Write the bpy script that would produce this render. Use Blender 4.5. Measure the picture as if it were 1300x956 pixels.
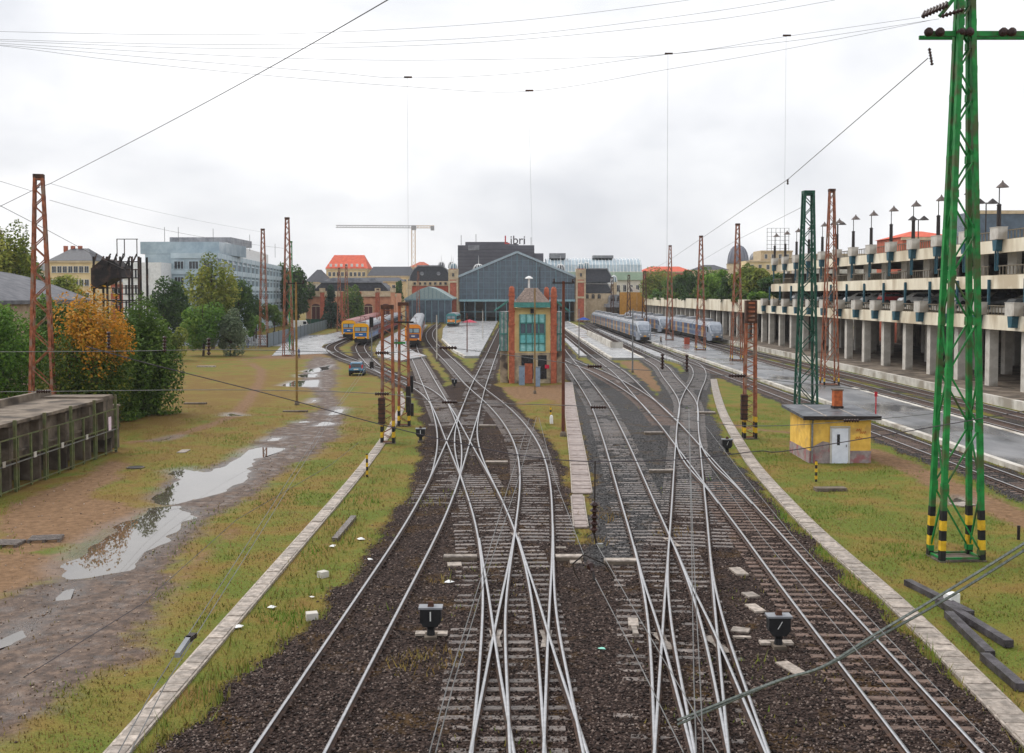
import bpy, math, random
import numpy as np
from mathutils import Vector, Matrix

for o in list(bpy.data.objects):
    bpy.data.objects.remove(o)
random.seed(7)
rng = np.random.default_rng(7)
SC = bpy.context.scene
COL = SC.collection
PI = math.pi

# ------------------------------------------------------------------ camera
FPX, HCAM, PPY, HORIZON = 1400.0, 9.6, 433.5, 374.0
PITCH = math.atan((PPY - HORIZON) / FPX)
cam = bpy.data.cameras.new('camera')
camo = bpy.data.objects.new('camera', cam)
COL.objects.link(camo)
camo.location = (0, 0, HCAM)
camo.rotation_euler = (PI / 2 - PITCH, 0, 0)
cam.sensor_width = 36
cam.lens = FPX / 1300 * 36
cam.shift_y = -(478 - PPY) / 1300
cam.clip_start = 0.5
cam.clip_end = 6000
SC.camera = camo

# ------------------------------------------------------------------ sky and sun (overcast, sun behind the cloud ahead)
SUN_EL, SUN_AZ = math.radians(44), math.radians(-52)
w = bpy.data.worlds.new('World')
SC.world = w
w.use_nodes = True
nt = w.node_tree
nt.nodes.clear()
def N(t, kind, **kw):
    n = t.nodes.new(kind)
    for k, v in kw.items():
        if k in n.inputs.keys() if hasattr(n.inputs, 'keys') else False:
            n.inputs[k].default_value = v
        else:
            setattr(n, k, v)
    return n
out = N(nt, 'ShaderNodeOutputWorld')
bg = N(nt, 'ShaderNodeBackground')
bg.inputs['Strength'].default_value = 0.1
sky = N(nt, 'ShaderNodeTexSky')
sky.sky_type = 'NISHITA'
sky.sun_disc = False
sky.sun_elevation = SUN_EL
sky.sun_rotation = SUN_AZ
sky.dust_density = 3
tc = N(nt, 'ShaderNodeTexCoord')
mp = N(nt, 'ShaderNodeMapping')
mp.inputs['Scale'].default_value = (1.8, 1.8, 3.4)
no = N(nt, 'ShaderNodeTexNoise')
no.inputs['Scale'].default_value = 2.1
no.inputs['Detail'].default_value = 6
no.inputs['Roughness'].default_value = 0.48
no.inputs['Distortion'].default_value = 0.25
cr = N(nt, 'ShaderNodeValToRGB')
cr.color_ramp.elements[0].position = 0.36
cr.color_ramp.elements[0].color = (0.53, 0.543, 0.575, 1)
cr.color_ramp.elements[1].position = 0.64
cr.color_ramp.elements[1].color = (0.80, 0.80, 0.805, 1)
vm = N(nt, 'ShaderNodeVectorMath', operation='DOT_PRODUCT')
vm.inputs[1].default_value = (math.sin(SUN_AZ) * math.cos(SUN_EL), math.cos(SUN_AZ) * math.cos(SUN_EL), math.sin(SUN_EL))
pw = N(nt, 'ShaderNodeMath', operation='POWER')
pw.inputs[1].default_value = 9.0
mx0 = N(nt, 'ShaderNodeMath', operation='MAXIMUM')
mx0.inputs[1].default_value = 0.0
ma = N(nt, 'ShaderNodeMath', operation='MULTIPLY_ADD')
ma.inputs[1].default_value = 1.0
# standard overcast sky: brighter towards the zenith
sz_ = N(nt, 'ShaderNodeSeparateXYZ')
zm = N(nt, 'ShaderNodeMath', operation='MAXIMUM')
zm.inputs[1].default_value = 0.0
zo = N(nt, 'ShaderNodeMath', operation='MULTIPLY_ADD')
zo.inputs[1].default_value = 6.8
zo.inputs[2].default_value = 11.0
sc = N(nt, 'ShaderNodeVectorMath', operation='SCALE')
mx = N(nt, 'ShaderNodeMix', data_type='RGBA')
mx.inputs[0].default_value = 0.95
L = nt.links.new
L(tc.outputs['Generated'], mp.inputs['Vector'])
L(mp.outputs[0], no.inputs['Vector'])
L(no.outputs['Fac'], cr.inputs['Fac'])
L(tc.outputs['Generated'], vm.inputs[0])
L(vm.outputs['Value'], mx0.inputs[0])
L(mx0.outputs[0], pw.inputs[0])
L(pw.outputs[0], ma.inputs[0])
L(tc.outputs['Generated'], sz_.inputs[0])
L(sz_.outputs['Z'], zm.inputs[0])
L(zm.outputs[0], zo.inputs[0])
L(zo.outputs[0], ma.inputs[2])
L(cr.outputs['Color'], sc.inputs[0])
L(ma.outputs[0], sc.inputs['Scale'])
L(sky.outputs['Color'], mx.inputs[6])
L(sc.outputs['Vector'], mx.inputs[7])
L(mx.outputs[2], bg.inputs['Color'])
L(bg.outputs[0], out.inputs['Surface'])
sun = bpy.data.lights.new('sun', 'SUN')
sun.energy = 1.5
sun.angle = math.radians(34)
sun.color = (1, 0.96, 0.9)
suno = bpy.data.objects.new('sun', sun)
COL.objects.link(suno)
suno.rotation_euler = (-(PI / 2 - SUN_EL), 0, -SUN_AZ)
SC.view_settings.view_transform = 'Standard'
SC.view_settings.look = 'None'
SC.view_settings.gamma = 1
SC.view_settings.exposure = 0.33
SC.cycles.max_bounces = 5
SC.cycles.diffuse_bounces = 3
SC.cycles.glossy_bounces = 3
SC.cycles.transmission_bounces = 2
SC.cycles.volume_bounces = 0
SC.cycles.caustics_reflective = False
SC.cycles.caustics_refractive = False

# ------------------------------------------------------------------ pixel helpers (1300 x 956 photograph coordinates)
CP, SP = math.cos(PITCH), math.sin(PITCH)
def ray(px, py):
    u, v = (px - 650) / FPX, (PPY - py) / FPX
    return Vector((u, CP + v * SP, -SP + v * CP))
def at(px, py, z=0.0):
    d = ray(px, py)
    t = (z - HCAM) / d.z
    return Vector((d.x * t, d.y * t, z))
def W(px, py, Y):
    d = ray(px, py)
    t = Y / d.y
    return Vector((d.x * t, Y, HCAM + d.z * t))
def XZ(px, py, Y):
    p = W(px, py, Y)
    return p.x, p.z

# ------------------------------------------------------------------ materials
def lin(r, g, b):
    return tuple(((c / 255) / 12.92 if c / 255 <= 0.04045 else ((c / 255 + 0.055) / 1.055) ** 2.4) for c in (r, g, b))
MATS = {}
def mat(name, c1, c2=None, rough=0.7, metal=0.0, scale=2.0, detail=5, bump=0.0, bscale=25.0, rnd=0.0, rough2=None,
        pos=(0.38, 0.66), c3=None, s3=0.5, spec=0.22, coat=0.0, stretch=None, emit=None):
    if name in MATS:
        return MATS[name]
    m = bpy.data.materials.new(name)
    m.use_nodes = True
    t = m.node_tree
    b = t.nodes['Principled BSDF']
    b.inputs['Roughness'].default_value = rough
    b.inputs['Metallic'].default_value = metal
    b.inputs['Specular IOR Level'].default_value = spec
    if coat:
        b.inputs['Coat Weight'].default_value = coat
        b.inputs['Coat Roughness'].default_value = 0.12
    tcn = t.nodes.new('ShaderNodeTexCoord')
    src = tcn.outputs['Object']
    if stretch:
        mpn = t.nodes.new('ShaderNodeMapping')
        mpn.inputs['Scale'].default_value = stretch
        t.links.new(src, mpn.inputs['Vector'])
        src = mpn.outputs[0]
    c2 = c2 or tuple(x * 0.78 for x in c1)
    n = t.nodes.new('ShaderNodeTexNoise')
    n.inputs['Scale'].default_value = scale
    n.inputs['Detail'].default_value = detail
    n.inputs['Roughness'].default_value = 0.62
    t.links.new(src, n.inputs['Vector'])
    if rnd:
        oi = t.nodes.new('ShaderNodeObjectInfo')
        va = t.nodes.new('ShaderNodeVectorMath')
        va.operation = 'MULTIPLY_ADD'
        va.inputs[1].default_value = (1, 1, 1)
        mu = t.nodes.new('ShaderNodeMath')
        mu.operation = 'MULTIPLY'
        mu.inputs[1].default_value = 77.0
        t.links.new(oi.outputs['Random'], mu.inputs[0])
        t.links.new(src, va.inputs[0])
        t.links.new(mu.outputs[0], va.inputs[2])
        t.links.new(va.outputs[0], n.inputs['Vector'])
    r = t.nodes.new('ShaderNodeValToRGB')
    r.color_ramp.elements[0].position = pos[0]
    r.color_ramp.elements[0].color = (*c2, 1)
    r.color_ramp.elements[1].position = pos[1]
    r.color_ramp.elements[1].color = (*c1, 1)
    t.links.new(n.outputs['Fac'], r.inputs['Fac'])
    colout = r.outputs['Color']
    if c3:
        n3 = t.nodes.new('ShaderNodeTexNoise')
        n3.inputs['Scale'].default_value = s3
        n3.inputs['Detail'].default_value = 4
        t.links.new(src, n3.inputs['Vector'])
        r3 = t.nodes.new('ShaderNodeValToRGB')
        r3.color_ramp.elements[0].position = 0.5
        r3.color_ramp.elements[0].color = (0, 0, 0, 1)
        r3.color_ramp.elements[1].position = 0.62
        r3.color_ramp.elements[1].color = (1, 1, 1, 1)
        t.links.new(n3.outputs['Fac'], r3.inputs['Fac'])
        m3 = t.nodes.new('ShaderNodeMix')
        m3.data_type = 'RGBA'
        m3.inputs[7].default_value = (*c3, 1)
        t.links.new(r3.outputs['Color'], m3.inputs[0])
        t.links.new(colout, m3.inputs[6])
        colout = m3.outputs[2]
    if rnd:
        hs = t.nodes.new('ShaderNodeHueSaturation')
        mr = t.nodes.new('ShaderNodeMapRange')
        mr.inputs['To Min'].default_value = 1 - rnd
        mr.inputs['To Max'].default_value = 1 + rnd
        t.links.new(oi.outputs['Random'], mr.inputs['Value'])
        t.links.new(mr.outputs[0], hs.inputs['Value'])
        t.links.new(colout, hs.inputs['Color'])
        colout = hs.outputs['Color']
    t.links.new(colout, b.inputs['Base Color'])
    if rough2 is not None:
        n4 = t.nodes.new('ShaderNodeTexNoise')
        n4.inputs['Scale'].default_value = scale * 0.6
        n4.inputs['Detail'].default_value = 3
        t.links.new(src, n4.inputs['Vector'])
        r4 = t.nodes.new('ShaderNodeMapRange')
        r4.inputs['From Min'].default_value = 0.38
        r4.inputs['From Max'].default_value = 0.62
        r4.inputs['To Min'].default_value = rough
        r4.inputs['To Max'].default_value = rough2
        t.links.new(n4.outputs['Fac'], r4.inputs['Value'])
        t.links.new(r4.outputs[0], b.inputs['Roughness'])
    if bump:
        bn = t.nodes.new('ShaderNodeTexNoise')
        bn.inputs['Scale'].default_value = bscale
        bn.inputs['Detail'].default_value = 4
        t.links.new(src, bn.inputs['Vector'])
        bp = t.nodes.new('ShaderNodeBump')
        bp.inputs['Strength'].default_value = bump
        bp.inputs['Distance'].default_value = 0.05
        t.links.new(bn.outputs['Fac'], bp.inputs['Height'])
        t.links.new(bp.outputs[0], b.inputs['Normal'])
    if emit:
        b.inputs['Emission Color'].default_value = (*emit[0], 1)
        b.inputs['Emission Strength'].default_value = emit[1]
    MATS[name] = m
    return m

m_rust = mat('rust paint', lin(172, 104, 74), lin(116, 70, 52), 0.8, scale=3, c3=lin(134, 112, 98), s3=1.5, bump=0.15)
m_rustd = mat('dark rust', lin(96, 62, 48), lin(58, 44, 38), 0.75, scale=4, bump=0.15)
m_railbody = mat('rail rust', lin(88, 66, 54), lin(50, 40, 36), 0.55, scale=6, bump=0.1)
m_railhead = mat('rail polished steel', (0.55, 0.55, 0.56), (0.42, 0.42, 0.43), 0.33, metal=1.0, scale=5)
m_sleep = mat('wet timber sleeper', lin(132, 121, 114), lin(64, 56, 52), 0.22, scale=5, rnd=0.35, rough2=0.62, spec=0.4, bump=0.3, bscale=18, stretch=(1, 6, 6))
m_sleepc = mat('pale brown sleeper', lin(124, 102, 90), lin(84, 68, 60), 0.5, scale=5, rnd=0.16, rough2=0.7, bump=0.3, bscale=18, stretch=(1, 5, 5))
m_green = mat('green paint', lin(40, 138, 66), lin(26, 104, 50), 0.55, scale=2.5, c3=lin(72, 84, 50), s3=1.6, bump=0.08)
m_dgreen = mat('dark green paint', lin(34, 84, 66), lin(24, 62, 50), 0.5, scale=2)
m_yel = mat('yellow band', lin(226, 186, 50), lin(190, 150, 40), 0.5, scale=4)
m_blk = mat('black band', lin(40, 40, 42), lin(28, 28, 30), 0.5, scale=4)
m_dark = mat('dark iron', lin(52, 44, 42), lin(34, 30, 30), 0.55, scale=5)
m_ins = mat('brown glazed porcelain', lin(62, 38, 34), lin(40, 26, 24), 0.25, scale=6)
m_steel = mat('galvanised steel', lin(150, 152, 154), lin(120, 122, 124), 0.4, metal=0.6, scale=6)
m_wire = mat('wire', lin(120, 120, 120), lin(96, 96, 96), 0.5, metal=0.3)
m_wired = mat('dark wire', lin(78, 72, 78), lin(60, 56, 60), 0.5, metal=0.2)
m_cable = mat('twisted cable', lin(118, 124, 120), lin(84, 90, 86), 0.5, metal=0.2, scale=30)
m_conc = mat('pale concrete', lin(206, 202, 194), lin(178, 173, 164), 0.8, scale=0.9, bump=0.1, c3=lin(150, 142, 130), s3=0.35)
m_cream = mat('cream concrete', lin(232, 224, 204), lin(212, 202, 180), 0.8, scale=0.5, stretch=(1, 1, 0.4), c3=lin(186, 172, 148), s3=0.3)
m_concd = mat('stained concrete', lin(132, 120, 106), lin(92, 82, 72), 0.85, scale=0.8, bump=0.2, c3=lin(72, 64, 57), s3=0.6)
m_slab = mat('walkway slab', lin(172, 160, 149), lin(122, 113, 104), 0.4, scale=5, rnd=0.26, rough2=0.65, bump=0.15)
m_slabp = mat('pink walkway slab', lin(160, 146, 139), lin(124, 111, 105), 0.4, scale=4, rnd=0.12, rough2=0.65, bump=0.15)
m_plat = mat('wet platform paving', lin(158, 157, 156), lin(132, 132, 133), 0.16, scale=0.5, rough2=0.45, bump=0.03, c3=lin(124, 124, 125), s3=0.3, spec=0.45)
m_platd = mat('wet platform asphalt', lin(128, 128, 130), lin(86, 88, 92), 0.12, scale=0.4, rough2=0.45, bump=0.05, stretch=(1, 0.4, 1), spec=0.45)
m_brick = mat('red brick', lin(190, 112, 84), lin(150, 82, 62), 0.8, scale=3, bump=0.1)
m_brickp = mat('pale red brick', lin(188, 104, 80), lin(156, 84, 64), 0.8, scale=1.2)
m_orange = mat('orange brick', lin(208, 154, 120), lin(186, 128, 98), 0.8, scale=0.7)
m_stone = mat('buff stone', lin(204, 186, 156), lin(178, 158, 130), 0.8, scale=1)
m_slate = mat('dark slate', lin(72, 74, 80), lin(54, 56, 62), 0.55, scale=1.5)
m_glass = mat('dark glazing', lin(74, 92, 108), lin(50, 66, 80), 0.14, scale=0.6, spec=0.7)
m_glassb = mat('blue glazing', lin(164, 180, 188), lin(136, 154, 164), 0.12, scale=0.4, spec=0.7)
m_black = mat('window dark', lin(38, 44, 52), lin(26, 30, 36), 0.15, scale=1, spec=0.6)
m_hallframe = mat('blue grey iron', lin(112, 140, 152), lin(90, 116, 128), 0.5, scale=1)
m_white = mat('white paint', lin(232, 232, 230), lin(212, 212, 210), 0.45, scale=2)
m_teal = mat('teal paint', lin(84, 148, 140), lin(66, 122, 116), 0.5, scale=3)
m_tealp = mat('pale teal boards', lin(160, 214, 212), lin(130, 192, 192), 0.6, scale=3)
m_tealb = mat('petrol blue steel', lin(48, 92, 106), lin(38, 74, 88), 0.5, scale=2)
m_butter = mat('cream render', lin(244, 220, 160), lin(226, 198, 136), 0.8, scale=1.2)
m_tile = mat('brown roof shingle', lin(142, 126, 116), lin(108, 95, 88), 0.75, scale=6, rnd=0.1)
m_hut = mat('ochre render', lin(238, 198, 98), lin(214, 170, 78), 0.85, scale=1.6, c3=lin(196, 158, 88), s3=1.4, bump=0.1)
m_plinth = mat('flaking plinth', lin(160, 148, 146), lin(128, 118, 118), 0.85, scale=2.4, c3=lin(150, 100, 102), s3=1.7, bump=0.15)
m_felt = mat('bitumen felt', lin(98, 100, 104), lin(70, 72, 76), 0.35, scale=1.5, rough2=0.6, bump=0.08)
m_door = mat('pale metal door', lin(226, 230, 240), lin(206, 210, 222), 0.4, scale=2)
m_bark = mat('bark', lin(86, 70, 58), lin(54, 44, 38), 0.9, scale=8, bump=0.4)
m_water = mat('puddle water', (0.10, 0.085, 0.07), (0.075, 0.062, 0.05), 0.015, scale=0.5, spec=0.9)
m_ty = mat('train yellow', lin(246, 178, 22), lin(232, 160, 18), 0.35, scale=1, coat=0.4)
m_tb = mat('train blue', lin(36, 110, 176), lin(28, 92, 152), 0.35, scale=1, coat=0.4)
m_tgrey = mat('coach grey', lin(120, 124, 134), lin(92, 96, 106), 0.4, scale=0.7)
m_tdark = mat('bogie dark', lin(46, 44, 44), lin(32, 31, 32), 0.7, scale=3)
m_tred = mat('coach red', lin(158, 62, 62), lin(124, 50, 52), 0.45, scale=1)
m_torange = mat('loco orange', lin(240, 150, 50), lin(222, 130, 40), 0.4, scale=1)
m_roofg = mat('coach roof', lin(146, 148, 152), lin(108, 110, 116), 0.4, scale=0.6)
m_tail = mat('tail lamp red', lin(214, 52, 40), lin(190, 40, 34), 0.25, scale=4)
m_tyre = mat('tyre', lin(34, 34, 36), lin(24, 24, 26), 0.8, scale=5)
# ------------------------------------------------------------------ mesh builder
class MB:
    def __init__(s):
        s.v, s.f, s.m = [], [], []
    def add(s, vs, fs, mi=0):
        b = len(s.v)
        s.v += [tuple(p) for p in vs]
        s.f += [tuple(b + i for i in f) for f in fs]
        s.m += [mi] * len(fs)
        return s
    def box(s, c, d, rz=0.0, mi=0, taper=1.0):
        cx, cy, cz = c
        x, y, z = d[0] / 2, d[1] / 2, d[2] / 2
        vs = []
        ca, sa = math.cos(rz), math.sin(rz)
        for k, zz in enumerate((-z, z)):
            q = taper if k else 1.0
            for a, b in ((-x, -y), (x, -y), (x, y), (-x, y)):
                a, b = a * q, b * q
                vs.append((cx + a * ca - b * sa, cy + a * sa + b * ca, cz + zz))
        return s.add(vs, [(3, 2, 1, 0), (4, 5, 6, 7), (0, 1, 5, 4), (1, 2, 6, 5), (2, 3, 7, 6), (3, 0, 4, 7)], mi)
    def bar(s, p, q, w=0.05, h=None, mi=0):
        p, q = Vector(p), Vector(q)
        h = h or w
        d = (q - p)
        if d.length < 1e-6:
            return s
        d.normalize()
        up = Vector((0, 0, 1)) if abs(d.z) < 0.95 else Vector((0, 1, 0))
        a = d.cross(up).normalized() * w / 2
        b = a.cross(d).normalized() * h / 2
        vs = [p - a - b, p + a - b, p + a + b, p - a + b, q - a - b, q + a - b, q + a + b, q - a + b]
        return s.add(vs, [(3, 2, 1, 0), (4, 5, 6, 7), (0, 1, 5, 4), (1, 2, 6, 5), (2, 3, 7, 6), (3, 0, 4, 7)], mi)
    def tube(s, pts, r, n=5, mi=0, cap=True):
        pts = [Vector(p) for p in pts]
        rs = r if isinstance(r, (list, tuple)) else [r] * len(pts)
        b = len(s.v)
        for i, p in enumerate(pts):
            d = (pts[min(i + 1, len(pts) - 1)] - pts[max(i - 1, 0)]).normalized()
            up = Vector((0, 0, 1)) if abs(d.z) < 0.9 else Vector((1, 0, 0))
            a = d.cross(up).normalized()
            c = a.cross(d).normalized()
            for k in range(n):
                t = 2 * PI * k / n
                s.v.append(tuple(p + (a * math.cos(t) + c * math.sin(t)) * rs[i]))
        for i in range(len(pts) - 1):
            for k in range(n):
                s.f.append((b + i * n + k, b + i * n + (k + 1) % n, b + (i + 1) * n + (k + 1) % n, b + (i + 1) * n + k))
                s.m.append(mi)
        if cap:
            s.f.append(tuple(b + k for k in reversed(range(n)))); s.m.append(mi)
            e = b + (len(pts) - 1) * n
            s.f.append(tuple(e + k for k in range(n))); s.m.append(mi)
        return s
    def lathe(s, prof, c=(0, 0, 0), n=12, mi=0):
        b = len(s.v)
        for r, z in prof:
            for k in range(n):
                t = 2 * PI * k / n
                s.v.append((c[0] + r * math.cos(t), c[1] + r * math.sin(t), c[2] + z))
        for i in range(len(prof) - 1):
            for k in range(n):
                s.f.append((b + i * n + k, b + i * n + (k + 1) % n, b + (i + 1) * n + (k + 1) % n, b + (i + 1) * n + k))
                s.m.append(mi)
        s.f.append(tuple(b + k for k in reversed(range(n)))); s.m.append(mi)
        e = b + (len(prof) - 1) * n
        s.f.append(tuple(e + k for k in range(n))); s.m.append(mi)
        return s
    def prism(s, poly, z0, z1, mi=0):
        n = len(poly)
        vs = [(p[0], p[1], z0) for p in poly] + [(p[0], p[1], z1) for p in poly]
        fs = [tuple(reversed(range(n))), tuple(range(n, 2 * n))] + [(i, (i + 1) % n, n + (i + 1) % n, n + i) for i in range(n)]
        return s.add(vs, fs, mi)
    def ext_y(s, prof, y0, y1, mi=0):      # outline in x,z pushed along y
        n = len(prof)
        vs = [(p[0], y0, p[1]) for p in prof] + [(p[0], y1, p[1]) for p in prof]
        fs = [tuple(range(n)), tuple(reversed(range(n, 2 * n)))] + [((i + 1) % n, i, n + i, n + (i + 1) % n) for i in range(n)]
        return s.add(vs, fs, mi)
    def ext_x(s, prof, x0, x1, mi=0):      # outline in y,z pushed along x
        n = len(prof)
        vs = [(x0, p[0], p[1]) for p in prof] + [(x1, p[0], p[1]) for p in prof]
        fs = [tuple(range(n)), tuple(reversed(range(n, 2 * n)))] + [((i + 1) % n, i, n + i, n + (i + 1) % n) for i in range(n)]
        return s.add(vs, fs, mi)
    def mesh(s, name, mats):
        me = bpy.data.meshes.new(name)
        me.from_pydata(s.v, [], s.f)
        for m in (mats if isinstance(mats, (list, tuple)) else [mats]):
            me.materials.append(m)
        if any(s.m):
            me.polygons.foreach_set('material_index', s.m)
        me.update()
        return me
    def build(s, name, mats, parent=None, loc=None, rz=0.0, smooth=False):
        me = s.mesh(name, mats)
        if smooth:
            me.polygons.foreach_set('use_smooth', [True] * len(me.polygons))
        return place(name, me, parent, loc, rz)
def place(name, me, parent=None, loc=None, rz=0.0):
    o = bpy.data.objects.new(name, me)
    COL.objects.link(o)
    if parent:
        o.parent = parent
    if loc is not None:
        o.location = loc
    if rz:
        o.rotation_euler = (0, 0, rz)
    return o
def tag(o, label=None, cat=None, group=None, kind=None):
    if label: o['label'] = label
    if cat: o['category'] = cat
    if group: o['group'] = group
    if kind: o['kind'] = kind
    return o
def thing(name, label, cat, loc=(0, 0, 0), rz=0.0, group=None):
    o = bpy.data.objects.new(name, None)
    o.empty_display_size = 0.3
    COL.objects.link(o)
    o.location = loc
    o.rotation_euler = (0, 0, rz)
    return tag(o, label, cat, group)
def copy_tree(o, parent=None):
    c = o.copy()
    COL.objects.link(c)
    c.parent = parent
    for ch in KIDS(o):
        copy_tree(ch, c)
    return c
def KIDS(o):
    return [q for q in COL.objects if q.parent == o]
ORD = ['nearest', 'second', 'third', 'fourth', 'fifth', 'sixth', 'seventh', 'eighth', 'ninth', 'tenth', 'eleventh', 'twelfth',
       'thirteenth', 'fourteenth', 'fifteenth', 'sixteenth', 'seventeenth', 'eighteenth', 'nineteenth', 'twentieth']
def npmesh(name, V, F, mats):
    me = bpy.data.meshes.new(name)
    V = np.asarray(V, np.float32); F = np.asarray(F, np.int32)
    k = F.shape[1]
    me.vertices.add(len(V)); me.vertices.foreach_set('co', V.ravel())
    me.loops.add(F.size); me.loops.foreach_set('vertex_index', F.ravel())
    me.polygons.add(len(F)); me.polygons.foreach_set('loop_start', np.arange(0, F.size, k, dtype=np.int32))
    me.update(calc_edges=True)
    for m in (mats if isinstance(mats, (list, tuple)) else [mats]):
        me.materials.append(m)
    return me

# ------------------------------------------------------------------ railway track geometry (centre lines read on the rail-head plane)
ZR = 0.2
def smooth_line(P, step=0.6, ext0=0.0, ext1=0.0, sig=3.5):
    P = np.array([(p[0], p[1]) for p in P], float)
    if ext0:
        d = P[0] - P[1]; P = np.vstack([P[0] + d / np.linalg.norm(d) * ext0, P])
    if ext1:
        d = P[-1] - P[-2]; P = np.vstack([P, P[-1] + d / np.linalg.norm(d) * ext1])
    Q = []
    n = len(P)
    for i in range(n - 1):
        p0, p1, p2, p3 = P[max(i - 1, 0)], P[i], P[i + 1], P[min(i + 2, n - 1)]
        d = np.linalg.norm(p2 - p1)
        m1 = (p2 - p0) / max(np.linalg.norm(p2 - p1) + np.linalg.norm(p1 - p0), 1e-6) * d
        m2 = (p3 - p1) / max(np.linalg.norm(p3 - p2) + np.linalg.norm(p2 - p1), 1e-6) * d
        k = max(2, int(d / 0.4))
        for t in np.linspace(0, 1, k, endpoint=False):
            h = (2*t**3 - 3*t**2 + 1) * p1 + (t**3 - 2*t**2 + t) * m1 + (-2*t**3 + 3*t**2) * p2 + (t**3 - t**2) * m2
            Q.append(h)
    Q.append(P[-1])
    Q = np.array(Q)
    def resample(Q, st):
        s = np.r_[0, np.cumsum(np.linalg.norm(np.diff(Q, axis=0), axis=1))]
        m = max(3, int(s[-1] / st) + 1)
        u = np.linspace(0, s[-1], m)
        return np.c_[np.interp(u, s, Q[:, 0]), np.interp(u, s, Q[:, 1])]
    Q = resample(Q, step)
    k = int(sig * 3 / step)
    if k > 1 and len(Q) > 2 * k:
        g = np.exp(-0.5 * (np.arange(-k, k + 1) * step / sig) ** 2); g /= g.sum()
        a = 2 * Q[0] - Q[k:0:-1]; b = 2 * Q[-1] - Q[-2:-k - 2:-1]
        R = np.vstack([a, Q, b])
        Q = np.c_[np.convolve(R[:, 0], g, 'valid'), np.convolve(R[:, 1], g, 'valid')]
        Q = resample(Q, step)
    return Q
def px_line(pts, **kw):
    return smooth_line([at(x, y, ZR) for x, y in pts], **kw)
E = 9.0
TR = {}
TR['A'] = px_line([(418, 867), (503, 725), (530, 680), (555, 630), (566, 603), (582, 560), (599, 515), (606.5, 492), (621, 457), (632, 430), (640, 411)], ext0=E)
TR['B'] = px_line([(646.5, 867), (647, 822), (646, 784), (644.5, 746), (639, 713), (631, 676), (617.5, 637), (600, 598), (582, 561), (571, 537), (556, 508), (540, 476), (524, 441), (527, 425), (533, 412)], ext0=E)
TR['C'] = px_line([(654, 866), (663.5, 784), (672, 727), (677.5, 680), (679.5, 640), (680, 616), (675, 581), (666, 558), (651, 535), (629, 512), (613, 499), (598, 486), (579, 466), (557, 444), (546, 430), (546, 421), (556, 411)], ext0=E)
TR['D'] = px_line([(676.5, 867), (665, 822), (657.5, 784), (646.5, 737), (640, 713), (633, 683)], ext0=E, sig=2)
TR['E'] = px_line([(683, 867), (675, 803), (673, 775), (674.5, 727), (677.2, 690), (678.5, 665)], ext0=E, sig=2)
TR['F'] = px_line([(868, 867), (860, 797), (852, 765), (845, 737), (829.6, 690), (810, 638), (792, 588), (778, 551), (760, 512), (727, 465), (714, 447), (702, 428), (692, 411)], ext0=E)
TR['G'] = px_line([(876.7, 867), (876, 812), (875, 765), (875, 727), (875, 690), (874.5, 638), (873.5, 590), (873, 545), (874, 512), (863, 494), (849.5, 478), (838.5, 464), (800, 443), (765, 425), (740, 411)], ext0=E)
TR['H'] = px_line([(895.5, 867), (876, 810), (857, 765), (845, 735), (831, 694)], ext0=E, sig=2)
TR['I'] = px_line([(905, 867), (890, 812), (880.5, 765), (875.5, 725), (875, 700)], ext0=E, sig=2)
TR['J'] = px_line([(1124.5, 867), (1034, 760), (1000, 720), (975, 687), (934, 639), (912, 612), (875, 568), (850, 538), (814, 503), (760, 472), (735, 462.5), (721, 456)], ext0=E)
TR['Q'] = px_line([(846, 534), (818, 505), (788, 474), (760, 454), (728, 430), (705, 411)], sig=4)
TR['Nn'] = px_line([(873.2, 540), (874.5, 511), (880, 495), (886, 484), (888.5, 474), (885, 465.5), (876, 459), (858, 453), (846, 447)], sig=3)
TR['V1'] = px_line([(576, 548), (571, 537), (556, 510), (534, 492), (499, 477.5), (468, 464.5), (445, 457), (427, 449), (419, 442), (424, 437), (443, 429), (480, 412)], sig=4)
TR['V2'] = px_line([(499, 477.5), (480, 468), (466, 455), (459, 446), (458, 438), (478, 424), (500, 415)], sig=4)
TR['S1'] = px_line([(556, 508), (567, 540), (570.5, 565), (566, 603), (556, 628)], sig=2)
TR['S2'] = px_line([(599, 515), (592, 545), (593.5, 572), (603, 603), (617, 637)], sig=2)
TR['S3'] = px_line([(873, 530), (874.5, 565), (888, 590), (912, 614), (934, 640)], sig=2)
TR['T'] = smooth_line([(25.4, 19), (25.4, 80), (25.5, 390)])
TR['U'] = smooth_line([(35.6, 40), (35.9, 120), (36.4, 200), (37.8, 240), (38.9, 300)], sig=6)
TR['S'] = smooth_line([(39.8, 40), (39.8, 390)])

# ------------------------------------------------------------------ ground zones
def seg_dist(P, L):
    d = np.full(len(P), 1e9)
    for a, b in zip(L[:-1], L[1:]):
        ab = b - a
        t = np.clip(((P - a) @ ab) / max(ab @ ab, 1e-9), 0, 1)
        q = P - a - t[:, None] * ab
        d = np.minimum(d, q[:, 0] ** 2 + q[:, 1] ** 2)
    return np.sqrt(d)
def poly_sd(P, L):                       # negative inside
    L = np.asarray(L, float)
    d = seg_dist(P, np.vstack([L, L[:1]]))
    ins = np.zeros(len(P), bool)
    x, y = P[:, 0], P[:, 1]
    for (x1, y1), (x2, y2) in zip(L, np.roll(L, -1, 0)):
        c = ((y1 > y) != (y2 > y)) & (x < (x2 - x1) * (y - y1) / ((y2 - y1) if abs(y2 - y1) > 1e-12 else 1e-12) + x1)
        ins ^= c
    return np.where(ins, -d, d)
def pxp(pts, z=0.0):
    return np.array([at(x, y, z)[:2] for x, y in pts])
def sstep(x, a, b):
    t = np.clip((x - a) / (b - a), 0, 1)
    return t * t * (3 - 2 * t)
_ng = rng.random((256, 256))
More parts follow.
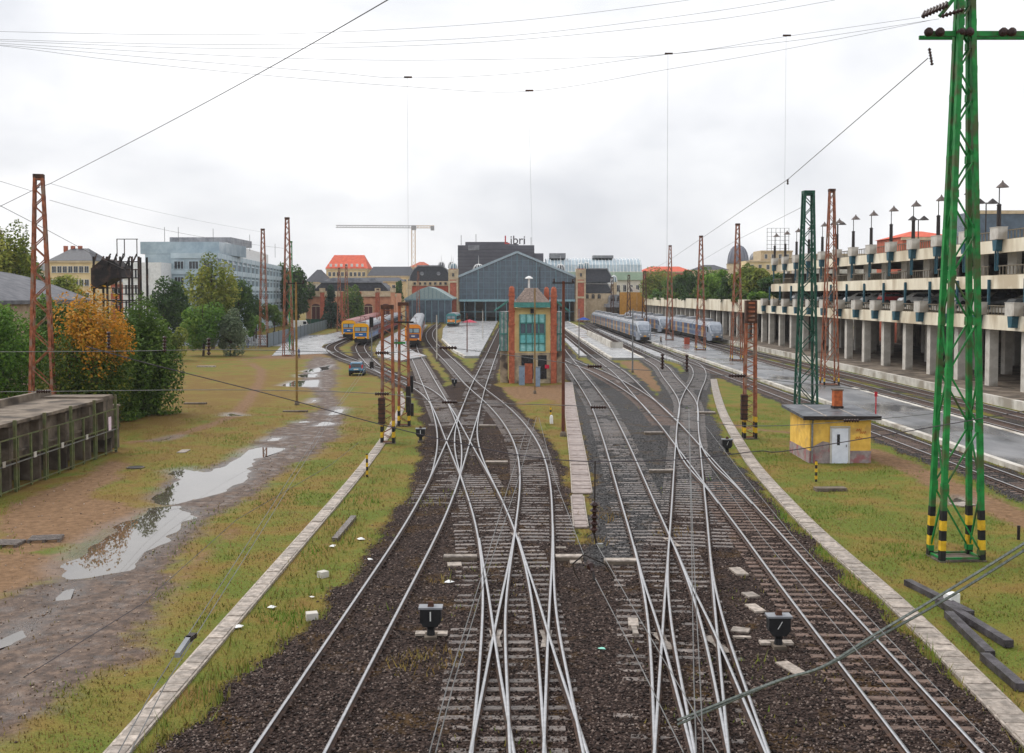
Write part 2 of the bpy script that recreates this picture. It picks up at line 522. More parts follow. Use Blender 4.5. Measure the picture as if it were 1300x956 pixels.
def vnoise(P, s, o=0.0):
    u = P[:, 0] / s + 37.3 + o; v = P[:, 1] / s + 11.7 + o * 1.7
    i = np.floor(u).astype(int); j = np.floor(v).astype(int)
    a = u - i; b = v - j
    a = a * a * (3 - 2 * a); b = b * b * (3 - 2 * b)
    g = lambda p, q: _ng[p % 256, q % 256]
    return (g(i, j) * (1 - a) * (1 - b) + g(i + 1, j) * a * (1 - b) + g(i, j + 1) * (1 - a) * b + g(i + 1, j + 1) * a * b) * 2 - 1
def fbm(P, s, o=0.0):
    return (vnoise(P, s, o) + 0.5 * vnoise(P, s / 2.1, o + 5) + 0.25 * vnoise(P, s / 4.3, o + 9)) / 1.75

YARD = pxp([(255, 905), (150, 1020), (1380, 1020), (1225, 880), (1140, 800), (1060, 722), (985, 645), (930, 580), (902, 520), (893, 482),
            (870, 472), (845, 482), (822, 520), (800, 498), (740, 480), (722, 482), (735, 540), (748, 600), (752, 650), (742, 690), (726, 690), (724, 640), (710, 600),
            (698, 565), (678, 535), (652, 510), (630, 490), (600, 474), (582, 484), (560, 492), (540, 515), (552, 560), (540, 590), (526, 620), (508, 650),
            (480, 690), (445, 740), (405, 790), (320, 845)])
GREYB = pxp([(742, 720), (800, 720), (850, 640), (960, 640), (900, 470), (860, 450), (720, 450), (725, 520), (748, 620)])
SANDS = [pxp(p) for p in (
    [(0, 645), (60, 622), (140, 583), (172, 588), (150, 612), (112, 632), (178, 640), (196, 648), (150, 668), (100, 690), (40, 705), (0, 712)],
    [(-30, 700), (95, 700), (78, 738), (30, 770), (-60, 800)],
    [(785, 458), (824, 458), (866, 505), (850, 508), (812, 489)],
    [(630, 492), (722, 488), (717, 515), (690, 506), (655, 508)],
    [(300, 455), (372, 448), (425, 450), (400, 456)],
    [(415, 446), (425, 452), (480, 468), (478, 462), (440, 452)])]
SANDL = [(pxp(p), wd) for p, wd in (
    ([(300, 452), (316, 460), (332, 470), (330, 485), (315, 508), (302, 525)], 0.7), ([(300, 527), (262, 541), (215, 556), (165, 562)], 0.7),
    ([(1100, 572), (1140, 588), (1215, 622), (1320, 668)], 1.1), ([(905, 535), (960, 545), (1010, 550)], 0.5),
    ([(205, 775), (250, 712), (300, 672)], 0.35), ([(640, 515), (690, 505), (717, 500)], 0.5))]
MUD = pxp([(398, 452), (432, 455), (426, 475), (428, 500), (440, 530), (425, 560), (378, 592), (345, 612), (305, 640), (262, 668), (235, 705), (214, 745),
           (205, 790), (150, 840), (70, 900), (-60, 960), (-90, 800), (40, 738), (110, 735), (165, 712), (225, 662), (205, 640), (195, 630), (212, 606), (262, 598), (320, 568),
           (352, 545), (402, 520), (396, 497), (378, 490), (385, 470)])
PUDS = [pxp(p, -0.05) for p in (
    [(358, 570), (328, 567), (314, 572), (300, 584), (281, 594), (258, 598), (240, 595), (219, 598), (231, 609), (217, 621), (203, 632), (217, 639), (249, 632), (282, 623), (314, 607), (310, 593), (323, 584), (341, 578)],
    [(246, 651), (224, 644), (198, 646), (184, 655), (150, 668), (106, 696), (78, 720), (88, 737), (135, 730), (166, 718), (197, 696), (228, 672)],
    [(357, 490), (372, 484), (403, 482), (402, 492)], [(378, 476), (402, 474), (403, 479), (380, 479)],
    [(384, 472), (396, 469), (422, 463), (412, 470), (398, 474)], [(399, 541), (412, 536), (426, 538), (416, 541)], [(376, 537), (386, 534.5), (390, 536)],
    [(335, 560), (345, 555), (362, 555), (350, 559)], [(308, 528), (288, 528), (292, 525)], [(215, 557), (200, 560), (222, 554)],
    [(392, 512), (400, 506), (401, 511)], [(418, 527), (428, 517), (436, 519), (430, 526)], [(72, 760), (96, 738), (88, 757)], [(-10, 822), (20, 800), (58, 778), (30, 808)],
    [(1205, 636), (1217, 632), (1226, 637), (1212, 640)])]
TLINES = [np.vstack([v[::4], v[-1:]]) for v in TR.values()]
def zones(P):
    wob = fbm(P, 2.2, 3) * 0.55 + vnoise(P, 0.5, 8) * 0.15
    d = poly_sd(P, YARD)
    for Lq in TLINES:
        lo, hi = Lq.min(0) - 4, Lq.max(0) + 4
        k = (P[:, 0] > lo[0]) & (P[:, 0] < hi[0]) & (P[:, 1] > lo[1]) & (P[:, 1] < hi[1])
        if k.any():
            dd = np.full(len(P), 1e9); dd[k] = seg_dist(P[k], Lq) - 1.7
            d = np.minimum(d, dd)
    ball = 1 - sstep(d + wob, -0.25, 0.35)
    mud = 1 - sstep(poly_sd(P, MUD) + wob * 1.6, -1.0, 0.9)
    sd = np.full(len(P), 1e9)
    for s in SANDS:
        sd = np.minimum(sd, poly_sd(P, s) + wob * 1.2)
    for s, wd in SANDL:
        sd = np.minimum(sd, seg_dist(P, s) - wd + wob * 0.5)
    sand = 1 - sstep(sd, -0.9, 0.6)
    pud = np.full(len(P), 1e9)
    for s in PUDS:
        pud = np.minimum(pud, poly_sd(P, s))
    grey = 1 - sstep(poly_sd(P, GREYB) + wob, -0.6, 0.6)
    grey = np.maximum(grey, (P[:, 0] > 22) * 0.6)
    return ball, mud * (1 - ball), sand * (1 - ball) * (1 - mud), pud, grey
def ground_z(P, z):
    ball, mud, sand, pud, grey = z
    h = fbm(P, 3.0, 1) * 0.035 + vnoise(P, 0.6, 2) * 0.012
    h = h * (1 - ball) + ball * (0.035 + vnoise(P, 0.45, 6) * 0.02 + fbm(P, 4, 4) * 0.02)
    h += mud * (vnoise(P, 0.9, 12) * 0.035 - 0.01)
    edge = pud + vnoise(P, 0.9, 21) * 0.3 + vnoise(P, 2.3, 25) * 0.3
    h = h * sstep(pud, 0.1, 1.2) - 0.15 * (1 - sstep(edge, -0.55, 0.35)) - 0.02 * (1 - sstep(pud, 0, 1.5))
    far = sstep(P[:, 1], 120, 200)
    return h * (1 - far)
def axis(segs):
    a = []
    for lo, hi, st in segs:
        a += list(np.arange(lo, hi, st))
    return np.array(a + [segs[-1][1]])
gx = axis([(-1200, -300, 150), (-300, -60, 20), (-60, -36, 1.5), (-36, 32, 0.3), (32, 50, 1.0), (50, 300, 25), (300, 1200, 150)])
gy = axis([(-60, 14, 8), (14, 18, 1), (18, 60, 0.25), (60, 95, 0.4), (95, 150, 0.8), (150, 240, 2), (240, 420, 12), (420, 1000, 60), (1000, 2500, 250)])
GX, GY = np.meshgrid(gx, gy)
GP = np.c_[GX.ravel(), GY.ravel()]
ZN = zones(GP)
GZ = ground_z(GP, ZN)
nx, ny = len(gx), len(gy)
ii = np.arange(nx * ny).reshape(ny, nx)
GF = np.c_[ii[:-1, :-1].ravel(), ii[:-1, 1:].ravel(), ii[1:, 1:].ravel(), ii[1:, :-1].ravel()]

def near_zones(P):                       # the same zones and height, read back from the ground grid
    i = np.clip(np.searchsorted(gx, P[:, 0]) - 1, 0, nx - 2); j = np.clip(np.searchsorted(gy, P[:, 1]) - 1, 0, ny - 2)
    a = (P[:, 0] - gx[i]) / (gx[i + 1] - gx[i]); b = (P[:, 1] - gy[j]) / (gy[j + 1] - gy[j])
    k = j * nx + i
    f = lambda A: A[k] * (1 - a) * (1 - b) + A[k + 1] * a * (1 - b) + A[k + nx] * (1 - a) * b + A[k + nx + 1] * a * b
    return tuple(f(z) for z in ZN), f(GZ)
def ground_material():
    m = bpy.data.materials.new('ground of grass ballast mud and sand')
    m.use_nodes = True
    t = m.node_tree
    b = t.nodes['Principled BSDF']
    K = t.links.new
    tcn = t.nodes.new('ShaderNodeTexCoord')
    def noise(s, det=5, rough=0.6, dist=0.0):
        n = t.nodes.new('ShaderNodeTexNoise')
        n.inputs['Scale'].default_value = s; n.inputs['Detail'].default_value = det
        n.inputs['Roughness'].default_value = rough; n.inputs['Distortion'].default_value = dist
        K(tcn.outputs['Object'], n.inputs['Vector'])
        return n.outputs['Fac']
    def ramp(f, *st):
        r = t.nodes.new('ShaderNodeValToRGB')
        e = r.color_ramp.elements
        while len(e) < len(st): e.new(0.5)
        for q, (p, c) in zip(e, st):
            q.position = p; q.color = (*c, 1)
        K(f, r.inputs['Fac'])
        return r.outputs['Color']
    def mix(f, a, c):
        q = t.nodes.new('ShaderNodeMix'); q.data_type = 'RGBA'
        K(f, q.inputs[0]); K(a, q.inputs[6]); K(c, q.inputs[7])
        return q.outputs[2]
    def math_(op, a, c):
        q = t.nodes.new('ShaderNodeMath'); q.operation = op
        for i, x in enumerate((a, c)):
            if isinstance(x, (int, float)): q.inputs[i].default_value = x
            else: K(x, q.inputs[i])
        return q.outputs[0]
    at1 = t.nodes.new('ShaderNodeAttribute'); at1.attribute_name = 'zone'
    at2 = t.nodes.new('ShaderNodeAttribute'); at2.attribute_name = 'zone2'
    s1 = t.nodes.new('ShaderNodeSeparateColor'); K(at1.outputs['Color'], s1.inputs[0])
    s2 = t.nodes.new('ShaderNodeSeparateColor'); K(at2.outputs['Color'], s2.inputs[0])
    fine = noise(14, 4, 0.7)
    mid = noise(1.7, 5, 0.65)
    def mask(v, sharp=0.24):
        q = t.nodes.new('ShaderNodeMapRange')
        K(math_('ADD', math_('ADD', v, math_('MULTIPLY', math_('SUBTRACT', mid, 0.5), 1.1)), math_('MULTIPLY', math_('SUBTRACT', fine, 0.5), 0.7)), q.inputs['Value'])
        q.inputs['From Min'].default_value = 0.5 - sharp; q.inputs['From Max'].default_value = 0.5 + sharp
        return q.outputs[0]
    g1 = ramp(math_('ADD', noise(0.32, 6, 0.62, 0.4), math_('MULTIPLY', math_('SUBTRACT', s2.outputs['Blue'], 0.5), 0.22)), (0.38, lin(114, 84, 50)), (0.46, lin(124, 102, 54)), (0.54, lin(108, 106, 46)), (0.63, lin(78, 104, 36)))
    g2 = ramp(noise(16, 6, 0.8), (0.34, lin(48, 46, 22)), (0.5, lin(104, 94, 46)), (0.66, lin(146, 130, 74)))
    mg = t.nodes.new('ShaderNodeMix'); mg.data_type = 'RGBA'; mg.inputs[0].default_value = 0.45
    K(g1, mg.inputs[6]); K(g2, mg.inputs[7])
    grass = mg.outputs[2]
    bare = ramp(noise(0.8, 5, 0.7), (0.60, (0, 0, 0)), (0.70, (1, 1, 1)))
    soil = ramp(fine, (0.3, lin(84, 62, 44)), (0.7, lin(126, 100, 72)))
    grass = mix(math_('MULTIPLY', bare, 0.6), grass, soil)
    st = t.nodes.new('ShaderNodeTexVoronoi'); st.inputs['Scale'].default_value = 15
    K(tcn.outputs['Object'], st.inputs['Vector'])
    bal_b = ramp(st.outputs['Color'], (0.1, lin(22, 18, 17)), (0.5, lin(50, 40, 36)), (0.95, lin(86, 72, 66)))
    bal_g = ramp(st.outputs['Color'], (0.1, lin(35, 34, 34)), (0.5, lin(66, 65, 65)), (0.95, lin(100, 98, 98)))
    ball = mix(s2.outputs['Green'], bal_b, bal_g)
    weeds = ramp(noise(0.55, 5, 0.65, 0.5), (0.54, (0, 0, 0)), (0.66, (1, 1, 1)))
    moss = ramp(fine, (0.35, lin(58, 42, 24)), (0.65, lin(98, 74, 34)))
    ball = mix(math_('MULTIPLY', weeds, 0.55), ball, moss)
    mud = ramp(noise(2.4, 7, 0.72), (0.34, lin(48, 37, 30)), (0.5, lin(80, 63, 52)), (0.64, lin(112, 92, 77)))
    sand = ramp(noise(3.0, 7, 0.7), (0.34, lin(96, 74, 54)), (0.66, lin(136, 108, 82)))
    c = mix(mask(s1.outputs['Blue']), grass, sand)
    c = mix(mask(s1.outputs['Green']), c, mud)
    c = mix(mask(s1.outputs['Red']), c, ball)
    wetm = ramp(s2.outputs['Red'], (0.0, (1, 1, 1)), (1.0, (0.6, 0.53, 0.46)))
    mm = t.nodes.new('ShaderNodeMix'); mm.data_type = 'RGBA'; mm.blend_type = 'MULTIPLY'; mm.inputs[0].default_value = 1
    K(c, mm.inputs[6]); K(wetm, mm.inputs[7])
    K(mm.outputs[2], b.inputs['Base Color'])
    rg = t.nodes.new('ShaderNodeMapRange')
    K(math_('MAXIMUM', s2.outputs['Red'], math_('MULTIPLY', s1.outputs['Green'], ramp(noise(1.1, 4), (0.5, (0.25, 0.25, 0.25)), (0.62, (0.8, 0.8, 0.8))))), rg.inputs['Value'])
    rg.inputs['To Min'].default_value = 0.85; rg.inputs['To Max'].default_value = 0.22
    K(rg.outputs[0], b.inputs['Roughness'])
    sp = t.nodes.new('ShaderNodeMapRange'); sp.inputs['To Min'].default_value = 0.06; sp.inputs['To Max'].default_value = 0.5
    K(math_('MAXIMUM', s2.outputs['Red'], math_('MULTIPLY', s1.outputs['Green'], 0.5)), sp.inputs['Value']); K(sp.outputs[0], b.inputs['Specular IOR Level'])
    bp = t.nodes.new('ShaderNodeBump'); bp.inputs['Strength'].default_value = 0.7; bp.inputs['Distance'].default_value = 0.06
    hsum = math_('ADD', math_('MULTIPLY', fine, 0.6), math_('MULTIPLY', st.outputs['Distance'], math_('MULTIPLY', s1.outputs['Red'], -1.2)))
    K(hsum, bp.inputs['Height'])
    K(bp.outputs[0], b.inputs['Normal'])
    return m
gme = npmesh('ground', np.c_[GP, GZ], GF, ground_material())
gme.polygons.foreach_set('use_smooth', np.ones(len(GF), bool))
for nm, ch in (('zone', (ZN[0], ZN[1], ZN[2])), ('zone2', (1 - sstep(ZN[3], -0.2, 1.3), ZN[4], np.clip(0.45 + 0.4 * sstep(GP[:, 0], 6, 14) + 0.3 * (1 - sstep(np.abs(GP[:, 0] + 7), 1.5, 5)) - 0.5 * (1 - sstep(np.hypot((GP[:, 0] + 30) / 14, (GP[:, 1] - 105) / 45), 0.4, 1.0)), 0, 1)))):
    a = gme.attributes.new(nm, 'FLOAT_COLOR', 'POINT')
    a.data.foreach_set('color', np.c_[ch[0], ch[1], ch[2], np.ones(len(GP))].astype(np.float32).ravel())
tag(place('ground', gme), kind='structure')
for pi_, s in enumerate(PUDS):
    c = s.mean(0)
    q = c + (s - c) * 1.22 + (s - c) / np.maximum(np.linalg.norm(s - c, axis=1), 1e-6)[:, None] * 0.25
    hull = [(float(x), float(y)) for x, y in q]
    mb = MB(); mb.add([(x, y, -0.055 - 0.004 * (pi_ % 4)) for x, y in hull], [tuple(range(len(hull)))][:1])
    ob = mb.build('puddle', m_water)
    if ob.data.polygons[0].normal.z < 0:
        ob.data.flip_normals()
    tag(ob, kind='structure')

# ------------------------------------------------------------------ tracks
RP = [(-0.07, 0.0), (0.07, 0.0), (0.07, 0.018), (0.012, 0.04), (0.012, 0.112), (0.036, 0.125), (0.036, 0.152), (-0.036, 0.152), (-0.036, 0.125), (-0.012, 0.112), (-0.012, 0.04), (-0.07, 0.018)]
def rail_mesh(Cl, off, z0, prof=RP, name='rail'):
    d = np.gradient(Cl, axis=0); d /= np.linalg.norm(d, axis=1)[:, None]
    nrm = np.c_[d[:, 1], -d[:, 0]]
    n = len(prof)
    V = np.concatenate([np.c_[Cl + nrm * (off + p[0]), np.full(len(Cl), z0 + p[1])][:, None, :] for p in prof], 1).reshape(-1, 3)
    F, mi = [], []
    m = len(Cl)
    base = np.arange(m - 1) * n
    for k in range(n):
        k2 = (k + 1) % n
        F.append(np.c_[base + k, base + k2, base + n + k2, base + n + k])
        mi.append(np.full(m - 1, 1 if k in (5, 6, 7) else 0))
    F = np.concatenate(F); mi = np.concatenate(mi)
    me = npmesh(name, V, F, [m_railbody, m_railhead])
    me.polygons.foreach_set('material_index', mi.astype(np.int32))
    return me
def sleeper_mesh(L_, name, m):
    mb = MB()
    w, h, c = 0.125, 0.14, 0.018
    prof = [(-w, 0), (w, 0), (w, h - c), (w - c, h), (-w + c, h), (-w, h - c)]
    return mb.ext_x(prof, -L_ / 2, L_ / 2).mesh(name, m)
SLM = {k: sleeper_mesh(k[0], 'sleeper', m_sleep if k[1] == 'w' else m_sleepc) for k in ((2.5, 'w'), (3.3, 'w'), (2.5, 'c'))}
SLPOS = np.zeros((0, 2))
def track(key, label, kind='w', bury=0.0, wide=None, sleep_from=0, sleep_to=88, far_to=165, fast=True, z=0.0, group='railway tracks', sleepers=True, min_gap=1.35):
    global SLPOS
    Cl = TR[key]
    p0 = Cl[len(Cl) // 2]
    t = thing('railway_track', label, 'railway track', (0, 0, 0), group=group)
    z0 = 0.055 + z
    for off in (-0.753, 0.753):
        place('rail', rail_mesh(Cl, off, z0), t)
    d = np.gradient(Cl, axis=0); d /= np.linalg.norm(d, axis=1)[:, None]
    if not sleepers:
        return t
    far = MB(); fst = MB(); new = []
    for i, (p, q) in enumerate(zip(Cl, d)):
        if p[1] < 19.5 + 0: continue
        if len(SLPOS) and np.min(np.sum((SLPOS - p) ** 2, 1)) < min_gap ** 2:
            continue
        rz = math.atan2(q[1], q[0]) - PI / 2 + random.uniform(-0.012, 0.012)
        new.append(p)
        zz = random.uniform(-0.100, -0.086) - (bury if p[1] < 50 else bury * 0.4) * random.uniform(0.5, 1.25)
        if sleep_from <= p[1] < sleep_to:
            ln = 3.3 if (wide and wide[0] < p[1] < wide[1]) else 2.5
            place('sleeper', SLM[(ln, kind if ln == 2.5 else 'w')], t, (p[0], p[1], zz), rz)
            if p[1] < 60:
                for s in (-1, 1):
                    for e in (-0.105, 0.105):
                        cx = p[0] + math.cos(rz) * (0.753 * s + e); cy = p[1] + math.sin(rz) * (0.753 * s + e)
                        fst.box((cx, cy, 0.075), (0.06, 0.09, 0.045), rz)
        elif p[1] < far_to:
            far.box((p[0], p[1], zz + 0.07), (2.5, 0.25, 0.14), rz)
    if new: SLPOS = np.vstack([SLPOS, new])
    if far.v: tag(far.build('sleeper', m_sleep if kind == 'w' else m_sleepc, t), kind='stuff')
    if fst.v: tag(fst.build('rail_fastening', m_railbody, t), kind='stuff')
    return t
tA = track('A', 'straight track left of centre, the leftmost pair of rails at the bottom', sleep_to=84, bury=0.042)
tB = track('B', 'track from the orange locomotive crossing to the middle of the foreground', wide=(24, 48), z=0.003)
tC = track('C', 'track bending right past the signal box grass then down the middle', wide=(24, 48), z=0.006)
track('D', 'short turnout branch leaving the middle tracks towards the bottom right', z=0.009, wide=(0, 99))
track('E', 'short turnout branch, rightmost rails of the middle foreground bundle', z=0.012, wide=(0, 99))
tF = track('F', 'track running beside the pink slab walkway right of the signal box', wide=(24, 46), z=0.003, bury=0.012)
tG = track('G', 'track straight up the right foreground bundle to the pale blue trains', wide=(24, 46), z=0.006)
track('H', 'short turnout branch in the right foreground bundle with crossing plates', z=0.009, wide=(0, 99))
track('I', 'short turnout branch, rightmost rails of the right foreground bundle', z=0.012, wide=(0, 99))
track('J', 'track with evenly spaced brown sleepers beside the right slab walkway', kind='c', z=0.015)
track('Q', 'track along the left edge of the middle platform', z=0.009)
track('Nn', 'short curved link bulging right next to the right slab walkway', z=0.0)
track('V1', 'track curving round the pale apron to the leftmost yellow train', z=0.012)
track('V2', 'track leading to the right one of the paired yellow trains', z=0.018)
track('S1', 'left slip rails inside the double slip crossing', z=0.021, sleepers=True)
track('S2', 'right slip rails inside the double slip crossing', z=0.024)
track('S3', 'slip rails joining the straight track to the brown sleeper track', z=0.021)
track('T', 'track beyond the ochre hut along the wide right platform', kind='c')
track('U', 'track between the wide right platform and the grassy strip', kind='c', sleep_from=60)
track('S', 'track right beside the parking garage platform', kind='c', sleep_from=60)
# crossing plates and check rails on the turnouts
def plate(px, py, ang, par):
    p = at(px, py, 0.2)
    mb = MB()
    mb.prism([(-0.19, -0.75), (0.19, -0.75), (0.03, 0.75), (-0.03, 0.75)], 0.0, 0.015)
    mb.build('crossing_plate', m_slab, par, (p.x, p.y, 0.07), ang)
    mb.build('crossing_plate', m_slab, par, (p.x, p.y, 0.071), ang + PI)
for px, py, a, par in ((629, 805, 0, tB), (694, 805, 0, tB), (842, 808, 0.1, tF), (910, 812, 0.2, tG), (655, 677, 0.05, tB), (853, 684, 0.1, tF)):
    plate(px, py, a, par)
# ------------------------------------------------------------------ walkways and platforms
def slab_mesh(w_, l_, m, h=0.07):
    c = 0.012
    mb = MB()
    a, b = w_ / 2, l_ / 2
    vs = [(-a, -b, 0), (a, -b, 0), (a, b, 0), (-a, b, 0), (-a, -b, h - c), (a, -b, h - c), (a, b, h - c), (-a, b, h - c),
          (-a + c, -b + c, h), (a - c, -b + c, h), (a - c, b - c, h), (-a + c, b - c, h)]
    fs = [(3, 2, 1, 0), (0, 1, 5, 4), (1, 2, 6, 5), (2, 3, 7, 6), (3, 0, 4, 7), (4, 5, 9, 8), (5, 6, 10, 9), (6, 7, 11, 10), (7, 4, 8, 11), (8, 9, 10, 11)]
    return mb.add(vs, fs).mesh('slab', m)
def slab_path(line, w_, l_, m, zmax=95, lip=True):
    root = bpy.data.objects.new('path', None)
    COL.objects.link(root); tag(root, kind='structure')
    me = slab_mesh(w_, l_ - 0.025, m)
    d = np.gradient(line, axis=0)
    far = MB()
    if lip:                                  # trough walls that carry the slabs
        nr = np.c_[d[:, 1], -d[:, 0]] / np.linalg.norm(d, axis=1)[:, None]
        for s in (-1, 1):
            e = MB()
            q = line + nr * s * (w_ / 2 + 0.035)
            for a, b in zip(q[:-1], q[1:]):
                e.bar((a[0], a[1], 0.0), (b[0], b[1], 0.0), 0.06, 0.16)
            e.build('trough_wall', m_slab, root)
    for p, q in zip(line, d):
        rz = math.atan2(q[1], q[0]) - PI / 2
        if p[1] < zmax:
            o = place('slab', me, root, (p[0], p[1], 0.015 + random.uniform(0, 0.03)), rz + random.uniform(-0.035, 0.035))
            o.rotation_euler[0] = random.uniform(-0.03, 0.03)
            o.rotation_euler[1] = random.uniform(-0.02, 0.02)
        else:
            far.box((p[0], p[1], 0.06), (w_, l_ - 0.02, 0.06), rz)
    if far.v: tag(far.build('slab', m, root), kind='stuff')
    return root
slab_path(smooth_line([(-8.25, 19), (-8.2, 40), (-8.2, 59), (-8.6, 77), (-9.5, 95), (-11, 108)], step=0.52), 0.42, 0.52, m_slab)
slab_path(px_line([(1248, 867), (1130, 750), (1047, 682), (986, 620), (954, 584), (940, 561), (919, 525), (909, 495), (906, 480)], step=0.5, ext0=8), 0.58, 0.5, m_slab)
slab_path(px_line([(721, 484), (725, 520), (731, 560), (735.5, 590), (739, 622)], step=0.42, sig=2), 0.9, 0.42, m_slabp)
slab_path(px_line([(733, 626), (735, 645), (737.5, 664)], step=0.42, sig=0.5), 0.52, 0.42, m_slabp)
def platform(name, poly, h, m, kerb=None):
    root = bpy.data.objects.new(name, None)
    COL.objects.link(root); tag(root, kind='structure')
    MB().prism(poly, -0.1, h).build('deck', m, root)
    if kerb:
        n = len(poly)
        e = MB()
        for i in kerb:
            a, b = Vector((*poly[i], 0)), Vector((*poly[(i + 1) % n], 0))
            d = (b - a).normalized()
            k = int((b - a).length / 2.0)
            for j in range(k):
                p = a + d * (j + 0.5) * (b - a).length / k
                e.box((p.x, p.y, h / 2 - 0.02), (0.42, (b - a).length / k - 0.03, h + 0.1), math.atan2(d.y, d.x) - PI / 2)
        tag(e.build('kerb_stone', m_conc, root), kind='stuff')
    return root
def ccw(p):
    a = sum(p[i][0] * p[(i + 1) % len(p)][1] - p[(i + 1) % len(p)][0] * p[i][1] for i in range(len(p)))
    return p if a > 0 else p[::-1]
platform('platform', [(27.6, 45), (33.9, 45), (34.1, 110), (34.6, 190), (36.4, 235), (36.4, 385), (27.6, 385)], 0.28, m_platd, kerb=(0, 1, 6))
platform('platform', [(14.6, 161), (19.2, 161), (19.2, 385), (14.6, 385)], 0.36, m_plat, kerb=(1, 3))
platform('platform', [(10.3, 168), (11.4, 168), (11.6, 235), (10.8, 235)], 0.3, m_plat)
platform('platform', [(21.9, 168), (23.3, 150), (23.6, 168), (23.6, 300), (22.9, 300)], 0.3, m_plat)
platform('platform', [(-7.1, 166), (-5.0, 166), (-5.0, 385), (-21.5, 385), (-18.8, 300), (-14.6, 230), (-9.8, 185)], 0.36, m_plat, kerb=(2, 6, 5))
platform('platform', [(-13.0, 168), (-15.6, 178), (-18.5, 195), (-26.0, 340), (-31.2, 340), (-26.6, 222), (-23.5, 190), (-20.5, 168), (-16.0, 155)], 0.3, m_plat)
platform('apron', ccw([tuple(at(x, y)[:2]) for x, y in ((345, 452), (424, 448.5), (408, 441), (413, 436), (432, 428), (440, 424), (432, 421), (400, 428), (360, 437))]), 0.06, m_plat)
platform('platform', [(42.2, 60), (90, 60), (90, 395), (42.2, 395)], 0.75, m_concd, kerb=(3,))
wl = MB(); wl.box((0, 0, 0.55), (0.3, 62, 1.1)); wl.box((0.9, -31, 0.5), (2.1, 0.3, 1.0))
tag(wl.build('low_wall', m_conc, None, (17.3, 222, 0.36)), 'long low concrete wall of the stair well on the middle platform', 'wall')
st = platform('road', [(-75, 205), (-36, 205), (-36, 262), (-75, 262)], 0.03, m_platd)

# ------------------------------------------------------------------ small trackside things
def trough_cover(px0, px1, py, label, rz=0.0, hh=0.16):
    a, b = at(px0, py), at(px1, py)
    L_ = (b - a).length
    t = thing('cable_trough', label, 'cable trough', ((a.x + b.x) / 2, a.y, 0.0), rz, 'concrete troughs beside the rails')
    MB().box((0, 0, hh / 2), (L_, 0.36, hh)).build('trough', m_concd, t)
    k = max(1, int(L_ / 0.8))
    for i in range(k):
        place('lid', slab_mesh(0.36, L_ / k - 0.015, m_slab, 0.05), t, (-L_ / 2 + L_ / k * (i + 0.5), 0, hh), PI / 2 + random.uniform(-0.01, 0.01))
    return t
trough_cover(563, 606, 712, 'pale trough lid left of the middle turnout')
trough_cover(705, 740, 712, 'pale trough lid left of the big hanging insulator')
trough_cover(767, 808, 717, 'pale trough lid right of the big hanging insulator')
trough_cover(608, 630, 543, 'pale trough lid right of the double slip, farther one')
trough_cover(616, 645, 590, 'pale trough lid right of the double slip, nearer one')
trough_cover(824, 856, 601, 'pale trough lid inside the right track bundle, nearer one')
trough_cover(818, 842, 552, 'pale trough lid inside the right track bundle, farther one')
trough_cover(884, 908, 526, 'thin trough lid beside the upper part of the right walkway')
def flat_slab(px, py, w_, l_, rz, label, m=None, h=0.1, cat='slab', name='concrete_slab'):
    p = at(px, py)
    me = slab_mesh(w_, l_, m or m_slab, h)
    return tag(place(name, me, None, (p.x, p.y, 0.0 if h < 0.2 else -0.03), rz), label, cat)
flat_slab(938, 728, 0.42, 0.95, 0.12, 'pale slab lying right of the right track bundle')
flat_slab(577, 719, 0.5, 0.5, 0.1, 'square pale slab just below the left trough lid')
flat_slab(804, 793, 0.75, 0.3, 1.5, 'wet grey slab left of the right turnout, farther of the pair')
flat_slab(806, 803, 0.75, 0.16, 1.55, 'narrow wet slab left of the right turnout, nearer of the pair')
flat_slab(940, 803, 0.42, 0.5, 1.2, 'blue grey slab behind the white-bar lantern')
flat_slab(942, 812, 0.12, 0.5, 1.5, 'thin grey strip just in front of the blue grey slab')
flat_slab(953, 758, 0.4, 0.55, 0.25, 'first wet stepping slab leading to the white-bar lantern')
flat_slab(959, 775, 0.36, 0.8, 0.2, 'second wet stepping slab leading to the white-bar lantern')
flat_slab(1005, 852, 0.36, 1.0, 0.3, 'wet slab standing in the ballast below the white-bar lantern')
flat_slab(1054, 623, 1.5, 0.55, 0.05, 'weathered concrete slab on the grass in front of the ochre hut', m_concd, 0.2)
flat_slab(396, 787, 0.34, 0.3, 0.3, 'pale broken block on the grass nearest the left walkway', m_conc, 0.26, 'block', 'concrete_block')
flat_slab(410, 732, 0.3, 0.28, 0.8, 'pale broken block beside the left track', m_conc, 0.22, 'block', 'concrete_block')
flat_slab(730, 712, 0.42, 1.1, 0.0, 'pale slab under the porcelain pulley of the tension wires', None, 0.08)
flat_slab(712, 697, 0.4, 0.24, 0.0, 'small pale slab behind the pulley of the tension wires', None, 0.07)
flat_slab(233, 573.5, 1.3, 0.5, 1.6, 'flat slab in the brown grass left of the long puddle', None, 0.06)
flat_slab(262, 466, 0.8, 2.4, 1.6, 'raised slab in the brown grass far left, farther one', None, 0.16)
flat_slab(248, 513, 0.6, 1.9, 1.6, 'raised slab in the brown grass far left, nearer one', m_concd, 0.12)
flat_slab(1222, 641, 0.9, 0.8, 0.4, 'slab in the grass behind the green pylon', None, 0.06)
flat_slab(1208, 768, 0.4, 0.3, 0.5, 'white stone beside the dark beams', m_white, 0.4, 'stone', 'marker_stone')
flat_slab(375, 523, 0.5, 2.0, 1.6, 'weathered board in the grass at the tall pole', m_concd, 0.12)
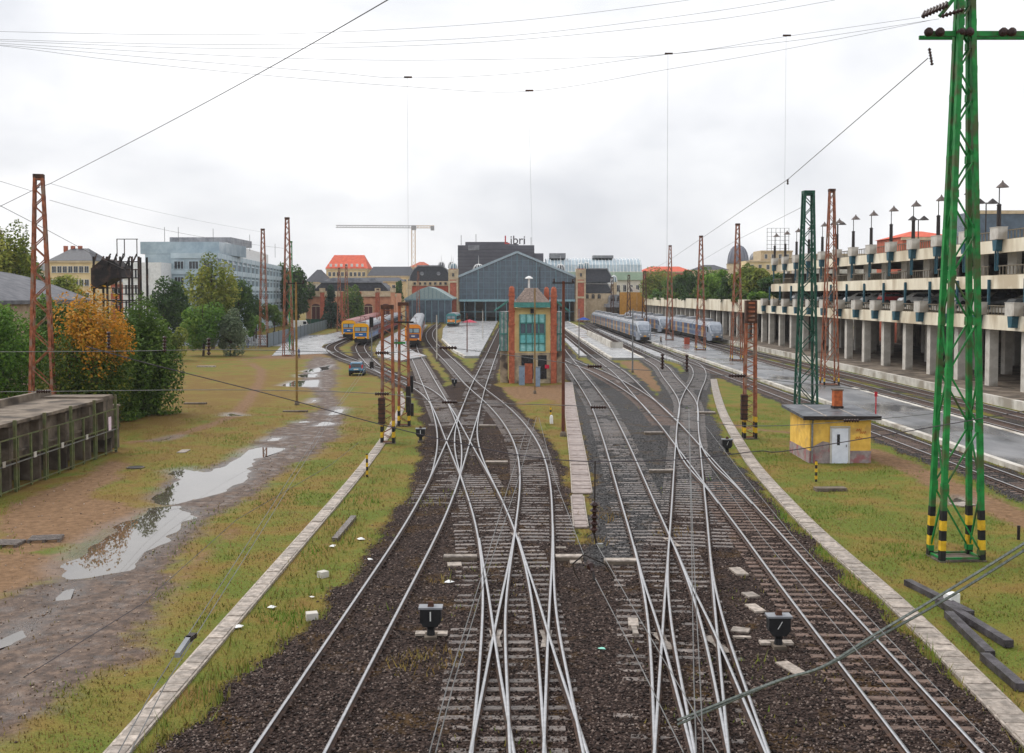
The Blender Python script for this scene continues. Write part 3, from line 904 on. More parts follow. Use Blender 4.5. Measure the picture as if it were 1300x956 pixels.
def timber(p0, p1, label, w_=0.26, h=0.2, z=0.1, m=None):
    a, b = at(*p0), at(*p1)
    a.z = b.z = z
    mb = MB(); mb.bar(a, b, w_, h)
    c = (a + b) / 2
    mb.v = [(v[0] - c.x, v[1] - c.y, v[2]) for v in mb.v]
    tag(mb.build('timber_beam', m or m_dbeam, None, (c.x, c.y, 0)), label, 'beam', 'old beams lying on the grass')
m_dbeam = mat('dark wet beam', lin(84, 80, 84), lin(52, 48, 50), 0.35, scale=3, rough2=0.6, bump=0.3, stretch=(1, 1, 1))
timber((1152, 743), (1232, 784), 'dark beam by the walkway, farthest of four')
timber((1192, 768), (1281, 823), 'dark beam partly under another, nearest the right edge', z=0.12)
timber((1204, 784), (1257, 836), 'dark beam lying closest to the walkway, short one')
timber((1250, 838), (1296, 878), 'dark beam at the bottom right corner by the walkway')
timber((425, 688), (449, 659), 'weathered sleeper lying beside the left slab walkway', 0.24, 0.16, 0.08, m_sleep)
def lantern(px, py, label, s=1.0, symbol=0.0, base=True, rz=0.0):
    p = at(px, py)
    t = thing('point_lantern', label, 'lantern', p, rz, 'dwarf point lanterns between the tracks')
    mb = MB(); mb.box((0, 0, 0.06), (0.34 * s, 0.5 * s, 0.16)); mb.build('foundation', m_concd, t)
    if base:
        MB().box((0, 0.25, 0.1), (0.9 * s, 0.3 * s, 0.06)).build('tie_plate', m_slab, t)
    mb = MB(); mb.lathe([(0.13 * s, 0.1), (0.10 * s, 0.3 * s), (0.14 * s, 0.42 * s)], n=10); mb.build('stem', m_blk, t)
    bx = MB()
    a, d_ = 0.29 * s, 0.17 * s
    pr = [(-a * 0.62, 0.4 * s), (a * 0.62, 0.4 * s), (a, 0.54 * s), (a, 0.9 * s), (-a, 0.9 * s), (-a, 0.54 * s)]
    bx.ext_y(pr, -d_, d_)
    bo = bx.build('lamp_housing', m_blk, t)
    MB().bar((-0.09 * s * math.sin(symbol) - 0, -d_ - 0.012, 0.70 * s - 0.13 * s * math.cos(symbol)), (0.09 * s * math.sin(symbol), -d_ - 0.012, 0.70 * s + 0.13 * s * math.cos(symbol)), 0.035 * s, 0.012).build('signal_bar', m_white, bo)
    MB().box((0, 0, 0.92 * s), (0.66 * s, 0.40 * s, 0.05)).build('lid', m_roofg, t)
    MB().box((0, 0, 1.0 * s), (0.17 * s, 0.17 * s, 0.14 * s), taper=0.8).build('chimney_cap', m_rustd, t)
    return t
lantern(547, 812, 'black point lantern with upright white bar in the left foreground', 1.0, 0.0)
lantern(988, 824, 'black point lantern with slanting white bar between the right tracks', 1.0, 0.7)
lantern(534, 562, 'dark lantern on the grass left of the double slip', 1.0, 0.0, False)
lantern(923, 577, 'dark lantern on the grass beside the right walkway', 1.0, 0.5, False)
lantern(577, 492, 'small dark lantern between the far tracks left of the signal box', 0.95, 0.0, False)
def marker_post(px, py, label, h=1.5, bands=True, r=0.06):
    p = at(px, py)
    t = thing('marker_post', label, 'post', p)
    MB().tube([(0, 0, 0), (0, 0, h)], r, 6).build('post', m_dark, t)
    if bands:
        for i in range(3):
            MB().tube([(0, 0, 0.15 + i * h / 3), (0, 0, 0.15 + i * h / 3 + h / 6)], r + 0.008, 6).build('paint_band', m_yel, t)
    return t
marker_post(1036, 612, 'short yellow banded post on the grass left of the ochre hut front', 1.1)
marker_post(466, 606, 'short yellow banded post beside the left walkway', 1.25)
marker_post(1293, 685, 'short dark post near the right edge', 0.55, False)
marker_post(699, 535, 'slim yellow topped post on the grass beside the pink walkway', 1.1)
p = at(700, 538)
tag(MB().lathe([(0.14, 0), (0.13, 0.45), (0.1, 0.6), (0.02, 0.66)], n=10).build('bollard', m_white, None, p), 'small white bollard on the grass near the brown pole', 'bollard')
marker_post(639, 463, 'small dark signal post on the middle platform tip', 1.0, False)
# cabinets below the signal box
for px, py, lab in ((662.5, 489, 'left grey blue relay cabinet in front of the signal box'), (682, 490.5, 'right grey blue relay cabinet in front of the signal box')):
    p = at(px, py)
    t = thing('relay_cabinet', lab, 'cabinet', p, 0, 'relay cabinets')
    MB().box((0, 0, 1.0), (0.62, 0.5, 2.0)).build('body', mat('cabinet grey blue', lin(142, 160, 180), lin(122, 140, 160), 0.5), t)
    MB().box((0, 0, 2.03), (0.7, 0.58, 0.06)).build('roof', m_roofg, t)
    MB().box((0, -0.262, 1.0), (0.5, 0.02, 1.8)).build('door', mat('cabinet grey blue', lin(142, 160, 180)), t)
    MB().box((0.18, -0.285, 1.0), (0.03, 0.03, 0.16)).build('handle', m_dark, t)
p = at(692, 484)
tag(MB().lathe([(0.3, 0), (0.34, 0.8), (0.36, 0.85), (0.1, 0.95)], n=12).build('waste_bin', mat('bin green', lin(50, 140, 70)), None, p), 'small green bin right of the relay cabinets', 'bin')

# concrete storage pens with green gates at the left
t = thing('storage_pens', 'row of dark concrete pens with green steel gates and fence', 'shed', (-24.3, 50, 0))
y0, y1, H_ = 0.0, 17.2, 3.5
MB().box((-4.0, 8.6, H_ / 2 + 0.15), (0.3, 17.2, H_ + 0.3)).build('back_wall', m_concd, t)
for k in range(5):
    MB().box((-0.75, k * 3.4 + 1.75, 2.3), (0.25, 3.15, 1.9)).build('wall_panel', m_concd, t)
    MB().box((-1.1, k * 3.4 + 1.0, 0.65), (0.25, 0.9, 1.3)).build('wall_panel', m_concd, t)
MB().box((-2.1, 8.6, 3.32), (4.1, 17.3, 0.16)).build('roof_slab', m_concd, t)
MB().box((-7.2, 8.6, 1.4), (6.0, 17.0, 2.8)).build('rear_block', m_concd, t)
for k in range(6):
    MB().box((-2.0, k * 3.4 + 0.05, 1.55), (3.7, 0.22, 3.1)).build('partition_wall', m_concd, t)
MB().box((-1.9, 16.4, 2.2), (3.6, 1.6, 2.6)).build('end_block', m_concd, t)
MB().box((-2.2, 8.6, 1.75), (3.4, 16.6, 0.12)).build('shelf_slab', m_concd, t)
m_gate = mat('mossy green steel', lin(108, 114, 72), lin(80, 88, 58), 0.6, scale=3, c3=lin(92, 84, 62), s3=1)
for k in range(6):
    yy = k * 3.4
    MB().box((0.12, yy, H_ / 2), (0.14, 0.13, H_)).build('gate_post', m_gate, t)
    if k < 5:
        MB().box((0.12, yy + 0.28, 1.35), (0.09, 0.1, 2.6)).build('gate_upright', m_gate, t)
        MB().box((0.12, yy + 1.75, 1.35), (0.09, 0.13, 2.6)).build('gate_upright', m_gate, t)
        if k in (0, 1, 2, 3):
            MB().box((0.26, yy + 1.9, 1.55), (0.04, 0.28, 0.28)).build('lock_plate', m_conc, t)
for z in (0.18, 1.42, 1.62, 2.65):
    MB().box((0.15, 8.6, z), (0.05, 17.2, 0.06)).build('gate_rail', m_gate if z != 1.42 else m_steel, t)
for yy in (1.0, 15.6):
    MB().box((0.28, yy, 1.9), (0.03, 0.4, 0.8)).build('notice', mat('pale pink notice', lin(236, 216, 226), lin(220, 196, 210), 0.6, scale=9), t)
for k in range(2):
    MB().box((-8 + 0, 3 + k * 9, 2.9), (7.6, 8.7, 0.14)).build('roof_slab', m_concd, t)
p = at(141, 568)
tag(MB().box((0, 0, 1.3), (0.9, 0.45, 2.6)).box((0, 0, 2.65), (1.05, 0.6, 0.12)).build('concrete_pier', m_concd, None, p), 'narrow concrete pier at the right end of the pens', 'pier')
MH = at(172, 594)
mh = thing('manhole', 'dark oval manhole in the sandy path beside the pens', 'manhole', (MH.x, MH.y, 0.02))
MB().lathe([(0.5, 0), (0.5, 0.03), (0.42, 0.04), (0.42, 0.0)], n=18).build('ring', m_concd, mh)
MB().lathe([(0.4, 0), (0.4, 0.03)], n=18).build('cover', m_blk, mh)
# dark pallets at left bottom
p = at(62, 688)
for k, (dx, dy) in enumerate(((-1.0, -0.6), (0.2, 0.2))):
    t = thing('pallet', ('dark wooden pallet on the sandy ground, nearer one', 'dark wooden pallet on the sandy ground, farther one')[k], 'pallet', (p.x + dx - 0.4, p.y + dy, 0.0), 0.2 * k)
    for i in range(5):
        MB().box((0, -0.4 + i * 0.2, 0.13), (1.2, 0.1, 0.025)).build('board', m_sleep, t)
    for i in (-0.55, 0, 0.55):
        MB().box((i, 0, 0.06), (0.1, 0.9, 0.1)).build('runner', m_sleep, t)
# ochre hut
c = at(1064, 588)
hx0, hx1 = at(1024, 586).x, at(1105, 588).x
hy = c.y
t = thing('trackside_hut', 'small ochre hut with flat felt roof, white door and flaking plinth', 'hut', ((hx0 + hx1) / 2, hy, 0))
hw = (hx1 - hx0)
MB().box((0, 2.2, 1.62), (hw, 4.4, 1.9)).build('wall', m_hut, t)
MB().box((0, 2.2, 0.33), (hw + 0.05, 4.45, 0.76)).build('plinth', m_plinth, t)
rf = MB()
rf.ext_x([(-0.35, 2.56), (4.8, 2.72), (4.8, 2.88), (-0.35, 2.72)], -hw / 2 - 0.45, hw / 2 + 0.45)
rfo = rf.build('roof', m_felt, t)
MB().box((0, -0.37, 2.62), (hw + 0.94, 0.06, 0.22)).build('fascia', m_dark, rfo)
for x in (-0.9, 0.75):
    MB().ext_x([(-0.33, 2.726), (4.75, 2.884), (4.75, 2.894), (-0.33, 2.736)], x - 0.04, x + 0.04).build('felt_seam', m_slab, rfo)
dr = MB().box((-0.02, -0.03, 1.0), (0.92, 0.08, 2.0)).build('door', m_door, t)
MB().box((-0.12, -0.078, 1.35), (0.16, 0.02, 0.62)).build('door_window', m_black, dr)
MB().box((0.33, -0.09, 1.0), (0.04, 0.04, 0.14)).build('handle', m_steel, dr)
MB().add([(-1.62, -0.028, 0.7), (-0.6, -0.028, 0.7), (-0.62, -0.028, 1.18), (-1.0, -0.028, 1.26), (-1.5, -0.028, 0.98)], [(0, 1, 2, 3, 4)]).build('bare_plaster', m_plinth, t)
fr = MB()
for x in (-0.54, 0.5): fr.box((x, -0.02, 1.03), (0.1, 0.1, 2.06))
fr.box((-0.02, -0.02, 2.08), (1.14, 0.1, 0.08))
fr.build('door_frame', m_conc, t)
MB().tube([(-hw / 2 + 0.1, -0.32, 2.5), (-hw / 2 + 0.12, -0.1, 2.25), (-hw / 2 + 0.12, -0.1, 0.05)], 0.055, 8).build('downpipe', m_steel, t)
ch = MB().box((0.75, 3.2, 3.35), (0.5, 0.5, 1.1)).build('chimney', mat('orange brick stack', lin(196, 108, 60), lin(150, 80, 50), 0.85, scale=5, bump=0.2), t)
MB().box((0.75, 3.2, 3.93), (0.6, 0.6, 0.07)).build('chimney_cap', m_concd, ch)
MB().box((0.75, 3.2, 2.9), (0.6, 0.6, 0.12)).build('flashing', m_dark, ch)
for gx_, gz_, s_ in ((1.05, 1.9, 0.3), (1.3, 1.75, 0.34), (1.05, 1.45, 0.4)):     # scrawled graffiti strokes
    g = MB()
    pts = [(gx_ + s_ * (i / 8 - 0.5), -0.012, gz_ + 0.09 * math.sin(i * 2.1 + gx_ * 9)) for i in range(9)]
    g.tube(pts, 0.014, 4)
    g.build('graffiti', mat('graffiti red', lin(200, 96, 50)), t)
tag(MB().tube([(0, 0, 0), (0, 0, 1.9)], 0.05, 6).box((0, 0, 1.7), (0.22, 0.04, 0.4)).build('post', mat('red post', lin(190, 50, 60)), None, (27.9, at(1098, 533).y + 0, 0.28)), 'thin red post on the platform behind the hut', 'post')
# ------------------------------------------------------------------ masts
def lattice_mast(name, label, loc, H_, w0, w1, panels, m, leg=0.1, br=0.05, rz=0.0, depth=None, each=False, cat='mast', group='lattice catenary masts', bands=0, cap=True):
    t = thing(name, label, cat, loc, rz, group)
    d0 = depth or w0
    d1 = (depth * w1 / w0) if depth else w1
    def cr(i, z):
        k = z / H_
        sx, sy = ((-1, -1), (1, -1), (1, 1), (-1, 1))[i]
        return Vector((sx * (w0 + (w1 - w0) * k) / 2, sy * (d0 + (d1 - d0) * k) / 2, z))
    for i in range(4):
        lg = MB().bar(cr(i, 0), cr(i, H_), leg, leg).build('leg', m, t)
        for b in range(bands):
            z0_, z1_ = 0.06 + b * 0.36, 0.06 + (b + 1) * 0.36
            MB().bar(cr(i, z0_), cr(i, z1_ - 0.004), leg + 0.016, leg + 0.016).build('paint_band', (m_blk, m_yel)[b % 2], lg)
    zs = [0.25]
    r = (w1 / w0) ** (1 / panels) if w1 < w0 else 1.0
    hs = [r ** i for i in range(panels)]
    s = (H_ - 0.5) / sum(hs)
    for h in hs: zs.append(zs[-1] + h * s)
    allb = MB(); gus = MB()
    for k in range(panels):
        for f in range(4):
            a, b = f, (f + 1) % 4
            fl = (k + f // 2) % 2
            p, q = (cr(a, zs[k]), cr(b, zs[k + 1])) if fl else (cr(b, zs[k]), cr(a, zs[k + 1]))
            if each:
                MB().bar(p, q, br, br).build('brace', m, t)
                for e in (p.lerp(q, 0.03), p.lerp(q, 0.97)): gus.box(tuple(e), (leg + 0.018, leg + 0.018, 0.2), taper=1.0)
            else:
                allb.bar(p, q, br, br)
    if not each: tag(allb.build('brace', m, t), kind='stuff')
    else: tag(gus.build('gusset_plate', m, t), kind='stuff')
    for z in (0.12, H_ - 0.1):
        c = MB()
        for f in range(4): c.bar(cr(f, z), cr((f + 1) % 4, z), br * 1.3, br * 1.3)
        c.build('ring_frame', m, t)
    MB().box((0, 0, 0.0), (w0 + 0.25, d0 + 0.25, 0.1)).build('footing', m_concd, t)
    if cap:
        MB().box((0, 0, H_ + 0.12), (w1 + 0.18, d1 + 0.18, 0.26)).build('head', m if m is not m_rust else m_rustd, t)
    return t
def insul(mb, p, q, r, ribs=6, mi=0):
    p, q = Vector(p), Vector(q)
    pts, rs = [], []
    n = ribs * 4
    for i in range(n + 1):
        pts.append(p.lerp(q, i / n)); rs.append(r if i % 4 == 2 else (r * 0.8 if i % 4 in (1,) else r * 0.42))
    mb.tube(pts, rs, 8, mi)
# near green pylon
gp = at(1218, 712)
green = lattice_mast('green_pylon', 'tall bright green lattice pylon with yellow and black banded feet', (gp.x, gp.y + 0.35, 0), 23.0, 1.5, 0.26, 19, m_green, 0.18, 0.055, rz=0.08, depth=0.95, each=True, bands=5)
def gl(px, py):
    p = W(px, py, gp.y)
    return Vector((p.x - gp.x, 0, p.z))
az = gl(1216, 40).z
ar = MB(); ar.box((0.9, 0, az), (4.6, 0.14, 0.18)); ar.box((0.9, 0.6, az), (4.6, 0.1, 0.14))
arm = ar.build('cross_arm', m_green, green); arm.rotation_euler = (0, 0, -0.08)
for x in (-1.35, -0.95, 0.1, -0.2, 1.3, 1.6, 2.4, 2.8):
    q = MB(); q.lathe([(0.06, -0.12), (0.15, -0.06), (0.09, 0), (0.16, 0.06), (0.06, 0.12)], n=10)
    o = q.build('insulator', m_ins, arm, (x, -0.18, az + 0.02)); o.rotation_euler = (PI / 2, 0, 0)
ua = MB()
a0, a1 = gl(1217, 6), gl(1168, 22)
for s in (0, 0.5, 1.0):
    insul(ua, (a1.x + s * 0.35, -0.3 + s * 0.6, a1.z + s * 0.28), (a1.x + 0.95 + s * 0.3, -0.3 + s * 0.6, a1.z + 0.42 + s * 0.25), 0.1, 8)
ua.build('insulator', m_ins, green)
MB().bar((a1.x + 0.8, 0, a1.z + 0.1), (a0.x + 0.3, 0, a0.z + 0.75), 0.12, 0.12).build('strut', m_green, green)
ub = MB(); q0 = gl(1192, 22); insul(ub, (q0.x, -0.4, q0.z), (q0.x + 0.8, -0.4, q0.z + 0.25), 0.09, 6); ub.build('insulator', m_ins, green)
uc = MB(); q0 = gl(1180, 84); insul(uc, (q0.x, -0.4, q0.z), (q0.x - 0.12, -0.4, q0.z + 0.6), 0.07, 6); uc.build('insulator', m_ins, green)
# other masts (label, base px, base py, top py)
def mast_px(label, bx, by, ty, w0, w1, m, panels, leg=0.1, br=0.05, name='lattice_mast', rz=0.0, each=False, bands=0, zb=0.0, head=True):
    p = at(bx, by, zb)
    H_ = W(bx, ty, p.y).z - zb
    return lattice_mast(name, label, (p.x, p.y, zb), H_, w0, w1, panels, m, leg, br, rz, each=each, bands=bands, cap=head), p
lm = W(54, 490, 76.0)
lattice_mast('lattice_mast', 'tall rusty lattice mast rising behind the concrete pens', (lm.x, 76.0, 0), W(54, 226, 76).z, 1.6, 0.5, 18, m_rust, 0.17, 0.07, 0.25, each=True)
mast_px('dark green lattice mast behind the ochre hut', 1023, 516, 246, 1.55, 0.75, m_dgreen, 15, 0.17, 0.07, each=True)
mast_px('rusty lattice mast on the platform just right of the dark green mast', 1053, 489, 243, 1.5, 0.45, m_rust, 16, 0.13, 0.06, zb=0.28, bands=2)
mast_px('rusty lattice mast on the platform left of the garage ramp', 935, 458, 286, 1.5, 0.42, m_rust, 16, 0.12, 0.06, zb=0.28, bands=2)
mast_px('rusty lattice mast in front of the deck trees, beside the standing railcar', 889, 444.5, 301, 1.5, 0.42, m_rust, 14, 0.13, 0.07, zb=0.28, bands=2)
mast_px('rusty lattice mast left of the deck trees, between the two railcars', 850, 432, 313, 1.4, 0.42, m_rust, 13, 0.13, 0.07, zb=0.28)
mast_px('short far rusty mast by the start of the garage wall', 818, 421, 345, 1.3, 0.5, m_rustd, 9, 0.15, 0.08, zb=0.28)
mast_px('far dark rusty mast over the railcar roofs', 798, 417, 350, 1.2, 0.5, m_rustd, 8, 0.15, 0.08)
mast_px('far thin rusty mast in front of the station side pavilion', 777, 415, 353, 1.1, 0.5, m_rustd, 8, 0.15, 0.08)
mast_px('thin red lattice mast left of the paired masts by the apron', 335, 440, 292, 1.5, 0.5, m_rust, 15, 0.12, 0.07)
mast_px('taller red lattice mast beside the green pole by the apron', 366, 452, 278, 1.5, 0.5, m_rust, 16, 0.12, 0.07)
mast_px('slim bright green lattice mast right behind the taller red mast', 370, 445, 308, 0.6, 0.4, m_green, 14, 0.09, 0.05)
mast_px('far red mast in front of the orange terminal, left of the pair', 431, 421, 341, 1.2, 0.4, m_rust, 9, 0.13, 0.07)
mast_px('far red mast in front of the orange terminal, right of the pair', 440, 421, 337, 1.2, 0.4, m_rust, 9, 0.13, 0.07)
mast_px('far red mast in front of the glass canopy', 531, 414, 345, 1.1, 0.4, m_rust, 9, 0.13, 0.07)
mast_px('far thin red mast over the coaches left of the station', 480, 430, 368, 0.6, 0.4, m_rust, 9, 0.09, 0.05)
# short twin-channel masts between the tracks
def short_mast(label, bx, by, ty, w0=0.75, cab=None, rz=0.0, m=None):
    p = at(bx, by)
    H_ = W(bx, ty, p.y).z
    t = lattice_mast('lattice_mast', label, (p.x, p.y, 0), H_, w0, w0 * 0.82, 22, m or m_rust, 0.15, 0.035, rz, depth=0.45, bands=4, group='short twin channel masts')
    return t, p, H_
t1, p1, H1 = short_mast('short rusty twin channel mast with weight cage beside the left walkway', 492.5, 563, 392)
t2, p2_, H2 = short_mast('short rusty twin channel mast just right of the one with weight cage', 513, 541, 388)
t3, p3_, H3 = short_mast('short rusty mast with counterweights beside the right walkway', 951.5, 557, 410)
for t_, x_ in ((t1, -0.35), (t3, -0.45)):
    cg = MB().box((x_, -0.35, 2.15), (0.4, 0.34, 1.7)).build('weight_cage', m_rustd, t_)
    for k in range(6):
        MB().box((x_, -0.35, 1.42 + k * 0.29), (0.46, 0.4, 0.06)).build('weight_disc', m_dark, cg)
MB().box((0, 0, H3 + 0.75), (0.72, 0.6, 1.5)).build('head_box', m_rustd, t3)
for k in range(5):
    MB().box((-0.0, -0.33, H3 + 0.2 + k * 0.28), (0.4, 0.08, 0.12)).build('rung', m_rust, t3)
MB().box((0.35, -0.3, 2.0), (0.35, 0.3, 1.9)).build('weight_cage', m_dark, t2)
MB().box((-0.3, -0.3, H2 - 2.7), (0.9, 0.1, 0.14)).build('bracket', m_green, t2)
MB().box((0, -0.25, H2 - 1.2), (1.5, 0.1, 0.12)).build('bracket', m_dark, t2)
# poles
def tpole(label, bx, by, ty, r, m, bar=1.6, name='pole', base=0.0):
    p = at(bx, by)
    H_ = W(bx, ty, p.y).z
    t = thing(name, label, 'pole', p)
    MB().tube([(0, 0, 0), (0, 0, H_)], [r, r * 0.8], 8).build('shaft', m, t)
    if bar:
        MB().box((0, 0, H_ - 0.12), (bar, 0.1, 0.1)).build('cross_bar', m_dark, t)
        for s in (-1, 1):
            MB().lathe([(0.05, 0), (0.09, 0.06), (0.05, 0.12), (0.08, 0.18), (0.03, 0.24)], n=8).build('insulator', m_ins, t, (s * bar * 0.42, 0, H_ - 0.07))
    MB().lathe([(r * 2, 0), (r * 1.7, 0.25), (r, 0.35)], n=8).build('foot', m_concd, t)
    return t
m_brownp = mat('brown pole', lin(112, 66, 48), lin(88, 52, 40), 0.6, scale=2)
m_ochp = mat('ochre pole', lin(150, 120, 66), lin(120, 94, 54), 0.6, scale=2)
tpole('brown pole with crossbar standing right of the signal box', 715, 554, 357, 0.12, m_brownp, 1.5)
tpole('ochre pole with crossbar beside the muddy road', 377, 514, 358, 0.11, m_ochp, 1.5)
tpole('thin yellowish pole standing right in front of the signal box', 679, 500, 366, 0.08, m_ochp, 0)
tpole('grey post on the far middle tracks', 803, 473, 392, 0.1, m_steel, 0)
tpole('grey lamp post at the tip of the middle platform', 735, 455, 392, 0.09, m_steel, 0)
tpole('rust brown post on the left middle platform', 593, 450, 398, 0.09, m_brownp, 0)
tpole('pale post with plate on the left middle platform', 613, 432, 394, 0.09, m_conc, 0)
tpole('pale lamp post beside the far curved tracks', 554.5, 458, 400, 0.1, m_conc, 0)
def signal(label, bx, by, ty):
    p = at(bx, by)
    H_ = W(bx, ty, p.y).z
    t = thing('light_signal', label, 'signal', p)
    MB().tube([(0, 0, 0), (0, 0, H_)], 0.08, 8).build('mast', m_steel, t)
    h = MB().box((0, -0.15, H_ - 0.6), (0.5, 0.18, 1.3)).build('signal_head', m_blk, t)
    for k in range(3):
        q = MB().lathe([(0.1, 0), (0.1, 0.12)], n=10).build('lens_hood', m_dark, h, (0, -0.2, H_ - 0.25 - k * 0.36))
        q.rotation_euler = (PI / 2, 0, 0)
    MB().box((0, 0, 0.5), (0.5, 0.45, 1.0)).build('base_box', m_dark, t)
signal('grey light signal beside the paired yellow trains', 472, 469, 403)
signal('light signal between the platform and the left walkway', 521, 528, 478)

# ------------------------------------------------------------------ overhead wires
def wire(name, label, pts, r=0.014, m=None, ins=(), cat='wire', group='overhead wires'):
    t = thing(name, label, cat, (0, 0, 0), group=group)
    MB().tube(pts, r, 4).build('strand', m or m_wire, t)
    for p, q, rr, n in ins:
        b = MB(); insul(b, p, q, rr, n)
        b.build('insulator', m_ins, t)
    return t
def pxs(pts, Y):
    return [W(x, y, Y) for x, y in pts]
def cs(pts, n=8):                        # smooth a px polyline
    out_ = []
    for i in range(len(pts) - 1):
        p0, p1_, p2__, p3__ = pts[max(i - 1, 0)], pts[i], pts[i + 1], pts[min(i + 2, len(pts) - 1)]
        for k in range(n):
            u = k / n
            out_.append(tuple(0.5 * (2 * p1_[j] + (p2__[j] - p0[j]) * u + (2 * p0[j] - 5 * p1_[j] + 4 * p2__[j] - p3__[j]) * u * u + (3 * p1_[j] - p0[j] - 3 * p2__[j] + p3__[j]) * u ** 3) for j in (0, 1)))
    out_.append(pts[-1])
    return out_
YS = gp.y                                # plane of the near head span
def hins(px, py, Y, wpx=30, r=0.075, n=6):   # horizontal insulator
    return (W(px - wpx / 2, py, Y), W(px + wpx / 2, py, Y), r, n)
def vins(px, py, Y, hpx=22, r=0.085, n=5):
    return (W(px, py - hpx / 2, Y), W(px, py + hpx / 2, Y), r, n)
top = [
    ('highest span wire across the sky, leaving the frame at the top right', [(-120, 36), (0, 40), (220, 44), (420, 41), (650, 27), (860, 2), (1000, -20)]),
    ('second span wire across the sky from the top', [(-120, 45), (0, 50), (220, 56), (420, 55), (650, 45), (880, 18), (1020, -4)]),
    ('third span wire across the sky from the top', [(-120, 47), (0, 52), (250, 61), (450, 60), (650, 51), (900, 26), (1060, 0)]),
    ('fourth span wire, reaching the green pylon arm', [(-120, 48), (0, 55), (250, 69), (450, 76), (650, 75), (848, 69), (1000, 46), (1168, 22)]),
    ('fifth span wire, running between the two top fittings on the right', [(-120, 50), (0, 57), (200, 74), (420, 92), (517, 99), (671, 92), (848, 69), (1020, 50), (1192, 24)]),
    ('lowest span wire across the sky, carrying the middle fitting', [(-120, 48), (0, 58), (150, 77), (330, 95), (517, 110), (671, 116), (848, 88), (1000, 62), (1180, 26)])]
for lab, pp in top:
    wire('span_wire', lab, pxs(cs(pp), YS), 0.0056, m_wired)
for (x, y, x2, y2), lab in (((517, 99, 519, 449), 'leftmost thin hanger wire dropping through the sky'), ((671, 116, 679, 452), 'hanger wire dropping to the signal box roof'),
                            ((848, 69, 846, 470), 'hanger wire dropping right of the station'), ((998, 46, 994, 482), 'rightmost thin hanger wire dropping through the sky')):
    t = wire('hanger_wire', lab, pxs([(x, y), (x2, y2)], YS), 0.0032 if x != 848 else 0.0045)
    MB().bar(W(x - 4, y - 1, YS), W(x + 6, y - 1, YS), 0.07, 0.05).build('clamp', m_rustd, t)
wire('cross_wire', 'upper cross wire in the yard with dark insulators in a row', pxs(cs([(-80, 447), (138, 446), (300, 444), (485, 448), (570, 442), (755, 465), (935, 478), (1185, 505)]), YS), 0.012, m_wire,
     [hins(485, 448, YS, 17), hins(569, 441.5, YS, 22), hins(755, 465, YS, 18), hins(936, 477, YS, 22), vins(138, 432, YS, 22), vins(209, 437, YS, 20), vins(265, 440, YS, 22), vins(841, 459, YS, 20), vins(872, 461, YS, 22)])
wire('cross_wire', 'lower cross wire in the yard ending at the yellow hut roof', pxs(cs([(-80, 498), (55, 497), (300, 495), (485, 500), (569, 510.5), (760, 517), (935, 540), (1090, 534), (1230, 520)]), YS + 2), 0.012, m_wire,
     [hins(55, 497, YS + 2, 18), hins(485, 500, YS + 2, 18), hins(571, 510.5, YS + 2, 20), hins(760, 517, YS + 2, 20), hins(1081, 534, YS + 2, 20)])
wire('cross_wire', 'dark sagging wire across the yard from far left to the green pylon', pxs(cs([(110, 440), (190, 462), (340, 500), (540, 553), (700, 583), (855, 584), (960, 573), (1016, 570), (1300, 522), (1420, 500)]), 30.0), 0.013, m_wired)
wire('anchor_wire', 'wire rising from the left rusty mast to the top edge', [W(0, 262, 76), W(45, 240, 76), W(64, 233, 76)] + [W(64 + (560 - 64) * k / 12, 233 - (233 + 40) * k / 12 + 6 * math.sin(PI * k / 12), 76 - 52 * k / 12) for k in range(1, 13)], 0.02, m_wired)
wire('anchor_wire', 'dark wire falling from the left edge behind the rusty mast', [W(-20, 252, 90), W(0, 261, 92), W(60, 292, 100), W(112, 320, 120), W(160, 343, 150)], 0.026, m_wired)
wire('mast_wire', 'faint wire from the left mast top to the thin red mast', [W(64, 233, 76.5)] + [W(64 + 271 * k / 10, 233 + 62 * k / 10 + 5 * math.sin(PI * k / 10), 76 + 127 * k / 10) for k in range(1, 11)], 0.013)
wire('mast_wire', 'faint wire just below the left mast top running to the apron masts', [W(63, 254, 76.5)] + [W(63 + 303 * k / 10, 254 + 62 * k / 10 + 8 * math.sin(PI * k / 10), 76 + 96 * k / 10) for k in range(1, 11)], 0.016)
wire('mast_wire', 'faint wire leaving the left mast top towards the left edge', [W(42, 243, 76), W(0, 230, 72), W(-40, 219, 68)], 0.014)
wire('mast_wire', 'wire along the right masts from the green pylon to the station', [W(1178, 74, YS), W(1000, 228, 64), W(890, 303, 130), W(850, 330, 190), W(800, 358, 280), W(762, 374, 380)], 0.022, m_wire, [vins(1000, 231, 64, 7, 0.08, 3)])
wire('mast_wire', 'faint wire from the dark green mast to the far right masts', [W(1020, 262, 95), W(935, 305, 150), W(889, 332, 190)], 0.02)
# contact wires over the tracks
def contact(label, pts, z=6.0, r=0.0055, m=None):
    P = [at(x, y, z) for x, y in pts]
    return wire('contact_wire', label, P, r, m, group='contact wires')
contact('left contact wire of the pair over the left walkway', [(150, 956), (199, 867), (330, 666), (420, 525), (455, 477), (480, 430)])
contact('right contact wire of the pair over the left walkway', [(165, 956), (211, 867), (336, 668), (424, 526), (458, 478), (482, 431)])
contact('wire slanting over the muddy road to the left slab walkway', [(30, 860), (180, 767), (300, 660), (420, 590), (455, 562)], 5.5, 0.006, m_wired)
contact('left contact wire of the pair left of the middle turnout', [(545, 956), (569, 867), (611, 733), (642, 628), (672, 531)])
contact('right contact wire of the pair left of the middle turnout', [(553, 956), (576, 867), (616, 735), (655, 618), (681, 530)])
contact('left contact wire of the pair over the right turnout', [(884, 956), (881, 867), (878, 690), (876, 600), (874, 520)])
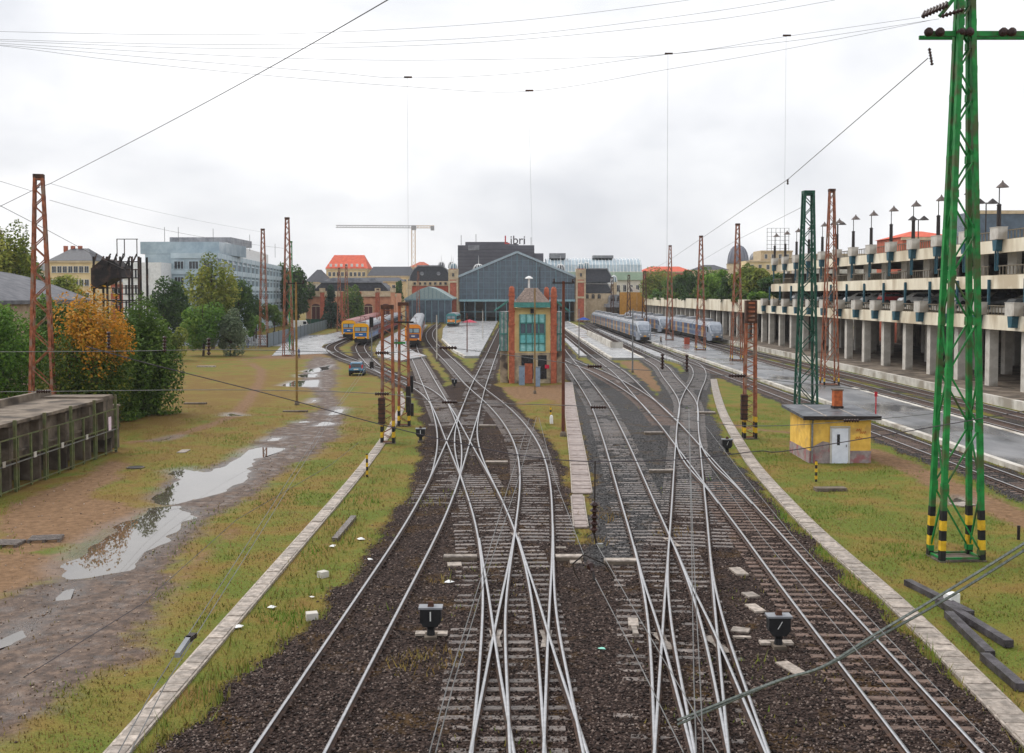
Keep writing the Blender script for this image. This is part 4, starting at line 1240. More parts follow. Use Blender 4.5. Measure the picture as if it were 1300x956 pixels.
contact('right contact wire of the pair over the right turnout', [(893, 956), (889, 867), (885, 790), (880, 690), (877, 600), (875, 520)])
contact('contact wire running down to the porcelain pulley', [(684, 530), (705, 610), (741, 704)])
contact('contact wire running on below the porcelain pulley', [(756, 735), (790, 800), (824, 867), (868, 956)])
contact('contact wire from the hanging insulator down past the right turnout', [(757, 690), (800, 765), (860, 867), (912, 956)])
contact('contact wire over the brown sleeper track', [(900, 590), (966, 680), (1061, 794), (1122, 867), (1195, 956)])
contact('contact wire right of the brown sleeper track', [(895, 540), (945, 605), (1006, 680), (1123, 805), (1183, 867), (1270, 956)])
# tension insulator string and pulley in the middle foreground
Yp = at(755, 660, 6.0).y
t = thing('insulator_string', 'big dark insulator string hanging between the middle and right tracks', 'insulator', (0, 0, 0))
q = MB(); insul(q, W(755, 637, Yp), W(754, 676, Yp), 0.08, 5); q.build('insulator', m_ins, t)
MB().bar(W(755.5, 585, Yp), W(755, 637, Yp), 0.02).build('rod', m_dark, t)
MB().tube([W(754, 676, Yp), W(758, 694, Yp)], 0.018, 6).build('link', m_dark, t)
MB().lathe([(0.05, 0), (0.05, 0.05)], n=10).build('clamp', m_steel, t, W(762, 694, Yp))
t = thing('tension_pulley', 'porcelain pulley with steel yoke on the tension wires', 'pulley', (0, 0, 0))
q = MB(); insul(q, W(747, 712, 15.2), W(752.5, 726, 15.0), 0.06, 1); q.build('pulley', m_ins, t)
yk = MB()
for a, b in (((741, 704), (768, 716)), ((741, 704), (727, 716)), ((727, 716), (730, 728)), ((730, 728), (736, 737)), ((768, 716), (780, 735))):
    yk.bar(W(*a, 15.2), W(*b, 15.2), 0.018)
yk.build('yoke', m_dark, t)
MB().bar(W(752.5, 726, 15.0), W(755, 737, 14.9), 0.03).build('clevis', m_dark, t)
# grey insulator on the left contact pair
t = thing('section_insulator', 'pale section insulator on the wire pair over the left grass', 'insulator', (0, 0, 0))
MB().bar(at(225, 832, 6.03), at(240, 810, 6.03), 0.05, 0.05).build('body', m_roofg, t)
MB().bar(at(238, 812, 6.03), at(246, 806, 6.03), 0.07, 0.05).build('clamp', m_dark, t)
# heavy cable pair across the right corner
for k, (dy, lab) in enumerate(((0, 'upper grey twisted cable slanting across the bottom right corner'), (9, 'lower grey twisted cable slanting across the bottom right corner'))):
    pp = [(860, 920 - dy * 0.6), (985, 866 - dy * 0.1), (1045, 846 + dy * 0.1), (1110, 806 + dy * 0.6), (1200, 752 + dy), (1300, 690 + dy), (1420, 612 + dy)]
    wire('twisted_cable', lab, pxs(cs(pp), 14.0), 0.019, m_cable, cat='cable', group='grey twisted cables')
# ------------------------------------------------------------------ buildings
WCACHE = {}
def window_mesh(w_, h, fm, gm, arch=False, key=None, bars=1):
    k = (round(w_, 2), round(h, 2), fm.name, gm.name, arch, bars)
    if k in WCACHE: return WCACHE[k]
    mb = MB()
    mb.box((0, -0.03, h / 2), (w_, 0.06, h), mi=1)
    f = max(0.07, w_ * 0.07)
    for s in (-1, 1): mb.box((s * (w_ / 2 + f / 2), -0.09, h / 2), (f, 0.18, h))
    mb.box((0, -0.12, -f / 2), (w_ + 4 * f, 0.26, f)); mb.box((0, -0.10, h + f / 2), (w_ + 2 * f, 0.22, f))
    for i in range(bars):
        mb.box((-w_ / 2 + w_ * (i + 1) / (bars + 1), -0.075, h / 2), (f * 0.6, 0.03, h - 0.02))
    if arch:
        r = w_ / 2
        prof = [(r * math.cos(PI * j / 8), h + f + r * 0.55 * math.sin(PI * j / 8)) for j in range(9)]
        mb.ext_y(prof, -0.06, 0.0, 1)
    WCACHE[k] = mb.mesh('window', [fm, gm])
    return WCACHE[k]
def grid(par, x0, x1, z0, z1, nc, nr, y, w_, h, fm, gm, arch=False, bars=1, rz=0.0, skip=()):
    me = window_mesh(w_, h, fm, gm, arch, None, bars)
    for r in range(nr):
        for c in range(nc):
            if (c, r) in skip: continue
            u = x0 + (x1 - x0) * (c + 0.5) / nc
            zc = z0 + (z1 - z0) * (r + 0.5) / nr - h / 2
            if rz == 0: place('window', me, par, (u, y, zc))
            else: place('window', me, par, (y, u, zc), rz)
def dome(par, x, y, z, r, h, m, ribs=8, name='dome', fin=2.5, rm=None):
    prof = [(r * math.cos(PI / 2 * i / 7) ** 0.8 if i < 7 else 0.06, h * math.sin(PI / 2 * i / 7)) for i in range(8)]
    d = MB().lathe(prof, n=14).build(name, m, par, (x, y, z), smooth=True)
    rb = MB()
    for k in range(ribs):
        a = 2 * PI * k / ribs
        rb.tube([((p[0] + 0.05) * math.cos(a), (p[0] + 0.05) * math.sin(a), p[1]) for p in prof], 0.09 + r * 0.03, 4)
    tag(rb.build('rib', rm or m_white, d), kind='stuff')
    if fin: MB().tube([(0, 0, h), (0, 0, h + fin)], [0.12, 0.03], 5).build('finial', rm or m_white, d)
    return d
# --- station train hall
YH = 394.0
t = thing('station_hall', 'large gabled glass and iron train hall in the middle background', 'station', (1.8, YH, 0))
gb = MB(); gb.ext_y([(-20.6, 7.8), (20.6, 7.8), (20.6, 15.7), (0, 24.2), (-20.6, 15.7)], 0.0, 0.25)
gl_ = gb.build('gable_glazing', m_glass, t)
mu = MB()
for i in range(-10, 11):
    x = i * 2.0
    mu.box((x, -0.05, (7.8 + 15.7 + (20.6 - abs(x)) * 0.4126) / 2), (0.14, 0.12, 15.7 + (20.6 - abs(x)) * 0.4126 - 7.8))
for z in (9.8, 11.8, 13.8, 15.8, 17.8, 19.8, 21.8):
    hw_ = 20.6 if z <= 15.7 else (24.2 - z) / 0.4126
    mu.box((0, -0.05, z), (2 * hw_, 0.13, 0.12))
tag(mu.build('mullion', m_hallframe, gl_), kind='stuff')
for i in (-2, -1, 0, 1, 2):
    x = i * 6.9
    MB().box((x, -0.2, (7.8 + 15.7 + (20.6 - abs(x)) * 0.41) / 2), (0.34, 0.3, 15.7 + (20.6 - abs(x)) * 0.41 - 7.8)).build('main_mullion', m_hallframe, gl_)
MB().box((0, -0.4, 7.5), (41.6, 0.9, 0.75)).build('lintel', mat('pale iron beam', lin(150, 182, 190), lin(124, 156, 166), 0.5), t)
for s in (-1, 1):
    MB().bar((s * 21.6, -0.2, 15.75), (0, -0.2, 24.75), 1.1, 0.75).build('rafter', mat('pale zinc', lin(168, 184, 192), lin(146, 160, 170), 0.45), t)
rf = MB(); rf.ext_y([(-22, 15.9), (0, 25.0), (22, 15.9), (22, 15.5), (0, 24.5), (-22, 15.5)], 0.6, 110)
rf.build('roof', m_slate, t)
for s in (-1, 1): MB().box((s * 21.0, 55, 7.8), (0.8, 109, 15.6)).build('side_wall', m_stone, t)
MB().box((0, 60, 8), (41, 0.4, 15)).build('inner_screen', m_glass, t)
for i in range(-5, 6):
    MB().lathe([(0.3, 0), (0.22, 0.8), (0.2, 7.1)], n=8).build('column', m_hallframe, t, (i * 3.75, -0.3, 0))
MB().box((0, 4, 3.4), (41, 0.3, 0.5)).build('canopy_edge', m_hallframe, t)
for s in (-1, 1):
    tw = MB().box((0, 0, 9.4), (3.0, 3.0, 18.8)).build('tower', m_brickp, t, (s * 22.7, 0.2, 0))
    for z in (0.8, 8.6, 14.2, 18.2):
        MB().box((0, 0, z), (3.5, 3.5, 0.7)).build('string_course', m_stone, tw)
    q = MB()
    for a in (-1, 1):
        for b in (-1, 1): q.box((a * 1.45, b * 1.45, 9.4), (0.55, 0.55, 18.78))
    q.build('quoin', m_stone, tw)
    MB().box((0, 0, 16.4), (3.1, 3.1, 3.0)).build('belfry', m_stone, tw)
    place('window', window_mesh(0.8, 1.2, m_stone, m_black), tw, (0, -1.58, 16))
    dome(tw, 0, 0, 18.6, 1.35, 2.2, m_hallframe, 8, fin=2.0)
for x, z, r in ((-14.6, 18.2, 2.2), (16.8, 18.6, 1.8)):
    tb_ = MB().box((0, 0, 8.8), (3.4, 3.4, 17.6)).build('turret', m_stone, t, (x, 30, 0.6))
    dome(tb_, 0, 0, 17.6, r, 3.0, m_slate, 10, fin=3.4)
# --- pavilion left of the hall
t = thing('brick_pavilion', 'red brick station pavilion with dark curved roof left of the train hall', 'building', (-29.6, 400, 0))
MB().box((0, 8, 7), (15.4, 16, 14)).build('wall', mat('salmon brick', lin(196, 100, 76), lin(170, 84, 64), 0.8), t)
for s in (-1, 1):
    MB().box((s * 7.4, 0, 7.2), (1.6, 1.4, 14.8)).build('corner_pier', m_stone, t)
MB().box((0, -0.15, 13.6), (15.8, 0.7, 1.7)).build('frieze', m_stone, t)
grid(t, -6.5, 6.5, 12.9, 14.3, 7, 1, -0.5, 0.9, 0.9, m_stone, m_black, bars=0)
r_ = MB(); r_.ext_y([(-7.6, 14.5), (-7.2, 16.6), (-6.0, 18.6), (-4.4, 19.9), (4.4, 19.9), (6.0, 18.6), (7.2, 16.6), (7.6, 14.5)], 0, 16)
r_o = r_.build('roof', m_slate, t)
MB().box((0, 0.1, 20.0), (9.6, 1.2, 0.45)).build('ridge', m_roofg, r_o)
for s in (-1, 1): MB().tube([(s * 7.6, -0.1, 14.5), (s * 7.2, -0.1, 16.6), (s * 6.0, -0.1, 18.6), (s * 4.4, -0.1, 19.9)], 0.2, 5).build('verge', m_roofg, r_o)
for x in (-3, 3): MB().lathe([(0.7, 0), (0.7, 0.2)], n=12).build('roof_window', m_roofg, r_o, (x, -0.2, 17.2)).rotation_euler = (PI / 2, 0, 0)
for x in (3.4, 7.2):
    dome(r_o, x, 10, 19.4, 1.2, 2.4, m_slate, 8, fin=2.6)
# --- glazed canopy shed in front of it
t = thing('glass_canopy', 'grey green gabled glass canopy in front of the brick pavilion', 'canopy', (-27.4, 362, 0))
r_ = MB(); r_.ext_y([(-7.9, 8.3), (-2.6, 11.4), (0, 12.3), (2.6, 11.4), (7.9, 8.3), (7.9, 8.0), (-7.9, 8.0)], 0, 30)
ro = r_.build('roof', mat('grey green sheet', lin(150, 168, 168), lin(126, 146, 148), 0.4, stretch=(3, 0.3, 1)), t)
for i in range(-5, 6):
    x = i * 1.35
    MB().bar((x, -0.1, 8.35), (x, -0.1, 8.3 + (7.9 - abs(x)) * 0.5), 0.12).build('rib', m_hallframe, ro)
MB().box((0, 0.3, 4.2), (15, 0.2, 7.4)).build('front_glazing', m_glass, t)
for i in range(8): MB().box((-7.5 + i * 15 / 7, 0.05, 4.0), (0.28, 0.3, 8.0)).build('post', m_hallframe, t)
MB().box((0, 0, 7.95), (16, 0.5, 0.5)).build('lintel', m_hallframe, t)
# --- pavilion right of the hall
t = thing('stone_pavilion', 'buff stone pavilion with stacked dark mansard roofs right of the hall', 'building', (30.5, 398, 0))
MB().box((0, 8, 5), (14, 16, 10.0)).build('wall', m_stone, t)
grid(t, -4.5, 2.0, 7.6, 10, 3, 1, 0, 1.1, 1.3, m_stone, m_black, arch=True)
for z0_, wd, hh in ((10.0, 5.6, 3.6), (13.9, 6.4, 5.0)):
    r_ = MB(); r_.ext_y([(-wd, z0_), (-wd * 0.9, z0_ + hh * 0.5), (-wd * 0.68, z0_ + hh), (wd * 0.68, z0_ + hh), (wd * 0.9, z0_ + hh * 0.5), (wd, z0_)], 0.5 if z0_ < 12 else 6, 15)
    ro = r_.build('mansard_roof', m_slate, t)
    MB().box((0, 0.4 if z0_ < 12 else 5.9, z0_ + hh + 0.15), (wd * 1.4, 0.8, 0.4)).build('ridge', m_roofg, ro)
    for s in (-1, 1):
        MB().tube([(s * wd, (0.4 if z0_ < 12 else 5.9), z0_), (s * wd * 0.9, (0.4 if z0_ < 12 else 5.9), z0_ + hh * 0.5), (s * wd * 0.68, (0.4 if z0_ < 12 else 5.9), z0_ + hh)], 0.22, 5).build('verge', m_roofg, ro)
MB().box((0, 3, 13.7), (12.4, 6, 0.5)).build('cornice', m_white, t)
MB().box((6.6, 4, 7.0), (1.8, 3, 14.0)).build('corner_pier', m_stone, t)
for x in (-3.5, 6.6): dome(t, x, 4, 14.2 if x > 0 else 19.0, 1.1, 2.3, m_hallframe, 8, fin=2.0)
t = thing('arcade', 'low glazed arcade with arched lights right of the stone pavilion', 'building', (39, 392, 0))
MB().box((0, 4, 2.5), (10, 8, 5.0)).build('wall', m_concd, t)
r_ = MB(); r_.ext_y([(-4.6, 6.4), (-4.4, 8.6), (-3.6, 9.6), (3.6, 9.6), (4.4, 8.6), (4.6, 6.4)], 0, 7); ro = r_.build('roof', m_roofg, t)
grid(ro, -4.2, 4.2, 6.6, 9.2, 4, 1, 0, 1.4, 1.3, m_roofg, m_black, arch=True)
MB().box((0, 0, 5.7), (12, 9.5, 1.2)).build('ledge', m_roofg, t)
# --- dark office block with rooftop lettering
t = thing('office_block', 'dark grey stepped office block with rooftop lettering behind the hall', 'building', (-5, 520, 0))
m_dk = mat('dark cladding', lin(92, 92, 100), lin(74, 74, 82), 0.5, scale=0.3, stretch=(0.6, 1, 2))
MB().box((-2.5, 10, 16.4), (36, 20, 32.8)).build('wall', m_dk, t)
MB().box((-7, 8, 33.6), (20, 14, 1.6)).build('upper_step', m_dk, t)
MB().box((17.5, 9, 14.5), (4.6, 18, 29.0)).build('side_block', m_dk, t)
MB().box((-13, -0.2, 31.6), (5.2, 0.5, 2.4)).build('plant_box', m_roofg, t)
for i in range(7): MB().box((-2.5, -0.08, 21.2 + i * 1.6), (36.1, 0.16, 0.25)).build('cladding_band', mat('cladding seam', lin(70, 70, 78)), t)
for x, hh in ((-12, 3.5), (-19, 3.0), (14, 2.0), (10.6, 1.8)): MB().tube([(x, 2, 33), (x, 2, 34.6 + hh)], 0.14, 5).build('aerial', m_wire, t)
def letters(txt, size, m, par, x, y, z, ext=0.15):
    cu = bpy.data.curves.new('lettering', 'FONT')
    cu.body = txt; cu.size = size; cu.extrude = ext; cu.offset = 0.05
    ob = bpy.data.objects.new('lettering_source', cu)
    COL.objects.link(ob)
    bpy.context.view_layer.update()
    me = bpy.data.meshes.new_from_object(ob.evaluated_get(bpy.context.evaluated_depsgraph_get()))
    wd = max(v.co.x for v in me.vertices) - min(v.co.x for v in me.vertices)
    bpy.data.objects.remove(ob)
    me.materials.clear(); me.materials.append(m)
    o = place('lettering', me, par, (x, y, z)); o.rotation_euler = (PI / 2, 0, 0)
    return wd
sg = MB().box((3.6, 0.4, 33.1), (9, 0.3, 0.5)).build('sign_rail', m_dk, t)
wd = letters('L', 5.6, mat('sign red', lin(206, 84, 84)), sg, 1.2, 0.2, 33.4)
letters('ibri', 5.6, mat('sign grey', lin(96, 92, 96)), sg, 4.0, 0.2, 33.4)
# --- glass roofed mall right of the hall
t = thing('glass_roofed_mall', 'long pale building with blue glass roof and green cornice behind the station', 'building', (38, 480, 0))
MB().box((0, 10, 9.8), (37, 20, 19.6)).build('wall', mat('pale cream facade', lin(214, 208, 196), lin(196, 190, 180), 0.8, scale=0.3), t)
MB().box((0, -0.3, 17.6), (37.4, 0.8, 3.4)).build('cornice', mat('patina green', lin(170, 192, 172), lin(148, 172, 154), 0.7, scale=0.5), t)
r_ = MB(); r_.ext_x([(0, 19.4), (1.5, 22.6), (4.5, 24.6), (10, 25.6), (20, 25.6), (20, 19.4)], -23, 18.4); ro = r_.build('roof', m_glassb, t)
for i in range(28):
    x = -22.5 + i * 1.5
    rb = MB(); rb.tube([(x, -0.1, 19.4), (x, 1.4, 22.7), (x, 4.4, 24.8), (x, 10, 25.8)], 0.13, 4)
    rb.build('roof_rib', m_white, ro)
grid(t, 4, 18, 9.0, 15.6, 5, 1, 0, 1.3, 2.8, m_white, m_black)
MB().box((-18, 8, 26.6), (7, 8, 2.2)).build('plant_room', m_roofg, t)
MB().box((2, 8, 26.2), (9, 6, 1.2)).build('plant_room', m_roofg, t)
# --- orange brick terminal left
t = thing('orange_terminal', 'orange brick terminal with slate mansard roof and arched doors', 'building', (-48.4, 332, 0))
MB().box((0, 8, 5.0), (27, 16, 10.0)).build('wall', m_orange, t)
r_ = MB(); r_.ext_y([(-11.6, 10.0), (-10.6, 11.6), (-9.0, 13.2), (9.0, 13.2), (10.6, 11.6), (11.6, 10.0)], 0.8, 15); ro = r_.build('roof', m_slate, t)
MB().box((0, 0.8, 13.4), (19, 1.0, 0.5)).build('ridge', m_roofg, ro)
MB().box((0, 3.4, 14.1), (14, 3, 0.9)).build('clerestory', m_roofg, ro)
for x in (-12.6, -8.6, 8.0, 12.6, 2.5, -2.5):
    pl = MB().box((0, -0.3, 5.2), (1.3, 0.7, 10.6)).build('pilaster', m_brickp if abs(x) < 9 else m_orange, t, (x, 0, 0))
    if abs(x) > 7: MB().box((0, -0.2, 10.9), (1.6, 1.2, 1.3)).build('pilaster_cap', m_stone, pl)
MB().box((0, -0.2, 9.4), (27.4, 0.8, 0.8)).build('cornice', m_stone, t)
MB().box((0, -0.1, 10.2), (24, 0.3, 0.9)).build('balustrade', m_stone, t)
for x in (-10.6, -5.6, 0, 5.2, 10.4):
    place('doorway', window_mesh(2.4, 5.4, m_stone, mat('dark door red', lin(92, 52, 50)), True, None, 1), t, (x, 0, 0.6))
# --- far left and centre background blocks
def block(label, px0, px1, pyt, Y, m, rows, cols, roofm=None, roofh=0.0, depth=14, name='apartment_block', fm=None, w_=1.1, h=1.7, zb=0.0, hip=0.8, z0=None):
    a, b = W(px0, pyt, Y), W(px1, pyt, Y)
    H_ = a.z - roofh
    t = thing(name, label, 'building', ((a.x + b.x) / 2, Y, 0))
    wd = b.x - a.x
    MB().box((0, depth / 2, H_ / 2), (wd, depth, H_)).build('wall', m, t)
    if roofh:
        r_ = MB()
        i = min(wd * 0.5 * hip, depth * 0.5)
        vs = [(-wd / 2 - 0.4, -0.4, H_), (wd / 2 + 0.4, -0.4, H_), (wd / 2 + 0.4, depth + 0.4, H_), (-wd / 2 - 0.4, depth + 0.4, H_),
              (-wd / 2 + i, depth / 2 - 0.1, H_ + roofh), (wd / 2 - i, depth / 2 - 0.1, H_ + roofh), (wd / 2 - i, depth / 2 + 0.1, H_ + roofh), (-wd / 2 + i, depth / 2 + 0.1, H_ + roofh)]
        r_.add(vs, [(3, 2, 1, 0), (0, 1, 5, 4), (1, 2, 6, 5), (2, 3, 7, 6), (3, 0, 4, 7), (4, 5, 6, 7)])
        r_.build('roof', roofm, t)
    MB().box((0, -0.1, H_ - 0.3), (wd + 0.5, 0.5, 0.5)).build('cornice', fm or m_stone, t)
    if rows: grid(t, -wd / 2 + 0.6, wd / 2 - 0.6, max(z0 or 0, H_ - rows * 3.6 - 0.6), H_ - 0.6, cols, rows, 0, w_, h, fm or m_white, m_black)
    return t, wd, H_
m_beige = mat('beige render', lin(224, 202, 158), lin(204, 180, 138), 0.8, scale=0.4)
m_redroof = mat('red tile roof', lin(208, 100, 72), lin(186, 82, 60), 0.75, scale=0.8)
t, wd, H_ = block('cream house with steep bright red roof behind the orange terminal', 414, 466, 323, 470, m_beige, 2, 9, m_redroof, 6.0, 16, hip=0.25)
for i in range(7): MB().box((-wd / 2 + 2 + i * (wd - 4) / 6, -0.2, H_ + 1.4), (0.9, 1.0, 1.2)).build('dormer', m_white, t)
block('beige block with grey mansard between the red roof and the crane', 467, 524, 338, 465, m_beige, 2, 10, m_slate, 4.0, 14, hip=0.15)
block('yellow beige block right behind the orange terminal roof', 412, 512, 352, 430, m_beige, 2, 14, m_slate, 1.5, 12, hip=0.15)
block('low grey roofed house left of the yellow beige block', 388, 416, 342, 440, m_conc, 1, 4, m_slate, 5.0, 12)
block('hazy pale block behind the crane base', 520, 548, 332, 600, m_stone, 2, 6, m_brickp, 3.0, 14)
block('old beige house with dark hipped roof behind the left mast', 62, 116, 314, 300, m_beige, 3, 7, m_slate, 3.6, 14, hip=0.6)
block('pale gable wall house at the left end of the old beige house', 40, 66, 330, 310, m_conc, 2, 2, m_slate, 3.0, 12)
tt = [o for o in COL.objects if o.get('label', '').startswith('old beige house')][0]
for x in (-4.0, -2.0, 0.0): MB().box((x, 7, W(70, 314, 300).z - 0.2), (1.0, 0.8, 1.8)).build('chimney', m_brick, tt)
block('far pale block seen between the burnt tower and the glass office', 116, 180, 352, 330, m_brickp, 2, 8, m_slate, 1.5, 12)
block('pink roofed far block behind the deck trees', 812, 880, 338, 620, m_brickp, 0, 0, m_redroof, 3, 14)
block('far grey block behind the deck trees, left of the dome', 880, 925, 336, 640, m_stone, 1, 6, m_slate, 3, 14)
block('beige block with flat roof right of the far dome', 948, 1002, 331, 420, m_beige, 2, 5, None, 0, 14)
block('upper beige block under the billboard frame', 966, 1006, 318, 440, m_stone, 1, 4, None, 0, 14)
block('dark glass block behind the right end of the garage roof', 1244, 1330, 267, 170, m_glass, 0, 0, None, 0, 14)
block('low red roofed block peeking over the garage parapet', 1146, 1216, 291, 200, m_brickp, 0, 0, m_redroof, 1.4, 14)
block('pale modern block behind the middle of the garage', 1020, 1120, 322, 330, m_conc, 1, 8, None, 0, 14)
# far dome
p = W(937, 336, 700)
t = thing('domed_tower', 'large hazy grey dome rising behind the deck trees', 'dome', (p.x, 700, 0))
MB().lathe([(7.2, 0), (7.2, p.z), (7.6, p.z + 0.5)], n=20).build('drum', m_stone, t)
m_domeg = mat('dome lead', lin(120, 122, 134), lin(100, 102, 114), 0.6)
dome(t, 0, 0, p.z + 0.5, 6.6, 11.5, m_domeg, 12, fin=5, rm=m_domeg)
p = W(962, 330, 640)
t = thing('small_dome', 'small pale dome just right of the large far dome', 'dome', (p.x, 640, 0))
MB().lathe([(5, 0), (5, p.z)], n=18).build('drum', m_stone, t); dome(t, 0, 0, p.z, 4.6, 4.5, m_roofg, 10, fin=0, rm=m_roofg)
# billboard scaffold
p = W(986, 318, 440)
t = thing('billboard_frame', 'empty lattice billboard frame on the beige block roof', 'frame', (p.x, 438, p.z - 0.5))
for i in range(6): MB().box((-4.3 + i * 1.72, 0, 4.6), (0.16, 0.16, 9.2)).build('upright', m_wire, t)
for i in range(6): MB().box((0, 0, 1.2 + i * 1.6), (9.0, 0.12, 0.12)).build('rail', m_wire, t)
# tower crane
p = W(525, 338, 500)
t = thing('tower_crane', 'pale yellow tower crane above the station roofs', 'crane', (p.x, 500, 0))
m_crane = mat('crane paint', lin(224, 200, 170), lin(206, 182, 152), 0.6)
m_craneg = mat('crane grey', lin(170, 170, 172), lin(150, 150, 152), 0.6)
zt = W(525, 288, 500).z
def lat(par, p, q, w_, n, m, nm):
    mb = MB(); p, q = Vector(p), Vector(q); d = (q - p).normalized()
    u = d.cross(Vector((0, 1, 0))).normalized() * w_ / 2; v = Vector((0, w_ / 2, 0))
    cs_ = [u + v, u - v, -u - v, -u + v]
    for c in cs_: mb.bar(p + c, q + c, 0.22)
    for i in range(n):
        a, b = p.lerp(q, i / n), p.lerp(q, (i + 1) / n)
        for k in range(4): mb.bar(a + cs_[k], b + cs_[(k + 1) % 4], 0.12)
    return mb.build(nm, m, par)
lat(t, (0, 0, 0), (0, 0, zt), 1.6, 16, m_crane, 'mast')
lat(t, (0, 0, zt), (-35, 0, zt + 0.2), 1.0, 26, m_craneg, 'jib')
lat(t, (0, 0, zt), (9.4, 0, zt), 1.0, 7, m_crane, 'counter_jib')
MB().box((8.6, 0, zt - 0.6), (1.6, 1.4, 2.0)).build('counterweight', m_craneg, t)
MB().box((0.3, -1.0, zt - 0.4), (2.0, 1.6, 2.0)).build('cab', m_craneg, t)
# --- glass office
t = thing('glass_office', 'long pale blue glass office building with white end block', 'building', (-62, 232, 0))
h1 = W(275, 321, 232).z
MB().prism([(-9.5, 0), (0, 0), (-11.5, 130), (-30, 130), (-17, 6), (-9.5, 6)], 0, h1 - 0.05).build('wall', m_glassb, t)
dx = MB()
side = Vector((-11.5, 130, 0)); sl = side.length; sd = side.normalized(); sa = math.atan2(sd.y, sd.x)
m_spand = mat('spandrel', lin(186, 200, 206), lin(166, 182, 190), 0.5, scale=0.4)
for k in range(6):
    z = h1 - 0.6 - k * 3.3
    c_ = sd * sl / 2
    MB().box((c_.x + 0.12, c_.y, z), (sl, 0.4, 1.1), sa).build('spandrel_band', m_spand, t)
    MB().box((-4.75, -0.12, z), (9.6, 0.3, 1.1)).build('spandrel_band', m_spand, t)
for k in range(18):
    c_ = sd * (sl * (k + 0.5) / 18)
    MB().box((c_.x + 0.15, c_.y, h1 / 2), (0.3, 0.5, h1), sa).build('fin', m_spand, t)
for r in range(5):
    for k in range(3):
        place('window', window_mesh(1.9, 1.7, m_spand, m_black, False, None, 2), t, (-7.9 + k * 3.1, -0.02, h1 - 3.5 - r * 3.3))
    for k in range(18):
        c_ = sd * (sl * (k + 1.0) / 18)
        if k < 17: place('window', window_mesh(4.6, 1.5, m_spand, m_glass, False, None, 3), t, (c_.x + 0.02, c_.y, h1 - 3.5 - r * 3.3), sa)
MB().box((-9.5, 18, h1 + 1.3), (17, 24, 2.6)).build('attic', m_glassb, t)
MB().prism([(-3, 14), (-1.4, 14), (-9, 90), (-16, 90), (-14, 14)], h1, h1 + 2.8).build('attic', m_white, t)
MB().box((-9, 30, h1 + 3.5), (14, 20, 1.6)).build('plant_room', m_roofg, t)
for x, y in ((-14, 10), (-11, 10), (-5, 16), (-2.5, 40), (-7, 90)):
    MB().tube([(x, y, h1 + 2), (x, y, h1 + 6)], 0.06, 5).build('aerial', m_wire, t)
wb = MB().box((-13.4, -3.0, (h1 - 2.2) / 2), (7.8, 8, h1 - 2.2)).build('white_block', m_white, t)
for r, z in enumerate((h1 - 5.4, h1 - 8.7, h1 - 12.0)):
    for x in (-16.6, -15.9, -14.6, -13.9, -12.2):
        place('window', window_mesh(0.42, 1.9, m_white, m_black, False, None, 0), wb, (x, -7.02, z))
# --- burnt steel tower
p = W(148, 400, 150)
t = thing('burnt_steel_tower', 'black burnt-out steel tower frame behind the autumn trees', 'tower', (p.x, 150, 0))
m_char = mat('charred steel', lin(46, 40, 40), lin(28, 26, 27), 0.7, scale=2, c3=lin(74, 56, 48), s3=0.8)
zt = W(148, 320, 150).z
for x in (-3.0, -1.2, 0.6, 2.2, 3.1):
    for y in (0, 3.4):
        MB().box((x, y, (zt - 0.6) / 2), (0.24, 0.24, zt - 0.6)).build('column', m_char, t)
for z in np.arange(2, zt - 4, 1.7):
    MB().box((0, 0, z), (6.4, 0.14, 0.16)).build('beam', m_char, t)
for z in np.arange(zt - 9, zt - 0.6, 1.1):
    MB().box((1.7, -0.05, z), (3.0, 0.12, 0.13)).build('beam', m_char, t)
hp = MB(); hp.ext_y([(-3.3, zt - 5.0), (-3.3, zt - 2.2), (-1.6, zt - 0.9), (-0.2, zt - 1.2), (0.7, zt - 2.0), (0.9, zt - 3.4), (-0.4, zt - 3.6), (-1.6, zt - 4.3)], -0.3, 3.6)
hp.build('hopper', m_char, t)
for i in range(9):
    MB().bar((-3 + i * 0.62, -0.4, zt - 2 - 0.2 * (i % 3)), (-2.4 + i * 0.6, -0.4 + (i % 3) * 0.9, zt - 0.2 - 0.35 * (i % 2)), 0.16).build('bent_strut', m_char, t)
for x in (0.2, 1.2, 2.9): MB().box((x, 0, zt + 0.6), (0.1, 0.1, 2.4)).build('railing_post', m_char, t)
MB().box((1.6, 0, zt + 1.75), (2.9, 0.1, 0.1)).build('railing', m_char, t)
# --- barrel roofed shed at the left
t = thing('barrel_roofed_shed', 'old shed with grey curved roof at the left edge behind the trees', 'shed', (-65, 104, 0))
prof = [(-14 + 28 * i / 14, 9.0 + 3.6 * math.sin(PI * i / 14)) for i in range(15)]
MB().ext_y(prof + [(14, 8.6), (-14, 8.6)], -0.5, 30).build('roof', mat('old grey sheet roof', lin(112, 112, 116), lin(86, 87, 92), 0.85, scale=0.8), t)
MB().ext_y([(a * 0.97, b - 0.35) for a, b in prof] + [(13.6, 0), (-13.6, 0)], 0, 29).build('wall', mat('old buff render', lin(168, 150, 128), lin(140, 122, 104), 0.85), t)
